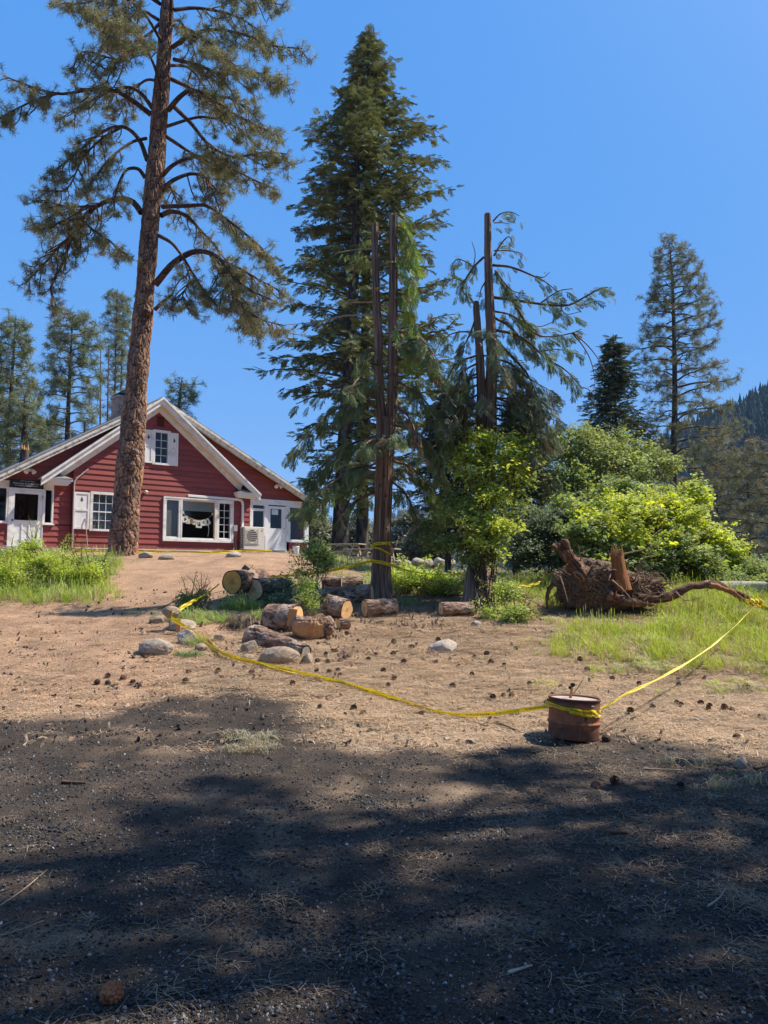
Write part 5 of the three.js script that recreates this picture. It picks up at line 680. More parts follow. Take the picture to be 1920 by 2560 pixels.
shrub({ name: 'leafy_shrub', label: 'low thimble leaved thicket at the right edge behind the grey log', seed: 409, base: G(11.6, -20), color: MG, leaf: foliage.low, size: 1.1, cut: -0.1, deep: 1.4, blobs: [[1850, 1440, 19.6, 70, 40, 360], [1910, 1430, 19, 60, 38, 260], [1790, 1450, 19, 60, 26, 180], [1930, 1470, 17.5, 50, 30, 150]] });
shrub({ name: 'leafy_shrub', label: 'low bright green plants right of the split cedar', seed: 411, base: G(0.7, -17.6), color: [0.48, 0.58, 0.065], leaf: foliage.low, size: 1.0, cut: -0.12, deep: 0.7, stem: 0.008, blobs: [[1030, 1445, 18.2, 55, 24, 260], [1085, 1455, 18, 50, 22, 180], [985, 1440, 18.6, 20, 20, 60], [1130, 1465, 17.8, 50, 20, 130, MG]] });
shrub({ name: 'sapling', label: 'upper leafy sapling left of the picnic tables', seed: 413, base: G(...(() => { const p = onGround(790, 1480); return [p.x, p.z]; })()), color: [0.36, 0.46, 0.1], size: 0.8, stem: 0.012, cut: -0.05, blobs: [[795, 1385, 17.2, 28, 22, 55], [775, 1400, 17.2, 24, 20, 45], [815, 1400, 17.2, 20, 18, 30], [755, 1425, 17, 14, 16, 24], [800, 1425, 17, 16, 14, 20]] });
shrub({ name: 'sapling', label: 'small bright sapling standing among the sawn logs', seed: 415, base: G(...(() => { const p = onGround(772, 1528); return [p.x, p.z]; })()), color: [0.42, 0.52, 0.1], leaf: foliage.leafSmall, size: 0.72, stem: 0.01, cut: -0.1, blobs: [[770, 1465, 15.2, 22, 18, 55], [768, 1492, 15.1, 24, 20, 70], [776, 1512, 15, 14, 10, 25]] });
shrub({ name: 'leafy_shrub', label: 'leafy yellow green bushes massed in the left grass before the screen door', seed: 417, base: G(-7.1, -17.4), color: YG, leaf: foliage.leafSmall, size: 0.95, cut: -0.05, stem: 0.012, blobs: [[230, 1440, 17.6, 34, 30, 130], [150, 1395, 19, 34, 28, 120], [20, 1450, 17.4, 50, 40, 240], [250, 1425, 18, 26, 22, 70, MG], [20, 1400, 19, 40, 30, 120, MG], [200, 1410, 19, 30, 26, 90, MG], [70, 1400, 18.6, 45, 34, 300], [110, 1420, 18, 50, 34, 260], [82, 1362, 18.8, 14, 22, 50], [40, 1430, 18, 50, 34, 220], [160, 1440, 17.6, 50, 26, 200]] });
shrub({ name: 'leafy_shrub', label: 'green weeds growing in front of the two sawn log ends', seed: 419, base: G(-4.6, -15.5), color: MG, leaf: foliage.leafSmall, size: 0.85, cut: -0.12, stem: 0.008, blobs: [[475, 1498, 15.6, 30, 20, 110], [505, 1490, 15.8, 16, 16, 40]] });
shrub({ name: 'ivy_patch', label: 'dark ground plants in the shade behind the two big log ends', seed: 421, base: G(-4, -17.4), color: [0.15, 0.21, 0.07], leaf: foliage.low, size: 0.9, cut: -0.1, deep: 0.7, stem: 0.006, blobs: [[690, 1470, 17.2, 42, 26, 230], [700, 1500, 16.6, 30, 14, 90]] });
shrub({ name: 'leafy_shrub', label: 'leafy weeds at the foot of the right cedar', seed: 423, base: G(3.6, -15), color: [0.42, 0.52, 0.08], leaf: foliage.leafSmall, size: 0.9, cut: -0.1, stem: 0.008, blobs: [[1270, 1490, 15.6, 32, 36, 150], [1290, 1540, 14.6, 34, 22, 140], [1225, 1535, 14.9, 16, 14, 34]] });
// trees beyond the lawn, seen through the gap
for (const [x, y, d, w, label, seed, col] of [[1010, 1345, 60, 60, 'olive tree in the gap right of the split cedar, beyond the boulders', 431, [0.22, 0.22, 0.11]], [1075, 1355, 55, 55, 'dark rounded tree in the gap nearest the yellow shrub', 433, [0.13, 0.15, 0.07]], [790, 1345, 58, 55, 'olive tree beyond the picnic tables, right of the house', 435, [0.22, 0.23, 0.12]], [895, 1350, 62, 50, 'olive tree seen between fir trunk and cedar trunk', 437, [0.2, 0.2, 0.1]]])
  shrub({ name: 'leafy_tree', label, category: 'tree', seed, base: G(P(x, y, d).x, -d), color: col, leaf: foliage.leaf, size: 2.6, cut: -0.05, nf: 0.45, stem: 0.14, tw: 0.03, blobs: [[x, y, d, w, 42, 300], [x - w * 0.5, y + 30, d, w * 0.7, 36, 180], [x + w * 0.5, y + 26, d, w * 0.7, 40, 190], [x, y - 32, d, w * 0.5, 26, 90]] });

// ------------------------------------------------------------------ grass
function grassClump(seed, n, h, w, lean, head) {
  const g = new GB(), r = rngOf(seed);
  for (let k = 0; k < n; k++) { const a = r() * 6.283, q = V(Math.cos(a), 0, Math.sin(a)), o = V((r() - 0.5) * 0.2, 0, (r() - 0.5) * 0.2), L = h * (0.5 + 0.6 * r()), b = lean * (0.3 + r()), s = V(-q.z, 0, q.x).multiplyScalar(w * (0.6 + 0.6 * r())); const P0 = o, P1 = o.clone().add(V(0, L * 0.5, 0)).addScaledVector(q, L * b * 0.22), P2 = o.clone().add(V(0, L * (0.9 - 0.25 * b), 0)).addScaledVector(q, L * b * 0.6), P3 = o.clone().add(V(0, L * (1 - 0.55 * b), 0)).addScaledVector(q, L * b * 1.0); const sx = (p, k2) => p.clone().addScaledVector(s, k2); g.quad(sx(P0, -1), sx(P0, 1), sx(P1, 0.85), sx(P1, -0.85)).quad(sx(P1, -0.85), sx(P1, 0.85), sx(P2, 0.55), sx(P2, -0.55)).tri(sx(P2, -0.55), sx(P2, 0.55), P3); if (head && k % 4 === 0) { const e = P2.clone().add(V(0, L * 0.3, 0)); g.tri(P2, e.clone().addScaledVector(s, 1.6), e.clone().add(V(0, 0.06, 0))).tri(P2, e.clone().add(V(0, 0.06, 0)), e.clone().addScaledVector(s, -1.6)); } }
  return g.build();
}
const grassGeo = [grassClump(1, 16, 0.42, 0.006, 0.8, true), grassClump(2, 14, 0.3, 0.0055, 1.1, false), grassClump(3, 18, 0.2, 0.005, 1.3, false)];
M.grass = M.leaf({ roughness: 0.85, transmission: 0.45 });
function grass(label, seed, n, pick, color, gi, size, alt) {
  const r = rngOf(seed), m = [], c = []; let tries = 0;
  while (m.length < n && tries++ < n * 30) { const p = pick(r); if (!p) continue; m.push(place(G(p[0], p[1], -0.01), Q().setFromAxisAngle(V(0, 1, 0), r() * 6.28), size * (0.5 + 0.75 * r()) * (0.85 + 0.6 * N3(p[0] * 1.3, p[1] * 1.3, seed)) * (p[2] ?? 1))); c.push(vary(alt && r() < alt[0] ? alt[1] : color, r, 0.3)); }
  return tag(copies('grass', grassGeo[gi], M.grass, m, null, c), label, null, null, 'stuff');
}
const boxPick = (x0, x1, z0, z1, f) => (r) => { const x = lerp(x0, x1, r()), z = lerp(z0, z1, r()), k = f ? f(x, z, r) : 1; return k > r() ? [x, z, 0.55 + 0.45 * Math.min(1, k)] : null; };
const blobPick = (px, py, rx, rz) => { const c = onGround(px, py); return (r) => { const a = r() * 6.283, q = Math.sqrt(r()); return [c.x + Math.cos(a) * q * rx, c.z + Math.sin(a) * q * rz, 1.1 - 0.5 * q]; }; };
const dry = [0.56, 0.48, 0.25], meadow = [0.46, 0.54, 0.03];
grass('tall yellow green meadow grass on the right', 501, 5600, boxPick(2.6, 13, -19.5, -10.2, (x, z) => { const d = -z; return smooth(-0.3, 0.8, x - 2.9 + 0.75 * (d - 14.5) * smooth(14.5, 12, d) * -1 * 0.9 + 0.6 * N3(x * 0.7, z * 0.7)) * smooth(10.3, 11.6, d + 0.12 * (x - 6) * 1.6 + 0.6 * N3(x * 0.9, z)) * smooth(0.75, 1.5, Math.hypot((x - 4.2) / 1.3, (z + 15.1) / 0.8)); }), meadow, 0, 0.8, [0.13, dry]);
grass('short grass of the lawn beyond the cedars', 503, 5200, boxPick(-3, 14, -31, -17.6, (x, z) => smooth(-0.1, 0.4, N3(x * 0.5, z * 0.5) + 0.45) * smooth(-2.6, -0.4, x + 0.12 * (-z - 20))), [0.42, 0.48, 0.11], 1, 1.05, [0.22, dry]);
grass('tall grass on the left bank in front of the house', 505, 2100, boxPick(-11.5, -5.6, -22, -15.8, (x, z) => smooth(0.5, -0.3, x + 5.95 + 0.27 * (-z - 16) + 0.35 * N3(x, z)) * smooth(15.6, 16.6, -z)), [0.38, 0.5, 0.04], 0, 0.85, [0.14, dry]);
grass('green grass tuft beside the tape post', 507, 190, blobPick(510, 1548, 0.62, 0.42), [0.36, 0.47, 0.08], 1, 1.15, [0.15, dry]);
grass('grass blades at the foot of the sawn logs', 509, 70, blobPick(600, 1522, 0.42, 0.2), [0.36, 0.47, 0.1], 1, 1.35);
grass('small grass tuft below the front log', 511, 50, blobPick(648, 1545, 0.3, 0.16), [0.42, 0.54, 0.1], 1, 1.0);
grass('grass tuft sprouting between two boulders', 513, 42, blobPick(486, 1610, 0.14, 0.22), [0.36, 0.44, 0.1], 1, 1.05, [0.3, dry]);
grass('weedy grass along the house wall and tape', 515, 420, (r) => { const t = lerp(1.2, 9.9, r()), o = lerp(0.25, 2.2, r()), w = H2W(t, 0, o); return fbm(t * 1.7, o * 2, 4, 2) > -0.05 ? [w.x, w.z] : null; }, [0.46, 0.48, 0.16], 1, 0.8, [0.45, dry]);
grass('thin dry grass scattered at the edge of the meadow', 517, 520, boxPick(1.6, 8.5, -15.2, -10, (x, z) => smooth(0.05, 0.3, N3(x * 1.3, z * 1.3, 6)) * smooth(1.2, 3, x)), dry, 2, 0.95, [0.4, meadow]);
grass('short sparse grass at the drive edge below the post', 519, 60, blobPick(425, 1530, 0.9, 0.5), [0.25, 0.34, 0.08], 2, 0.7);
grass('grass tuft in front of the boulders at the tape', 521, 26, blobPick(470, 1640, 0.28, 0.1), [0.2, 0.3, 0.07], 2, 0.8);
grass('green grass blades between the logs and the right cedar', 523, 60, blobPick(1020, 1510, 0.35, 0.5), [0.17, 0.27, 0.06], 1, 0.9);
grass('sparse grass at the right edge of the charcoal', 525, 60, boxPick(2.6, 4.4, -7.6, -5.4), [0.25, 0.32, 0.1], 2, 0.6, [0.5, dry]);
grass('patch of pale dry grass lying on the charcoal', 527, 42, (r) => { const p = onGround(560 + 130 * r(), 1845 + 40 * r()); return [p.x, p.z]; }, [0.42, 0.36, 0.2], 2, 0.75);

// ------------------------------------------------------------------ boulders
function rockGeo(seed, sx, sy, sz, flat = 0.5) {
  const g = new THREE.IcosahedronGeometry(1, 14), p = g.attributes.position, v = V(), r = rngOf(seed), planes = []; for (let k = 0; k < 16; k++) planes.push([rdir(r), 0.58 + 0.3 * r()]);
  const uv = g.attributes.uv;
  for (let k = 0; k < p.count; k++) { v.fromBufferAttribute(p, k).normalize(); let q = 1; for (const [n, d] of planes) { const c = v.dot(n); if (c > 0.01) q = Math.min(q, lerp(1, d / c, flat * 1.2 > 1 ? 1 : flat * 1.2)); } q = Math.min(q, 1.05) * (1 + 0.13 * fbm(v.x * 1.6 + seed, v.y * 1.6, v.z * 1.6, 3) + 0.035 * fbm(v.x * 6, v.y * 6, v.z * 6 + seed, 3)); uv.setXY(k, (v.x * sx + v.z * sz * 0.6) * 1.4, (v.y * sy + v.z * sz * 0.5) * 1.4); p.setXYZ(k, v.x * sx * q, v.y * sy * q, v.z * sz * q); }
  const m = toSmooth(g); return m;
}
function toSmooth(g) { const map = new Map(), p = g.attributes.position, n = g.attributes.normal; g.computeVertexNormals(); for (let k = 0; k < p.count; k++) { const key = Math.round(p.getX(k) * 1e4) + ',' + Math.round(p.getY(k) * 1e4) + ',' + Math.round(p.getZ(k) * 1e4), s = map.get(key) ?? [0, 0, 0]; s[0] += n.getX(k); s[1] += n.getY(k); s[2] += n.getZ(k); map.set(key, s); } for (let k = 0; k < p.count; k++) { const s = map.get(Math.round(p.getX(k) * 1e4) + ',' + Math.round(p.getY(k) * 1e4) + ',' + Math.round(p.getZ(k) * 1e4)), l = Math.hypot(...s) || 1; n.setXYZ(k, s[0] / l, s[1] / l, s[2] / l); } return g; }
// [left, right, top, bottom] of each boulder in the photograph
const rockMats = [lin(0.95, 0.88, 0.8), lin(0.82, 0.7, 0.58), lin(1.05, 1.0, 0.94), lin(0.75, 0.66, 0.56)].map((c) => { const m = M.rock.clone(); m.color = c; return m; });
[[337, 428, 1594, 1640, 'wide rounded granite boulder at the drive edge, lowest on the left', 0], [434, 490, 1572, 1614, 'pale faceted boulder just under the tape beside the post', 2], [412, 484, 1545, 1580, 'flat grey boulder directly behind the tape post', 0], [405, 446, 1519, 1545, 'round stone lying on top of the boulder by the tape post', 1], [483, 517, 1606, 1632, 'small grooved brown rock in front of the grass tuft', 3], [533, 564, 1584, 1606, 'small grey rock between the tape and the dug hollow', 0], [602, 650, 1600, 1636, 'brown angular rock left of the rounded boulder under the tape', 3], [646, 745, 1613, 1664, 'large rounded brown boulder beside the tape below the bark log', 1], [752, 786, 1633, 1664, 'small blocky rock right of the rounded boulder', 1], [1070, 1150, 1585, 1634, 'flat white stone sunk in the litter right of the logs', 2], [1176, 1201, 1552, 1568, 'small pale stone near the shrub stems', 2], [716, 742, 1495, 1512, 'dark round stone in the shade behind the split log', 3], [600, 636, 1636, 1652, 'dark flat rock just below the tape at the boulders', 3], [372, 410, 1538, 1562, 'dark stone half hidden left of the tape post', 3],
  [565, 603, 1378, 1396, 'white rock on the weeds under the picture window', 2], [391, 435, 1384, 1402, 'pale stone at the house wall right of the big trunk', 0], [345, 382, 1380, 1398, 'pale stone against the right foot of the big trunk', 0], [1842, 1872, 1893, 1926, 'rounded grey stone at the right edge of the charcoal', 0]].forEach(([x0, x1, y0, y1, label, m], k) => {
  const b = onGround((x0 + x1) / 2, y1 - 3), d = -b.z, w = (x1 - x0) / F * d / 2, h = (y1 - y0) / F * d / 2; if (k === 3) { b.copy(P((x0 + x1) / 2, y1, -onGround(448, 1578).z - 0.05)); }
  const g = rockGeo(600 + k, w * 1.06, h * 1.2, w * 0.8, [0.4, 0.8, 0.5, 0.25, 0.7, 0.7, 0.9, 0.3, 0.8, 0.6][k] ?? 0.6), o = top('boulder', g, rockMats[m], label, 'boulder', 'boulders and stones'); o.position.set(b.x, b.y + h * (k === 3 ? 1 : k === 9 ? 0.1 : 0.55), b.z - w * 0.45); o.rotation.y = k * 0.0;
});
['first', 'second', 'third', 'fourth', 'fifth', 'last'].forEach((w, k) => { const x0 = [985, 1000, 1026, 1052, 1078, 1112][k], ww = [24, 30, 40, 36, 40, 30][k], b = P(x0 + ww / 2, 1412 - k * -1, 27 + k * 0.35), s = ww / F * 27.5 / 2; b.y = ground(b.x, b.z); const o = top('boulder', rockGeo(660 + k, s, s * 0.75, s, 0.6), rockMats[2], w + ' pale boulder from the left in the row edging the far lawn', 'boulder', 'boulders edging the lawn'); o.position.set(b.x, Math.max(b.y + s * 0.3, P(x0, 1408, -b.z).y), b.z); });

// ------------------------------------------------------------------ sawn logs
function log(label, end, r, yaw, L, o = {}) { // end: middle of the near cut face; the log runs from it towards yaw
  const t = thing('sawn_log', label, 'log', end, 'sawn logs lying under the cedar'), dir = V(Math.cos(yaw) * Math.cos(o.pitch ?? 0), Math.sin(o.pitch ?? 0), -Math.sin(yaw) * Math.cos(o.pitch ?? 0)), seed = o.seed, n = 40, pts = []; for (let k = 0; k <= n; k++) pts.push(dir.clone().multiplyScalar(L * k / n));
  const R = (k) => r * lerp(1, o.taper ?? 0.97, k), seg = 44; R.lobe = (a, l) => 0.05 * Math.sin(a * 2 + seed) + 0.035 * Math.sin(a * 3 + seed * 2 + l * 2) + 0.03 * Math.sin(a * 5 + l * 4);
  const g = trunkGeo(pts, R, seg, n, o.rough ?? 0.03, (u, v) => logH(mod(u + seed * 0.13, 1), mod(v + seed * 0.31, 1)), [1, 0.85]); part('bark', g, o.bark ?? M.log, t);
  const q = aim(dir), face = (at, flip, mat) => { // disc that follows the log's outline
    const f = new GB(), T = dir, A = V(1, 0, 0).addScaledVector(T, -T.x).normalize(), B = V().crossVectors(T, A), c = at.clone(), nn = T.clone().multiplyScalar(flip), rr = rngOf(seed + 7); f.vert(c, nn, 0.5, 0.5); for (let s = 0; s <= 36; s++) { const a = s / 36 * 6.28318, k = flip < 0 ? 0 : 1, q2 = R(k) * (1 + R.lobe(a, k * L)) - 0.012, p = c.clone().addScaledVector(A, Math.cos(a) * q2).addScaledVector(B, Math.sin(a) * q2); f.vert(p, nn, 0.5 + 0.49 * Math.cos(a), 0.5 + 0.49 * Math.sin(a)); } for (let s = 0; s < 36; s++) f.i.push(0, s + 1, s + 2); part('cut_face', f.build(), mat, t); };
  face(dir.clone().multiplyScalar(0.004), -1, o.face ?? M.ringC); face(dir.clone().multiplyScalar(L - 0.004), 1, o.face2 ?? o.face ?? M.ringC); t.userData.dir = undefined; delete t.userData.dir; return { t, dir };
}
const rad = (d) => d * Math.PI / 180, faceAt = (px, py, rpx) => { const b = onGround(px, py + rpx * 0.93), d = -b.z; return [V(b.x, b.y + rpx / F * d * 0.93, b.z), rpx / F * d]; };
{
  let [e, r] = faceAt(633, 1474, 30); log('sawn log with a pale end face, right one of the pair by the tape', e, r * 1.02, rad(52), 0.85, { seed: 1, face: M.ringB });
  const f = P(580, 1455, -e.z - 0.12); const a = log('sawn log with a dark yellow end face, left and higher one of the pair', f, 31 / F * -f.z, rad(58), 0.95, { seed: 2, face: M.ringA, pitch: 0.03 }); part('branch_knot', new GB().tube([a.dir.clone().multiplyScalar(0.3).add(V(0.05, r * 0.9, 0)), a.dir.clone().multiplyScalar(0.3).add(V(0.12, r * 1.25, 0))], () => 0.075, 8, { cap: true }).build(), M.log, a.t);
  // log bedded below the yellow one
  [e, r] = faceAt(744, 1481, 16); log('short log with a small orange end beside the sapling', e, r * 1.2, rad(120), 0.5, { seed: 3 });
  e = P(931, 1486, 16.6); e.y = Math.max(e.y, ground(e.x, e.z) + 0.17); log('long log whose pale cut end faces right, against the cedar foot', e, 0.19, rad(170), 1.05, { seed: 4, face: M.ringB, pitch: -0.06 });
  [e, r] = faceAt(910, 1522, 22); log('log with an orange cut end in front of the cedar trunk', e, r, rad(24), 0.66, { seed: 5, face: M.ringC });
  [e, r] = faceAt(868, 1526, 24); log('tilted thick log chunk between the sapling and the orange ended log', e, r * 1.1, rad(150), 0.45, { seed: 6, pitch: 0.2 });
  [e, r] = faceAt(1101, 1524, 17); log('single log lying apart near the right cedar stump', e, r * 1.08, rad(14), 0.66, { seed: 7, face: M.ringC });
  [e, r] = faceAt(846, 1560, 15); log('small square looking log offcut right of the split stump', e, r, rad(20), 0.2, { seed: 8, rough: 0.02 });
  e = onGround(742, 1576); e.y += 0.2; log('bark covered log lying behind the split stump, with a knot', e, 0.25, rad(155), 0.6, { seed: 9, face: M.ringC });
  e = onGround(765, 1640); e.y += 0.05; log('rotten bark log sloping down towards the boulders', e, 0.1, rad(137), 1.35, { seed: 10, taper: 2.2, pitch: 0.11, rough: 0.07, face: M.grey });
  [e, r] = faceAt(824, 1490, 16); log('log in the middle of the pile, behind the tilted chunk', e, r, rad(150), 0.6, { seed: 11 });
  for (const [k, x, y, l] of [[0, 800, 1462, 'shaded dark log at the left of the back row'], [1, 855, 1458, 'shaded dark log in the middle of the back row'], [2, 905, 1458, 'shaded dark log of the back row, touching the cedar']]) { [e, r] = faceAt(x, y, 15); log(l, e, r * 1.1, rad(165 + k * 12), 0.5, { seed: 12 + k, face: M.grey }); }
  [e, r] = faceAt(1369, 1438, 13); log('far log with a round orange end beyond the lawn tape', e, r, rad(20), 0.9, { seed: 16, face: M.ringC, bark: M.grey });
  e = P(1912, 1482, 17.2); e.y = Math.max(e.y, ground(e.x, e.z) + 0.2); log('weathered grey log lying in the grass at the right edge', e, 0.17, rad(172), 1.15, { seed: 17, bark: M.grey, face: M.grey, rough: 0.02 });
}
{ // split stump piece with an orange broken front
  const b = onGround(782, 1594), d = -b.z, t = thing('split_stump', 'broken stump piece with an orange splintered front beside the logs', 'stump', b), W = 54 / F * d, H = 66 / F * d;
  const g = new THREE.IcosahedronGeometry(1, 22), p = g.attributes.position, uv = g.attributes.uv, v = V(), wood = [], bark = [];
  for (let k = 0; k < p.count; k++) { v.fromBufferAttribute(p, k); const a = Math.atan2(v.x, v.z); let q = 1 + 0.12 * fbm(v.x * 2, v.y * 2, v.z * 2, 4) + 0.07 * (barkH(a * 0.25, v.y * 0.4) - 0.5); const hol = smooth(0.55, 0.9, v.y) * smooth(0.85, 0.3, Math.abs(v.x)) * 0.5; const fr = smooth(0.5, 0.85, v.z + 0.15 * v.y); q *= 1 - 0.18 * fr + 0.05 * fr * N3(v.x * 9, v.y * 1.5, 4); p.setXYZ(k, v.x * W * q, (Math.max(-0.8, v.y) * q - hol + 0.8) * H * 0.55, v.z * W * 0.8 * q); uv.setXY(k, a * 0.35, v.y * 0.4); }
  toSmooth(g); const tri = p.count / 3; for (let k = 0; k < tri; k++) { const z = (p.getZ(k * 3) + p.getZ(k * 3 + 1) + p.getZ(k * 3 + 2)) / 3 / W / 0.8, y = p.getY(k * 3) / H / 0.55 - 0.8, x = p.getX(k * 3) / W; ((z > 0.36 + 0.12 * N3(x * 3, y * 3, 2) && y < 0.35 && x < 0.55) || (y > 0.55 && Math.abs(x) < 0.4 && z > -0.1) ? wood : bark).push(k * 3, k * 3 + 1, k * 3 + 2); }
  for (const [nm, idx, mat] of [['bark', bark, M.log], ['splintered_wood', wood, M.wood]]) { const h = g.clone(); h.setIndex(idx); part(nm, h.toNonIndexed(), mat, t); }
  const r = rngOf(4), s = new GB(); for (let k = 0; k < 16; k++) { const x = (r() - 0.5) * W * 1.3, z = (r() - 0.2) * W * 0.6; s.tube([V(x, H * 0.5, z), V(x + 0.06 * (r() - 0.5), H * (0.68 + 0.16 * r()), z + 0.05 * (r() - 0.5))], (q) => 0.02 * (1 - 0.9 * q), 5); } part('splinters', s.build(), M.wood, t); const w = part('wedge', new THREE.BoxGeometry(0.14, H * 0.65, 0.06), M.wood, t); w.position.set(-W * 0.95, H * 0.75, W * 0.1); w.rotation.z = -0.15;
}
{ // dug hollow with roots and dry grass behind the tape
  const c = onGround(610, 1568), g = new GB(), r = rngOf(9), t = thing('root_clump', 'clump of dry roots and old grass over a dark hollow by the boulders', 'roots', c);
  for (let k = 0; k < 130; k++) { const a = r() * 6.28, x = Math.cos(a) * 0.3 * r(), z = Math.sin(a) * 0.16, e = V(x * 1.7, -0.02, z + 0.22 * r()); g.tube([V(x, 0.02, z - 0.1), V(x * 1.1, 0.16 + 0.08 * r(), z), V(x * 1.4, 0.12 * r(), z + 0.14), e], (s) => 0.005, 3); } part('root', g.build(), std({ color: lin(0.2, 0.15, 0.1) }), t);
  const m = new THREE.IcosahedronGeometry(0.2, 5); m.scale(1.7, 0.55, 0.7); part('soil', toSmooth(m), std({ color: lin(0.05, 0.038, 0.03) }), t);
}
// ------------------------------------------------------------------ upturned root plate of the fallen tree
{
  const b = onGround(1470, 1526), d = -b.z, t = thing('root_plate', 'upturned root plate of a fallen tree, clotted with dark soil', 'fallen tree', b), S = F / d, L = (x, y, dz = 0) => P(x, y, d + dz).sub(b);
  M.soil = std({ map: tex(256, 256, (u, v) => mixc([0.07, 0.045, 0.03], [0.22, 0.145, 0.095], tf(u, v, 8, 8, 301, 5))), roughness: 1 });
  const c = L(1492, 1472, 0.2), g = new THREE.IcosahedronGeometry(1, 40), p = g.attributes.position, uv = g.attributes.uv, v = V();
  for (let k = 0; k < p.count; k++) { v.fromBufferAttribute(p, k); const q = 0.92 + 0.34 * fbm(v.x * 1.7, v.y * 1.7, v.z * 1.7 + 3, 4) + 0.3 * Math.abs(fbm(v.x * 5, v.y * 5, v.z * 5, 4))+ 0.12 * fbm(v.x * 14, v.y * 14, v.z * 14, 2); const rx = (v.x < 0 ? 100 : 165) / S, ry = (v.x < 0 ? 76 : 70 - 34 * v.x) / S; p.setXYZ(k, c.x + v.x * rx * q, c.y + v.y * ry * q * 1.05, c.z + v.z * 0.62 * q); uv.setXY(k, v.x * 1.2 + v.z, v.y + v.z * 0.5); }
  part('soil', toSmooth(g), M.soil, t);
  const barkR = std({ map: tLog, bumpMap: tLogB, bumpScale: 0.03, color: lin(0.7, 0.55, 0.45), roughness: 1 }), root = (name, pts, r0, r1, mat = barkR) => { const gg = new GB(); gg.tube(spline(pts, 40).map((p, k) => p.clone().add(V(0.25 * r0 * N3(k * 0.3, r0 * 90, 1), 0.5 * r0 * N3(k * 0.33, r0 * 90, 5), 0.5 * r0 * N3(k * 0.3, r0 * 90, 9)))), (k) => lerp(r0, r1, k) * (1 + 0.14 * Math.sin(k * 23 + r0 * 90) + 0.08 * Math.sin(k * 51)), 16, { uw: 1, bump: (a, l) => 0.2 * Math.sin(a * 3 + l * 3) + 0.35 * fbm(Math.cos(a) * 1.6, Math.sin(a) * 1.6, l * 4 + r0 * 70, 3), cap: true }); return part(name, gg.build(), mat, t); };
  root('thick_root', [L(1475, 1470, -0.25), L(1446, 1425, -0.2), L(1425, 1392, -0.2), L(1412, 1366, -0.15), L(1400, 1362, -0.15), L(1386, 1372, -0.25)], 0.17, 0.055); root('thick_root', [L(1440, 1420, -0.2), L(1450, 1392, -0.1), L(1462, 1378, 0)], 0.06, 0.02);
  root('long_root', [L(1600, 1500, -0.3), L(1660, 1496, -0.35), L(1700, 1476, -0.3), L(1745, 1462, -0.25), L(1795, 1465, -0.3), L(1850, 1485, -0.5), L(1890, 1512, -0.6), L(1960, 1535, -0.7)], 0.095, 0.034); root('split_strand', [L(1775, 1462, -0.4), L(1820, 1476, -0.5), L(1855, 1498, -0.6), L(1885, 1512, -0.65)], 0.05, 0.035, std({ map: tWood, color: lin(0.7, 0.55, 0.45) }));
  root('thick_root', [L(1520, 1490, -0.5), L(1580, 1505, -0.6), L(1630, 1512, -0.55)], 0.09, 0.03); root('thick_root', [L(1519, 1395, -0.1), L(1521, 1385, -0.1), L(1518, 1374, -0.1)], 0.03, 0.015); root('thick_root', [L(1390, 1450, -0.3), L(1370, 1480, -0.4), L(1368, 1520, -0.4)], 0.05, 0.02);
  { const gg = new GB(), a = L(1557, 1478, -0.45), e = L(1543, 1385, -0.3), w = 0.135, r = rngOf(6); gg.tube(spline([a, a.clone().lerp(e, 0.5), e], 14), (k) => w * (1 - 0.3 * k), 28, { cap: true, uw: 1, bump: (q, l) => 0.25 * Math.sin(q * 2) + 0.16 * Math.sin(q * 7 + 2 * N3(l * 2, q)) + 0.25 * N3(Math.cos(q) * 3, Math.sin(q) * 3, l * 1.5) }); part('splintered_stub', gg.build(), std({ map: tWood, color: lin(0.62, 0.42, 0.3) }), t); const s2 = new GB(); for (let k = 0; k < 14; k++) { const q = e.clone().add(V((r() - 0.5) * 0.18, -0.04, (r() - 0.5) * 0.16)); s2.tube([q, q.clone().add(V((r() - 0.5) * 0.05, 0.1 + 0.17 * r() * (1 - Math.abs(q.x - e.x) * 4), 0))], (k2) => 0.034 * (1 - 0.93 * k2), 5); } part('splinters', s2.build(), M.wood, t); }
  const r = rngOf(33), fib = new GB(); // fine hanging roots
  for (let k = 0; k < 420; k++) { const rk = r() ** 3, a = r() * 6.28, yy = (r() - 0.35), x = c.x + Math.cos(a) * (Math.cos(a) < 0 ? 102 : 168) / S * (0.85 + 0.2 * r()) * Math.sqrt(1 - yy * yy * 0.9), y = c.y + yy * 76 / S * (Math.cos(a) < 0 ? 1.1 : 0.85), z = c.z + Math.abs(Math.sin(a)) * 0.6 * (r() < 0.75 ? 1 : -1), o = V(x, y, z), l = 0.08 + 0.26 * r() * r() + 0.1 * r(), q = V((r() - 0.5) * 1.8, (r() - 0.6) * 1.2, (r() - 0.2) * 0.9).multiplyScalar(l); fib.tube(spline([o, o.clone().add(V(q.x * 0.5 + 0.05 * (r() - 0.5), 0.06 * r(), q.z * 0.6)), o.clone().add(q), o.clone().add(q).add(V((r() - 0.5) * 0.25, -l * 0.5 * r(), 0.04))], 6), (s) => (0.004 + 0.014 * rk) * (1 - 0.75 * s) + 0.002, 4); }
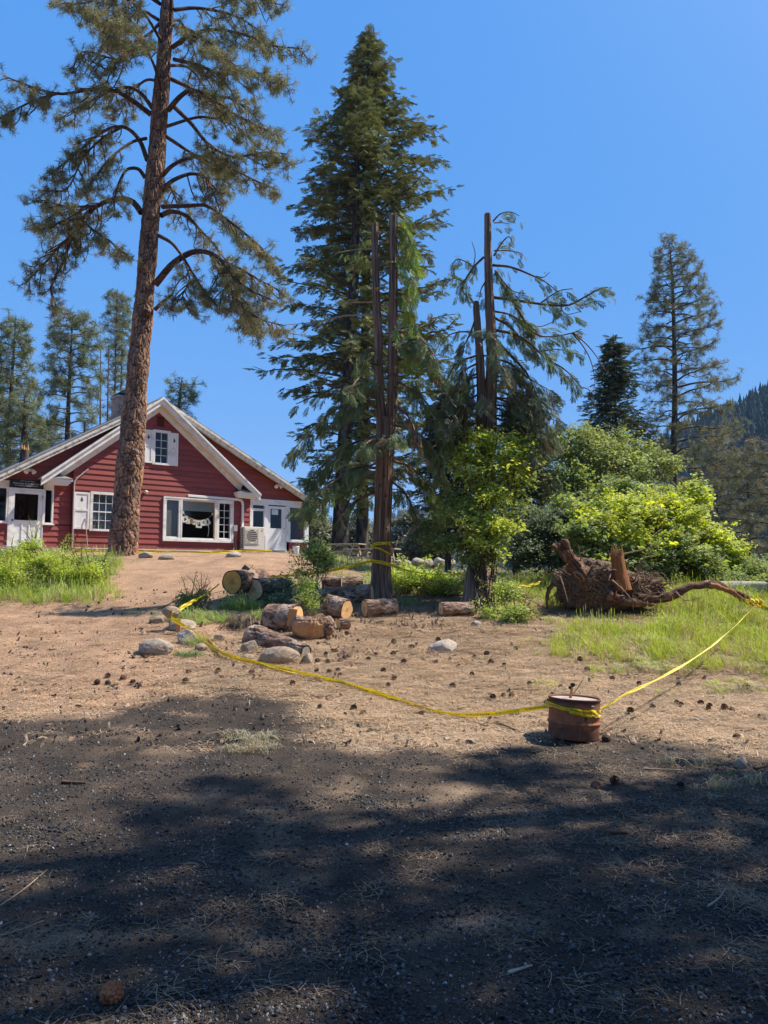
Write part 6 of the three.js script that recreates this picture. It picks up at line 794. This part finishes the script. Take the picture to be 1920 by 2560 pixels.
  for (let k = 0; k < 46; k++) { const a = r() * 6.28, yy = r() * 1.1 - 0.2, sx = (Math.cos(a) < 0 ? 100 : 165) / S, o = V(c.x + Math.cos(a) * sx * 0.85 * Math.sqrt(Math.max(0.1, 1 - yy * yy * 0.8)), c.y + yy * 62 / S, c.z + Math.sin(a) * 0.5), u = V(Math.cos(a), yy + 0.3, Math.sin(a)).addScaledVector(rdir(r), 0.7).normalize(), l = 0.2 + 0.5 * r() * r(); fib.tube(spline([o, o.clone().addScaledVector(u, l * 0.5).addScaledVector(rdir(r), 0.07), o.clone().addScaledVector(u, l).addScaledVector(rdir(r), 0.16).add(V(0, -0.1 * r(), 0))], 8), (s) => (0.012 + 0.025 * r() * 0 + 0.02 * (k % 4 === 0)) * (1 - 0.85 * s) + 0.002, 5); }
  tag(part('fine_roots', fib.build(), std({ color: lin(0.2, 0.125, 0.08) }), t), null, null, null, 'stuff');
  for (const l of [[[1530, 1450], [1558, 1475], [1578, 1500], [1584, 1525]], [[1400, 1440], [1410, 1470], [1420, 1505]], [[1610, 1500], [1625, 1480], [1612, 1470]], [[1690, 1480], [1712, 1500], [1760, 1492]], [[1560, 1385], [1620, 1370], [1660, 1352]]]) root('thin_root', l.map(([x, y]) => L(x, y, -0.62)), 0.014, 0.005, std({ color: lin(0.3, 0.2, 0.13) }));
}

// ------------------------------------------------------------------ rusty burn barrel
const BB = onGround(1434, 1843);
{
  const t = thing('burn_barrel', 'rusty cut down steel drum wrapped in yellow tape on the charcoal', 'barrel', BB), d = -BB.z; t.rotation.z = -0.05; t.rotation.x = -0.035;
  M.rust = std({ roughness: 0.8, metalness: 0.15, map: tex(512, 256, (u, v) => { const n = tf(u, v, 8, 5, 311, 5), s = tf(u, v, 40, 6, 313, 3); let c = mixc([0.4, 0.15, 0.06], [0.17, 0.065, 0.035], n); c = mixc(c, [0.42, 0.17, 0.085], 0.7 * smooth(0.55, 0.75, s)); return mixc(c, [0.035, 0.024, 0.022], smooth(0.45, 0.2, v + 0.3 * (tf(u, v, 6, 3, 315, 4) - 0.5)) * 0.5 + 0.75 * smooth(0.82, 0.95, v + 0.1 * (n - 0.5))); }) });
  const R = 0.272, H = 0.42, prof = [[R - 0.012, 0], [R, 0.006], [R, 0.14], [R + 0.004, 0.15], [R + 0.013, 0.16], [R + 0.013, 0.172], [R + 0.004, 0.182], [R, 0.19], [R, H - 0.03], [R + 0.003, H - 0.02], [R + 0.009, H - 0.01], [R + 0.009, H + 0.002], [R + 0.004, H + 0.008], [R - 0.005, H + 0.006], [R - 0.01, H - 0.005], [R - 0.012, H - 0.02]].map(([x, y]) => new THREE.Vector2(x, y));
  const bl = new THREE.LatheGeometry(prof, 72), bu = bl.attributes.uv, bp = bl.attributes.position; for (let k = 0; k < bp.count; k++) bu.setXY(k, bu.getX(k) * 2, bp.getY(k) / H); bl.computeVertexNormals(); part('body', bl, M.rust, t);
  const lid = new THREE.CircleGeometry(R - 0.008, 64).rotateX(-Math.PI / 2); const lm = part('lid', lid, std({ roughness: 0.75, map: tex(256, 256, (u, v) => mixc(mixc([0.42, 0.34, 0.3], [0.5, 0.26, 0.16], smooth(0.45, 0.75, tf(u, v, 3, 3, 321, 4))), [0.3, 0.25, 0.23], 0.6 * smooth(0.5, 0.8, tf(u, v, 12, 12, 323, 3)))) }), t); lm.position.y = H - 0.012;
  const star = new THREE.Shape(); for (let k = 0; k < 10; k++) { const a = k / 10 * 6.283, q = k % 2 ? 0.011 : 0.033; (k ? star.lineTo : star.moveTo).call(star, Math.cos(a) * q, Math.sin(a) * q); }
  for (const [a, y] of [[0.22, 0.235], [-0.72, 0.1], [2.4, 0.2]]) { const s = part('puncture', new THREE.ExtrudeGeometry(star, { depth: 0.003, bevelEnabled: false }), M.dark, t); s.position.set(Math.sin(a) * (R + 0.001), y, Math.cos(a) * (R + 0.001)); s.rotation.y = a; }
  for (const a of [0.5, 0.57]) { const s = part('slot', new THREE.BoxGeometry(0.018, 0.012, 0.004), M.cream, t); s.position.set(Math.sin(a) * (R + 0.001), H - 0.055, Math.cos(a) * (R + 0.001)); s.rotation.y = a; }
  const k = thing('wooden_stake', 'charred splintered stake standing on the lid of the drum', 'stick'); k.position.copy(BB).add(V(-0.01, H - 0.02, -0.08)); part('shaft', new GB().tube([V(0, 0, 0), V(0.015, 0.07, 0), V(0.02, 0.13, 0)], (s) => 0.018 - 0.004 * s, 6, { cap: true }).build(), M.wood, k); part('charred_tip', (() => { const g = new THREE.IcosahedronGeometry(0.03, 2); g.scale(0.9, 0.8, 0.8); return g; })(), std({ color: lin(0.012, 0.011, 0.011) }), k).position.set(0.032, 0.15, 0); part('charred_tip', new THREE.IcosahedronGeometry(0.018, 1), std({ color: lin(0.012, 0.011, 0.011) }), k).position.set(0, 0.12, 0); part('twig', new GB().tube([V(0, 0.02, 0), V(0.09, 0.12, 0), V(0.14, 0.2, 0)], (s) => 0.004, 4).build(), M.pineLimb, k);
}
// ------------------------------------------------------------------ yellow tape
M.tape = new THREE.MeshPhysicalMaterial({ side: THREE.DoubleSide, roughness: 0.7, transmission: 0.3, thickness: 0, map: canvas(1024, 128, (g) => { g.fillStyle = '#f2d80f'; g.fillRect(0, 0, 1024, 128); g.fillStyle = '#151208'; g.font = 'bold 62px sans-serif'; g.textBaseline = 'middle'; for (const x of [40, 382, 724]) g.fillText('CAUTION', x, 66); }) });
function ribbon(pts, width, twist, o = {}) { // strip along points; twist(t) turns it, 0 lies flat and 90 degrees stands upright
  const g = new GB(), n = o.n ?? 90, path = spline(pts, n), T = V(), S = V(), U = V(); let len = 0; path.forEach((p) => { p.y = Math.max(p.y, ground(p.x, p.z) + 0.035); });
  path.forEach((p, k) => { if (k) len += p.distanceTo(path[k - 1]); T.subVectors(path[Math.min(n, k + 1)], path[Math.max(0, k - 1)]).normalize(); S.crossVectors(T, V(0, 1, 0)).normalize(); U.crossVectors(S, T); const t = k / n, a = twist(t), w = width * (o.pinch ? o.pinch(t) : 1), d = S.clone().multiplyScalar(Math.cos(a)).addScaledVector(U, Math.sin(a)), nn = T.clone().cross(d); for (let s = 0; s <= 4; s++) { const q = s / 4 - 0.5; g.vert(p.clone().addScaledVector(d, q * w).addScaledVector(nn, 0.09 * w * Math.sin(q * 7 + t * 40)), nn, len * 0.9, s / 4); } });
  for (let k = 0; k < n; k++) for (let s = 0; s < 4; s++) { const a = k * 5 + s, b = a + 5; g.i.push(a, a + 1, b, a + 1, b + 1, b); } return g.smooth();
}
const over = (l, up = 0.02) => { const pts = l.map(([x, y, d]) => P(x, y, d)); pts.forEach((p) => { p.y = Math.max(p.y, ground(p.x, p.z) + up); }); return pts; };
const postAt = onGround(446, 1582), pd = -postAt.z;
{
  const post = thing('tape_post', 'short wooden stake holding the tape at the boulders', 'stake', postAt); part('stake', new RoundedBoxGeometry(0.085, 0.3, 0.05, 1, 0.006).translate(0, 0.09, 0), M.wood, post);
  const t1 = top('barrier_tape', ribbon(over([[428, 1546, pd - 0.04], [470, 1570, pd - 0.25], [512, 1606, pd - 0.5], [560, 1632, 12.0], [640, 1656, 11.6], [705, 1674, 11.3], [780, 1696, 11.0], [870, 1727, 10.55], [960, 1761, 10.0], [1030, 1778, 9.7], [1100, 1786, 9.4], [1180, 1787, 9.2], [1260, 1781, 9.0], [1376, 1765, 8.72]]), 0.075, (t) => 1.35 - 0.5 * Math.sin(t * 11) * smooth(0, 0.2, t), { n: 160, pinch: (t) => 0.62 + 0.35 * Math.cos(t * 17) ** 2 * smooth(0.9, 0.5, t) + 0.2 * smooth(0.2, 0, t) }), M.tape, 'yellow tape sagging from the wooden post to the drum', 'tape', 'yellow barrier tape'); const t1b = part('second_strand', ribbon(over([[480, 1584, pd - 0.35], [560, 1634, 12.0], [640, 1661, 11.6], [705, 1682, 11.25], [780, 1699, 10.95], [880, 1735, 10.5], [1000, 1775, 9.85]]), 0.05, (t) => 1.2 + Math.sin(t * 9), { n: 90 }), M.tape, t1);
  // round the drum
  const ring = []; for (let k = 0; k <= 40; k++) { const a = -Math.PI * 0.62 + k / 40 * Math.PI * 1.25, R = 0.287; ring.push(BB.clone().add(V(Math.sin(a) * R, 0.32 - 0.05 * Math.sin(a) + 0.004 * Math.sin(k * 0.8), Math.cos(a) * R))); }
  const w = top('barrier_tape', ribbon(ring, 0.07, (t) => Math.PI / 2 + 0.06 * Math.sin(t * 20), { n: 120, pinch: (t) => 0.75 + 0.25 * Math.cos(t * 9) }), M.tape, 'yellow tape wound round the rusty drum', 'tape', 'yellow barrier tape'); part('loose_strand', ribbon(ring.slice(16, 36).map((p) => p.clone().add(V(0, -0.028, 0.006))), 0.02, () => Math.PI / 2, { n: 50 }), M.tape, w);
  const be = [BB.clone().add(V(0.287, 0.29, 0.02)), ...over([[1560, 1738, 8.95], [1650, 1695, 9.8], [1750, 1636, 11.1], [1830, 1572, 12.8], [1894, 1508, 14.3]])];
  const s = top('barrier_tape', ribbon(be, 0.075, (t) => 1.4 + 2.5 * t, { n: 130, pinch: (t) => 0.35 + 0.12 * Math.sin(t * 30) }), M.tape, 'taut yellow tape rising from the drum to the long root', 'tape', 'yellow barrier tape');
  const kp = P(1892, 1508, 14.3), kg = new GB(), r = rngOf(2); for (let k = 0; k < 3; k++) { const rg = []; for (let q = 0; q <= 14; q++) { const a = q / 14 * 6.5; rg.push(kp.clone().add(V(-0.12 + k * 0.08, 0, 0)).add(V(0.03 * Math.sin(a * 2), Math.cos(a) * 0.08, Math.sin(a) * 0.08))); } kg.add(ribbon(rg, 0.05, () => 0.3 * k, { n: 30 })); } for (let k = 0; k < 4; k++) kg.add(ribbon([kp, kp.clone().add(V(0.12 * (r() - 0.2), 0.1 * (r() - 0.4), 0.03)), kp.clone().add(V(0.3 * (r() - 0.3), 0.2 * (r() - 0.6), 0.06))], 0.045, (t) => t * 2, { n: 14 })); top('barrier_tape', kg.build(), M.tape, 'knot of yellow tape tied round the end of the long root', 'tape', 'yellow barrier tape');
  top('barrier_tape', ribbon(over([[430, 1534, pd], [470, 1510, pd + 0.6], [500, 1494, pd + 1.1], [525, 1478, pd + 1.7], [548, 1460, pd + 2.4]]), 0.08, (t) => 1.2 + 0.5 * Math.sin(t * 8), { pinch: (t) => 0.9 - 0.4 * smooth(0.5, 0.9, t) }), M.tape, 'yellow tape from the post up to the sawn log pair', 'tape', 'yellow barrier tape');
  top('barrier_tape', ribbon(over([[620, 1440, 17.4], [680, 1441, 17.6], [730, 1438, 17.8], [790, 1432, 17.6], [850, 1422, 17.4], [905, 1408, 17.05], [930, 1403, 16.95]]), 0.075, (t) => 1.5 + 0.2 * Math.sin(t * 12), { pinch: () => 0.8 }), M.tape, 'pale yellow tape running behind the logs to the split cedar', 'tape', 'yellow barrier tape');
  top('barrier_tape', ribbon(over([[926, 1402, 16.98], [955, 1406, 16.88], [982, 1414, 16.95], [1020, 1427, 17.1], [1080, 1435, 17.2], [1140, 1437, 17], [1200, 1433, 16.5], [1240, 1430, 16.4]]), 0.07, (t) => 1.5 + 0.8 * smooth(0.3, 0.6, t), { pinch: (t) => 1 - 0.6 * smooth(0.25, 0.5, t) }), M.tape, 'tape round the cedar foot, running right to the shrub', 'tape', 'yellow barrier tape');
  top('barrier_tape', ribbon([[925, 1366, 17.05], [940, 1360, 16.92], [958, 1358, 16.88], [978, 1358, 17.0]].map((q) => P(...q)), 0.06, () => 1.5, { n: 40 }), M.tape, 'upper band of tape tied round the split cedar', 'tape', 'yellow barrier tape').add((() => { const m = part('slanting_strand', ribbon([[927, 1368, 17.0], [950, 1372, 16.88], [978, 1387, 16.98]].map((q) => P(...q)), 0.035, () => 1.5, { n: 30 }), M.tape); scene.remove(m); return m; })());
  top('barrier_tape', ribbon(over([[1248, 1466, 16.6], [1290, 1466, 17], [1330, 1462, 17.8], [1360, 1450, 18.6], [1384, 1428, 19.3]]), 0.07, (t) => 1.5, { pinch: () => 0.8 }), M.tape, 'yellow tape from the right cedar foot to the far log', 'tape', 'yellow barrier tape');
  top('barrier_tape', ribbon(over([[178, 1383, 25.5], [215, 1386, 25.4], [255, 1388, 25.2], [300, 1387, 25.4], [385, 1385, 26.2], [450, 1389, 26.5], [520, 1392, 26.8], [570, 1390, 27.2], [620, 1384, 27.8], [680, 1383, 28.4]], 0.06), 0.085, (t) => 1.5, { n: 120, pinch: (t) => 0.75 + 0.2 * Math.sin(t * 20) }), M.tape, 'yellow tape strung low along the house front behind the big trunk', 'tape', 'yellow barrier tape');
}
// ------------------------------------------------------------------ picnic tables
function picnic(label, pos, turn, len) {
  const t = thing('picnic_table', label, 'picnic table', pos, 'picnic tables by the house'); t.rotation.y = turn; const plank = (name, z0, z1, y, L = len) => part(name, new RoundedBoxGeometry(L, 0.04, z1 - z0, 1, 0.004).translate(0, y, (z0 + z1) / 2), M.plank, t);
  for (let k = 0; k < 5; k++) plank('top_plank', -0.37 + k * 0.149, -0.37 + k * 0.149 + 0.142, 0.74); for (const s of [-1, 1]) for (let k = 0; k < 2; k++) { const z = s * (0.6 + k * 0.15); plank('seat_plank', z - 0.068, z + 0.068, 0.44); }
  for (const s of [-1, 1]) { for (const q of [-1, 1]) { const leg = part('leg', new THREE.BoxGeometry(0.04, 0.86, 0.09), M.plank, t); leg.position.set(s * (len / 2 - 0.28), 0.36, q * 0.44); leg.rotation.x = -q * 0.52; } part('seat_beam', new THREE.BoxGeometry(0.04, 0.09, 1.5).translate(s * (len / 2 - 0.322), 0.37, 0), M.plank, t); part('top_beam', new THREE.BoxGeometry(0.04, 0.08, 0.7).translate(s * (len / 2 - 0.322), 0.675, 0), M.plank, t); const br = part('brace', new THREE.BoxGeometry(0.04, 0.66, 0.07), M.plank, t); br.position.set(s * (len / 2 - 0.58), 0.53, 0); br.rotation.z = s * 0.95; }
  return t;
}
M.plank = std({ color: lin(1.2, 1.15, 1.08), map: tGrey });
{ const p = P(930, 1373, 27.2); p.y -= 0.74; picnic('front weathered picnic table partly hidden by the split cedar', p, -0.32, 1.9); const q = P(852, 1361, 30.5); q.y -= 0.74; picnic('rear weathered picnic table close to the house corner', q, -0.38, 1.85); }
// ------------------------------------------------------------------ things by the house wall
{
  const t = thing('heat_pump', 'cream outdoor heat pump unit beside the back door', 'heat pump'); t.position.copy(H2W(9.02, 0.08, 0.36)); t.rotation.copy(house.rotation);
  const cm = std({ color: lin(0.66, 0.62, 0.54), roughness: 0.5 }), W = 1.0, H = 0.98, Dp = 0.36; part('casing', new RoundedBoxGeometry(W, H, Dp, 2, 0.02).translate(0, H / 2, 0), cm, t);
  const f = new THREE.Group(); f.name = 'fan_grille'; t.add(f); f.position.set(-0.13, 0.58, Dp / 2); part('opening', new THREE.CylinderGeometry(0.27, 0.27, 0.01, 40).rotateX(Math.PI / 2).translate(0, 0, 0.004), M.dark, f); for (let k = 0; k < 8; k++) { const y = -0.3 + k * 0.085; part('slat', new THREE.BoxGeometry(0.62, 0.022, 0.02).translate(0, y, 0.026), cm, f); } part('guard_ring', new THREE.TorusGeometry(0.28, 0.016, 8, 40).translate(0, 0, 0.016), cm, f); for (const s of [-1, 1]) part('side_rail', new THREE.BoxGeometry(0.03, 0.66, 0.024).translate(s * 0.325, -0.003, 0.012), cm, f);
  const sd = new THREE.Group(); sd.name = 'side_grille'; t.add(sd); for (let i = 0; i < 2; i++) for (let j = 0; j < 12; j++) part('grille_hole', new THREE.BoxGeometry(0.006, 0.055, 0.1).translate(-W / 2 - 0.001, 0.08 + j * 0.073, -0.08 + i * 0.14), M.dark, sd);
  part('rib', new THREE.BoxGeometry(0.7, 0.012, 0.01).translate(-0.1, 0.2, Dp / 2 + 0.003), cm, t); part('badge', new THREE.ExtrudeGeometry(new THREE.Shape([[-0.05, -0.035], [0.01, -0.035], [0.05, 0.035], [-0.01, 0.035]].map(([x, y]) => new THREE.Vector2(x, y))), { depth: 0.004, bevelEnabled: false }).translate(0.36, 0.82, Dp / 2 + 0.001), std({ color: lin(0.55, 0.1, 0.04) }), t); part('badge_line', new THREE.BoxGeometry(0.12, 0.012, 0.003).translate(0.36, 0.9, Dp / 2 + 0.002), std({ color: lin(0.45, 0.3, 0.3) }), t); part('valve_cover', new RoundedBoxGeometry(0.06, 0.07, 0.08, 1, 0.01).translate(W / 2, 0.5, 0.1), M.white, t);
  for (const s of [-1, 1]) part('foot', new THREE.BoxGeometry(0.1, 0.2, 0.34).translate(s * 0.36, -0.1, 0), M.dark, t);
  const b = thing('bucket', 'white plastic bucket standing right of the back door', 'bucket'); b.position.copy(H2W(11.2, -0.058, 0.42)); part('tub', new THREE.LatheGeometry([[0, 0], [0.125, 0], [0.13, 0.01], [0.148, 0.29], [0.158, 0.29], [0.158, 0.31], [0.15, 0.31], [0.148, 0.345], [0.138, 0.345], [0.12, 0.02], [0, 0.015]].map(([x, y]) => new THREE.Vector2(x, y)), 28), M.white, b); part('handle', new THREE.TorusGeometry(0.155, 0.004, 5, 24, Math.PI).rotateX(1.9).translate(0, 0.3, 0), M.grey, b);
  const s = thing('shovel', 'shovel leaning upside up against the left shutter', 'shovel'); const a = H2W(2.02, -0.2, 0.55), e = H2W(2.0, 1.12, MW + 0.07); part('shaft', new GB().tube([a, e], () => 0.018, 8, { cap: true }).build(), M.paleTwig, s); const bl = new THREE.Shape(); bl.moveTo(-0.1, 0.14); bl.lineTo(0.1, 0.14); bl.quadraticCurveTo(0.12, -0.04, 0, -0.15); bl.quadraticCurveTo(-0.12, -0.04, -0.1, 0.14); const m = part('blade', new THREE.ExtrudeGeometry(bl, { depth: 0.006, bevelEnabled: false }), std({ color: lin(0.4, 0.39, 0.37), metalness: 0.5, roughness: 0.5 }), s); m.position.copy(a).add(V(0.02, -0.05, 0.02)); m.rotation.y = 0.68; m.rotation.x = -0.25;
}
// ------------------------------------------------------------------ pine cones, sticks, charcoal, needles
{
  const g = new GB(), r = rngOf(77); // one cone: spiral of scales round a core
  g.add(new THREE.SphereGeometry(0.022, 8, 6), M4().makeScale(1, 1.5, 1));
  for (let k = 0; k < 64; k++) { const t = k / 64, a = k * 2.4, y = (t - 0.5) * 0.085, q = 0.034 * Math.sin(Math.PI * (0.12 + 0.8 * t)) + 0.004, c = V(Math.cos(a), 0, Math.sin(a)), s = V(-c.z, 0, c.x), b = c.clone().multiplyScalar(q * 0.4).add(V(0, y, 0)), e = c.clone().multiplyScalar(q * 1.15).add(V(0, y + 0.012, 0)); g.tri(b, e.clone().addScaledVector(s, 0.011), e.clone().add(V(0, 0.009, 0)).addScaledVector(c, 0.003)).tri(b, e.clone().add(V(0, 0.009, 0)).addScaledVector(c, 0.003), e.clone().addScaledVector(s, -0.011)); }
  const geo = g.build(), mats = [[0.12, 0.06, 0.04], [0.07, 0.038, 0.028], [0.17, 0.09, 0.055]].map((c) => std({ color: lin(...c) })); let first;
  const put = (p, s, k) => { let o; if (!first) { o = first = thing('pine_cone', 'open brown pine cone lying on the litter or charcoal', 'pine cone', null, 'scattered pine cones'); part('scales', geo, mats[0], o); } else { o = first.clone(); o.name = numbered('pine_cone'); o.children[0].material = mats[k % 3]; scene.add(o); } o.userData.label = -p.z < 8.8 ? 'pine cone lying on the dark charcoal ground' : p.x > 2.3 ? 'pine cone on the tan litter right of the drum' : p.x < -2.4 ? 'pine cone at the left, below the boulders and beside the drive' : 'pine cone on the litter slope between the boulders and the drum'; o.position.copy(p).add(V(0, 0.03 * s, 0)); o.rotation.set(1.2 + r() * 0.8, r() * 6.28, r() * 6.28); o.scale.setScalar(s); };
  const listed = [[471, 1683], [540, 1688], [553, 1697], [545, 1680], [611, 1673], [628, 1686], [632, 1684], [465, 1708], [790, 1683], [824, 1684], [845, 1681], [849, 1692], [793, 1656], [815, 1640], [820, 1660], [850, 1655], [862, 1650], [872, 1645], [820, 1601], [896, 1605], [840, 1630], [868, 1588], [1215, 1640], [1230, 1660], [1260, 1665], [1290, 1625], [1400, 1720], [1380, 1745], [1370, 1762], [1280, 1745], [1258, 1743], [1692, 1762], [1704, 1768], [1750, 1764], [1774, 1770], [1813, 1777], [1828, 1779], [1697, 1704], [1866, 1725], [1575, 1783], [1516, 1855], [1840, 1847], [1536, 1964], [1700, 1970], [1490, 1976], [268, 1695], [245, 1712], [310, 1700], [330, 1712], [270, 1712], [360, 1642], [800, 1770], [885, 1778], [985, 1700], [1010, 1660], [1030, 1620], [940, 1640], [960, 1680], [1130, 1720], [1180, 1690], [1090, 1660], [1450, 1655], [1532, 1702], [1600, 1660], [1640, 1620], [730, 1715], [345, 1716], [1095, 1605], [985, 1610]];
  listed.forEach(([x, y], k) => put(onGround(x, y), 0.72 + 0.35 * r(), k)); for (let k = 0; k < 22; k++) put(onGround(700 + 1100 * r(), 1600 + 190 * r()), 0.6 + 0.4 * r(), k);
  const rc = first.clone(); rc.name = numbered('pine_cone'); rc.children[0].material = std({ color: lin(0.4, 0.14, 0.06) }); rc.userData = { label: 'reddish brown cone on the dark ground nearest the viewer', category: 'pine cone' }; rc.position.copy(onGround(275, 2508)).add(V(0, 0.03, 0)); rc.scale.setScalar(1.1); scene.add(rc);
  // sticks that lie about
  const stick = (pts, r0, label, mat = M.pineLimb) => { const p = pts.map(([x, y]) => onGround(x, y).add(V(0, r0, 0))); const o = top('stick', new GB().tube(spline(p, 12), (s) => r0 * (1 - 0.5 * s), 6, { cap: true, bump: (a, l) => 0.2 * N3(l * 9, a, 1) }).build(), mat, label, 'stick', 'fallen sticks'); return o; };
  for (const [p, r0, l, m] of [[[[1500, 1838], [1600, 1788], [1700, 1722], [1780, 1655]], 0.012, 'long dark branch lying right of the drum'], [[[1240, 1808], [1290, 1830], [1330, 1845]], 0.014, 'short dark stick on the ground left of the drum'], [[[1160, 1800], [1210, 1815], [1260, 1832]], 0.008, 'thin twig farther left of the drum'], [[[1725, 1800], [1800, 1806]], 0.014, 'pale broken stick right of the drum, on the litter', M.grey], [[[905, 1592], [960, 1594]], 0.012, 'pale stick on the litter in front of the split cedar', M.paleTwig], [[[155, 1960], [215, 1963]], 0.016, 'dark stick on the charcoal at the left'], [[[0, 2270], [60, 2225], [118, 2178]], 0.005, 'long thin pale stem near the left edge', M.paleTwig], [[[0, 2345], [60, 2325], [110, 2303]], 0.005, 'thin pale stem below it at the left edge', M.paleTwig], [[[1510, 2085], [1570, 2090]], 0.016, 'short charred stick in the middle of the shade'], [[[1770, 2270], [1800, 2250], [1815, 2225]], 0.007, 'crooked twig in the shade at right', M.grey], [[[1610, 1924], [1708, 1928]], 0.008, 'straight pale twig below the drum on the right', M.paleTwig], [[[1885, 1925], [1925, 1918]], 0.016, 'dark stick at the right edge by the rounded stone'], [[[1270, 2440], [1330, 2420]], 0.01, 'grey twig in the dark foreground', M.grey], [[[880, 1470 + 60], [905, 1500]], 0.012, 'slanting stick leaning on the log pile'], [[[1620, 2165], [1600, 2150]], 0.006, 'small pale hooked twig on the lit ground', M.paleTwig]]) stick(p, r0, l, m);
  // bits that nobody could count
  const q = rngOf(91), chunk = (seed, sx) => { const ge = new THREE.IcosahedronGeometry(1, 0), p = ge.attributes.position, k2 = new Map(), rr = rngOf(seed); for (let k = 0; k < p.count; k++) { const key = [p.getX(k), p.getY(k), p.getZ(k)].map((x) => x.toFixed(2)).join(); if (!k2.has(key)) k2.set(key, 0.6 + 0.6 * rr()); const s = k2.get(key); p.setXYZ(k, p.getX(k) * s * sx, p.getY(k) * s * 0.6, p.getZ(k) * s); } ge.computeVertexNormals(); return ge; };
  const scat = (n, pick, size, col) => { const m = [], c = []; let t = 0; while (m.length < n && t++ < n * 40) { const p = pick(); if (!p) continue; const s = size(); m.push(place(G(p[0], p[1], s * 0.25), Q().setFromEuler(new THREE.Euler(q() * 6, q() * 6, q() * 6)), s)); c.push(col()); } return [m, c]; };
  const near = (d0, d1, f) => () => { const d = d0 * Math.pow(d1 / d0, q()), x = (q() - 0.5) * 1.16 * d; return f(x, -d) > q() ? [x, -d] : null; };
  const clump = (x, z) => smooth(-0.15, 0.35, fbm(x * 1.3, z * 1.6, 12, 3));
  let [m, c] = scat(90000, near(2.3, 11, (x, z) => charAt(x, z) * (0.25 + 0.75 * clump(x, z))), () => 0.0022 + 0.0035 * q() + 0.012 * Math.pow(q(), 9), () => { const w = 0.014 + 0.075 * q() * q(); return lin(w * 1.02, w, w); }); tag(copies('charcoal', chunk(1, 1.2), std({ roughness: 0.55 }), m, null, c), 'black charcoal crumbs scattered over the burnt ground', null, null, 'stuff');
  [m, c] = scat(26000, near(2.3, 12, (x, z) => 0.25 + 0.75 * clump(x + 5, z)), () => 0.0018 + 0.0025 * q() + 0.009 * Math.pow(q(), 10), () => { const w = 0.1 + 0.36 * q() * q(); return lin(w * 1.05, w * 0.97, w * 0.9); }); tag(copies('gravel', chunk(2, 1.15), std({ roughness: 0.85 }), m, null, c), 'pale pebbles and ash bits scattered over the ground', null, null, 'stuff');
  // lying pine needles and chips
  const ng = new GB(), rn = rngOf(13); for (let k = 0; k < 12; k++) { const a = rn() * 6.28, L = 0.05 + 0.09 * rn(), o = V((rn() - 0.5) * 0.22, 0.002 + 0.014 * rn(), (rn() - 0.5) * 0.22), e = o.clone().add(V(Math.cos(a) * L, 0.012 * (rn() - 0.3), Math.sin(a) * L)), mm = o.clone().lerp(e, 0.5).add(V(-Math.sin(a) * L * 0.14 * (rn() - 0.5) * 2, 0.004, Math.cos(a) * L * 0.14 * (rn() - 0.5))), s = V(-Math.sin(a), 0, Math.cos(a)).multiplyScalar(0.0013); ng.quad(o.clone().sub(s), o.clone().add(s), mm.clone().add(s), mm.clone().sub(s)).quad(mm.clone().sub(s), mm.clone().add(s), e.clone().add(s), e.clone().sub(s)); }
  const nd = ng.build(), lay = (n, pick, col, s0) => { const mm = [], cc = []; let t = 0; while (mm.length < n && t++ < n * 40) { const p = pick(); if (!p) continue; mm.push(place(G(p[0], p[1], 0.002), Q().setFromEuler(new THREE.Euler((q() - 0.5) * 0.15, q() * 6.28, (q() - 0.5) * 0.15)), s0 * (0.7 + 0.7 * q()))); cc.push(vary(col, q, 0.45)); } return [mm, cc]; };
  [m, c] = lay(1000, near(2.3, 9, (x, z) => (0.05 + 0.35 * clump(x + 9, z + 4)) * (1 - 0.6 * charAt(x, z)) + 0.7 * smooth(1.0, 3, x + 0.3 * (-z - 4))), [0.26, 0.18, 0.11], 0.8); tag(copies('fallen_needles', nd, std({ roughness: 0.8 }), m, null, c), 'fallen pine needles on the burnt ground', null, null, 'stuff');
  [m, c] = lay(26000, near(7.6, 17, (x, z) => Math.pow(1 - charAt(x, z), 2) * (0.35 + 0.65 * smooth(8.3, 10.5, -z)) * (1 - 0.75 * driveAt(x, z)) * (0.4 + 0.6 * clump(x, z))), [0.55, 0.39, 0.24], 1.1); tag(copies('fallen_needles', nd, std({ roughness: 0.8 }), m, null, c), 'deep litter of tan pine needles across the slope', null, null, 'stuff');
  [m, c] = scat(900, () => { const x = lerp(-3.4, 1.2, q()), z = lerp(-18, -11.8, q()); return smooth(-0.1, 0.3, N3(x * 1.1, z * 1.1, 8)) > q() ? [x, z] : null; }, () => 0.012 + 0.035 * Math.pow(q(), 3), () => { const w = 0.08 + 0.2 * q(); return lin(w * 1.2, w * 0.82, w * 0.6); }); tag(copies('bark_debris', chunk(5, 2.6).scale(1, 0.5, 0.8), std({ roughness: 0.95 }), m, null, c), 'bark pieces and broken sticks littering the bank by the logs', null, null, 'stuff');
  [m, c] = scat(5200, near(8, 18, (x, z) => 0.3 + 0.7 * clump(x + 2, z + 8)), () => 0.006 + 0.03 * Math.pow(q(), 4), () => { const w = q() < 0.6 ? 0.03 + 0.06 * q() : 0.14 + 0.18 * q(); return lin(w * 1.2, w * 0.88, w * 0.62); }); tag(copies('wood_chips', chunk(3, 2.2), std({ roughness: 0.9 }), m, null, c), 'bark chips and crumbs strewn over the litter', null, null, 'stuff');
}

renderer.render(scene, camera);
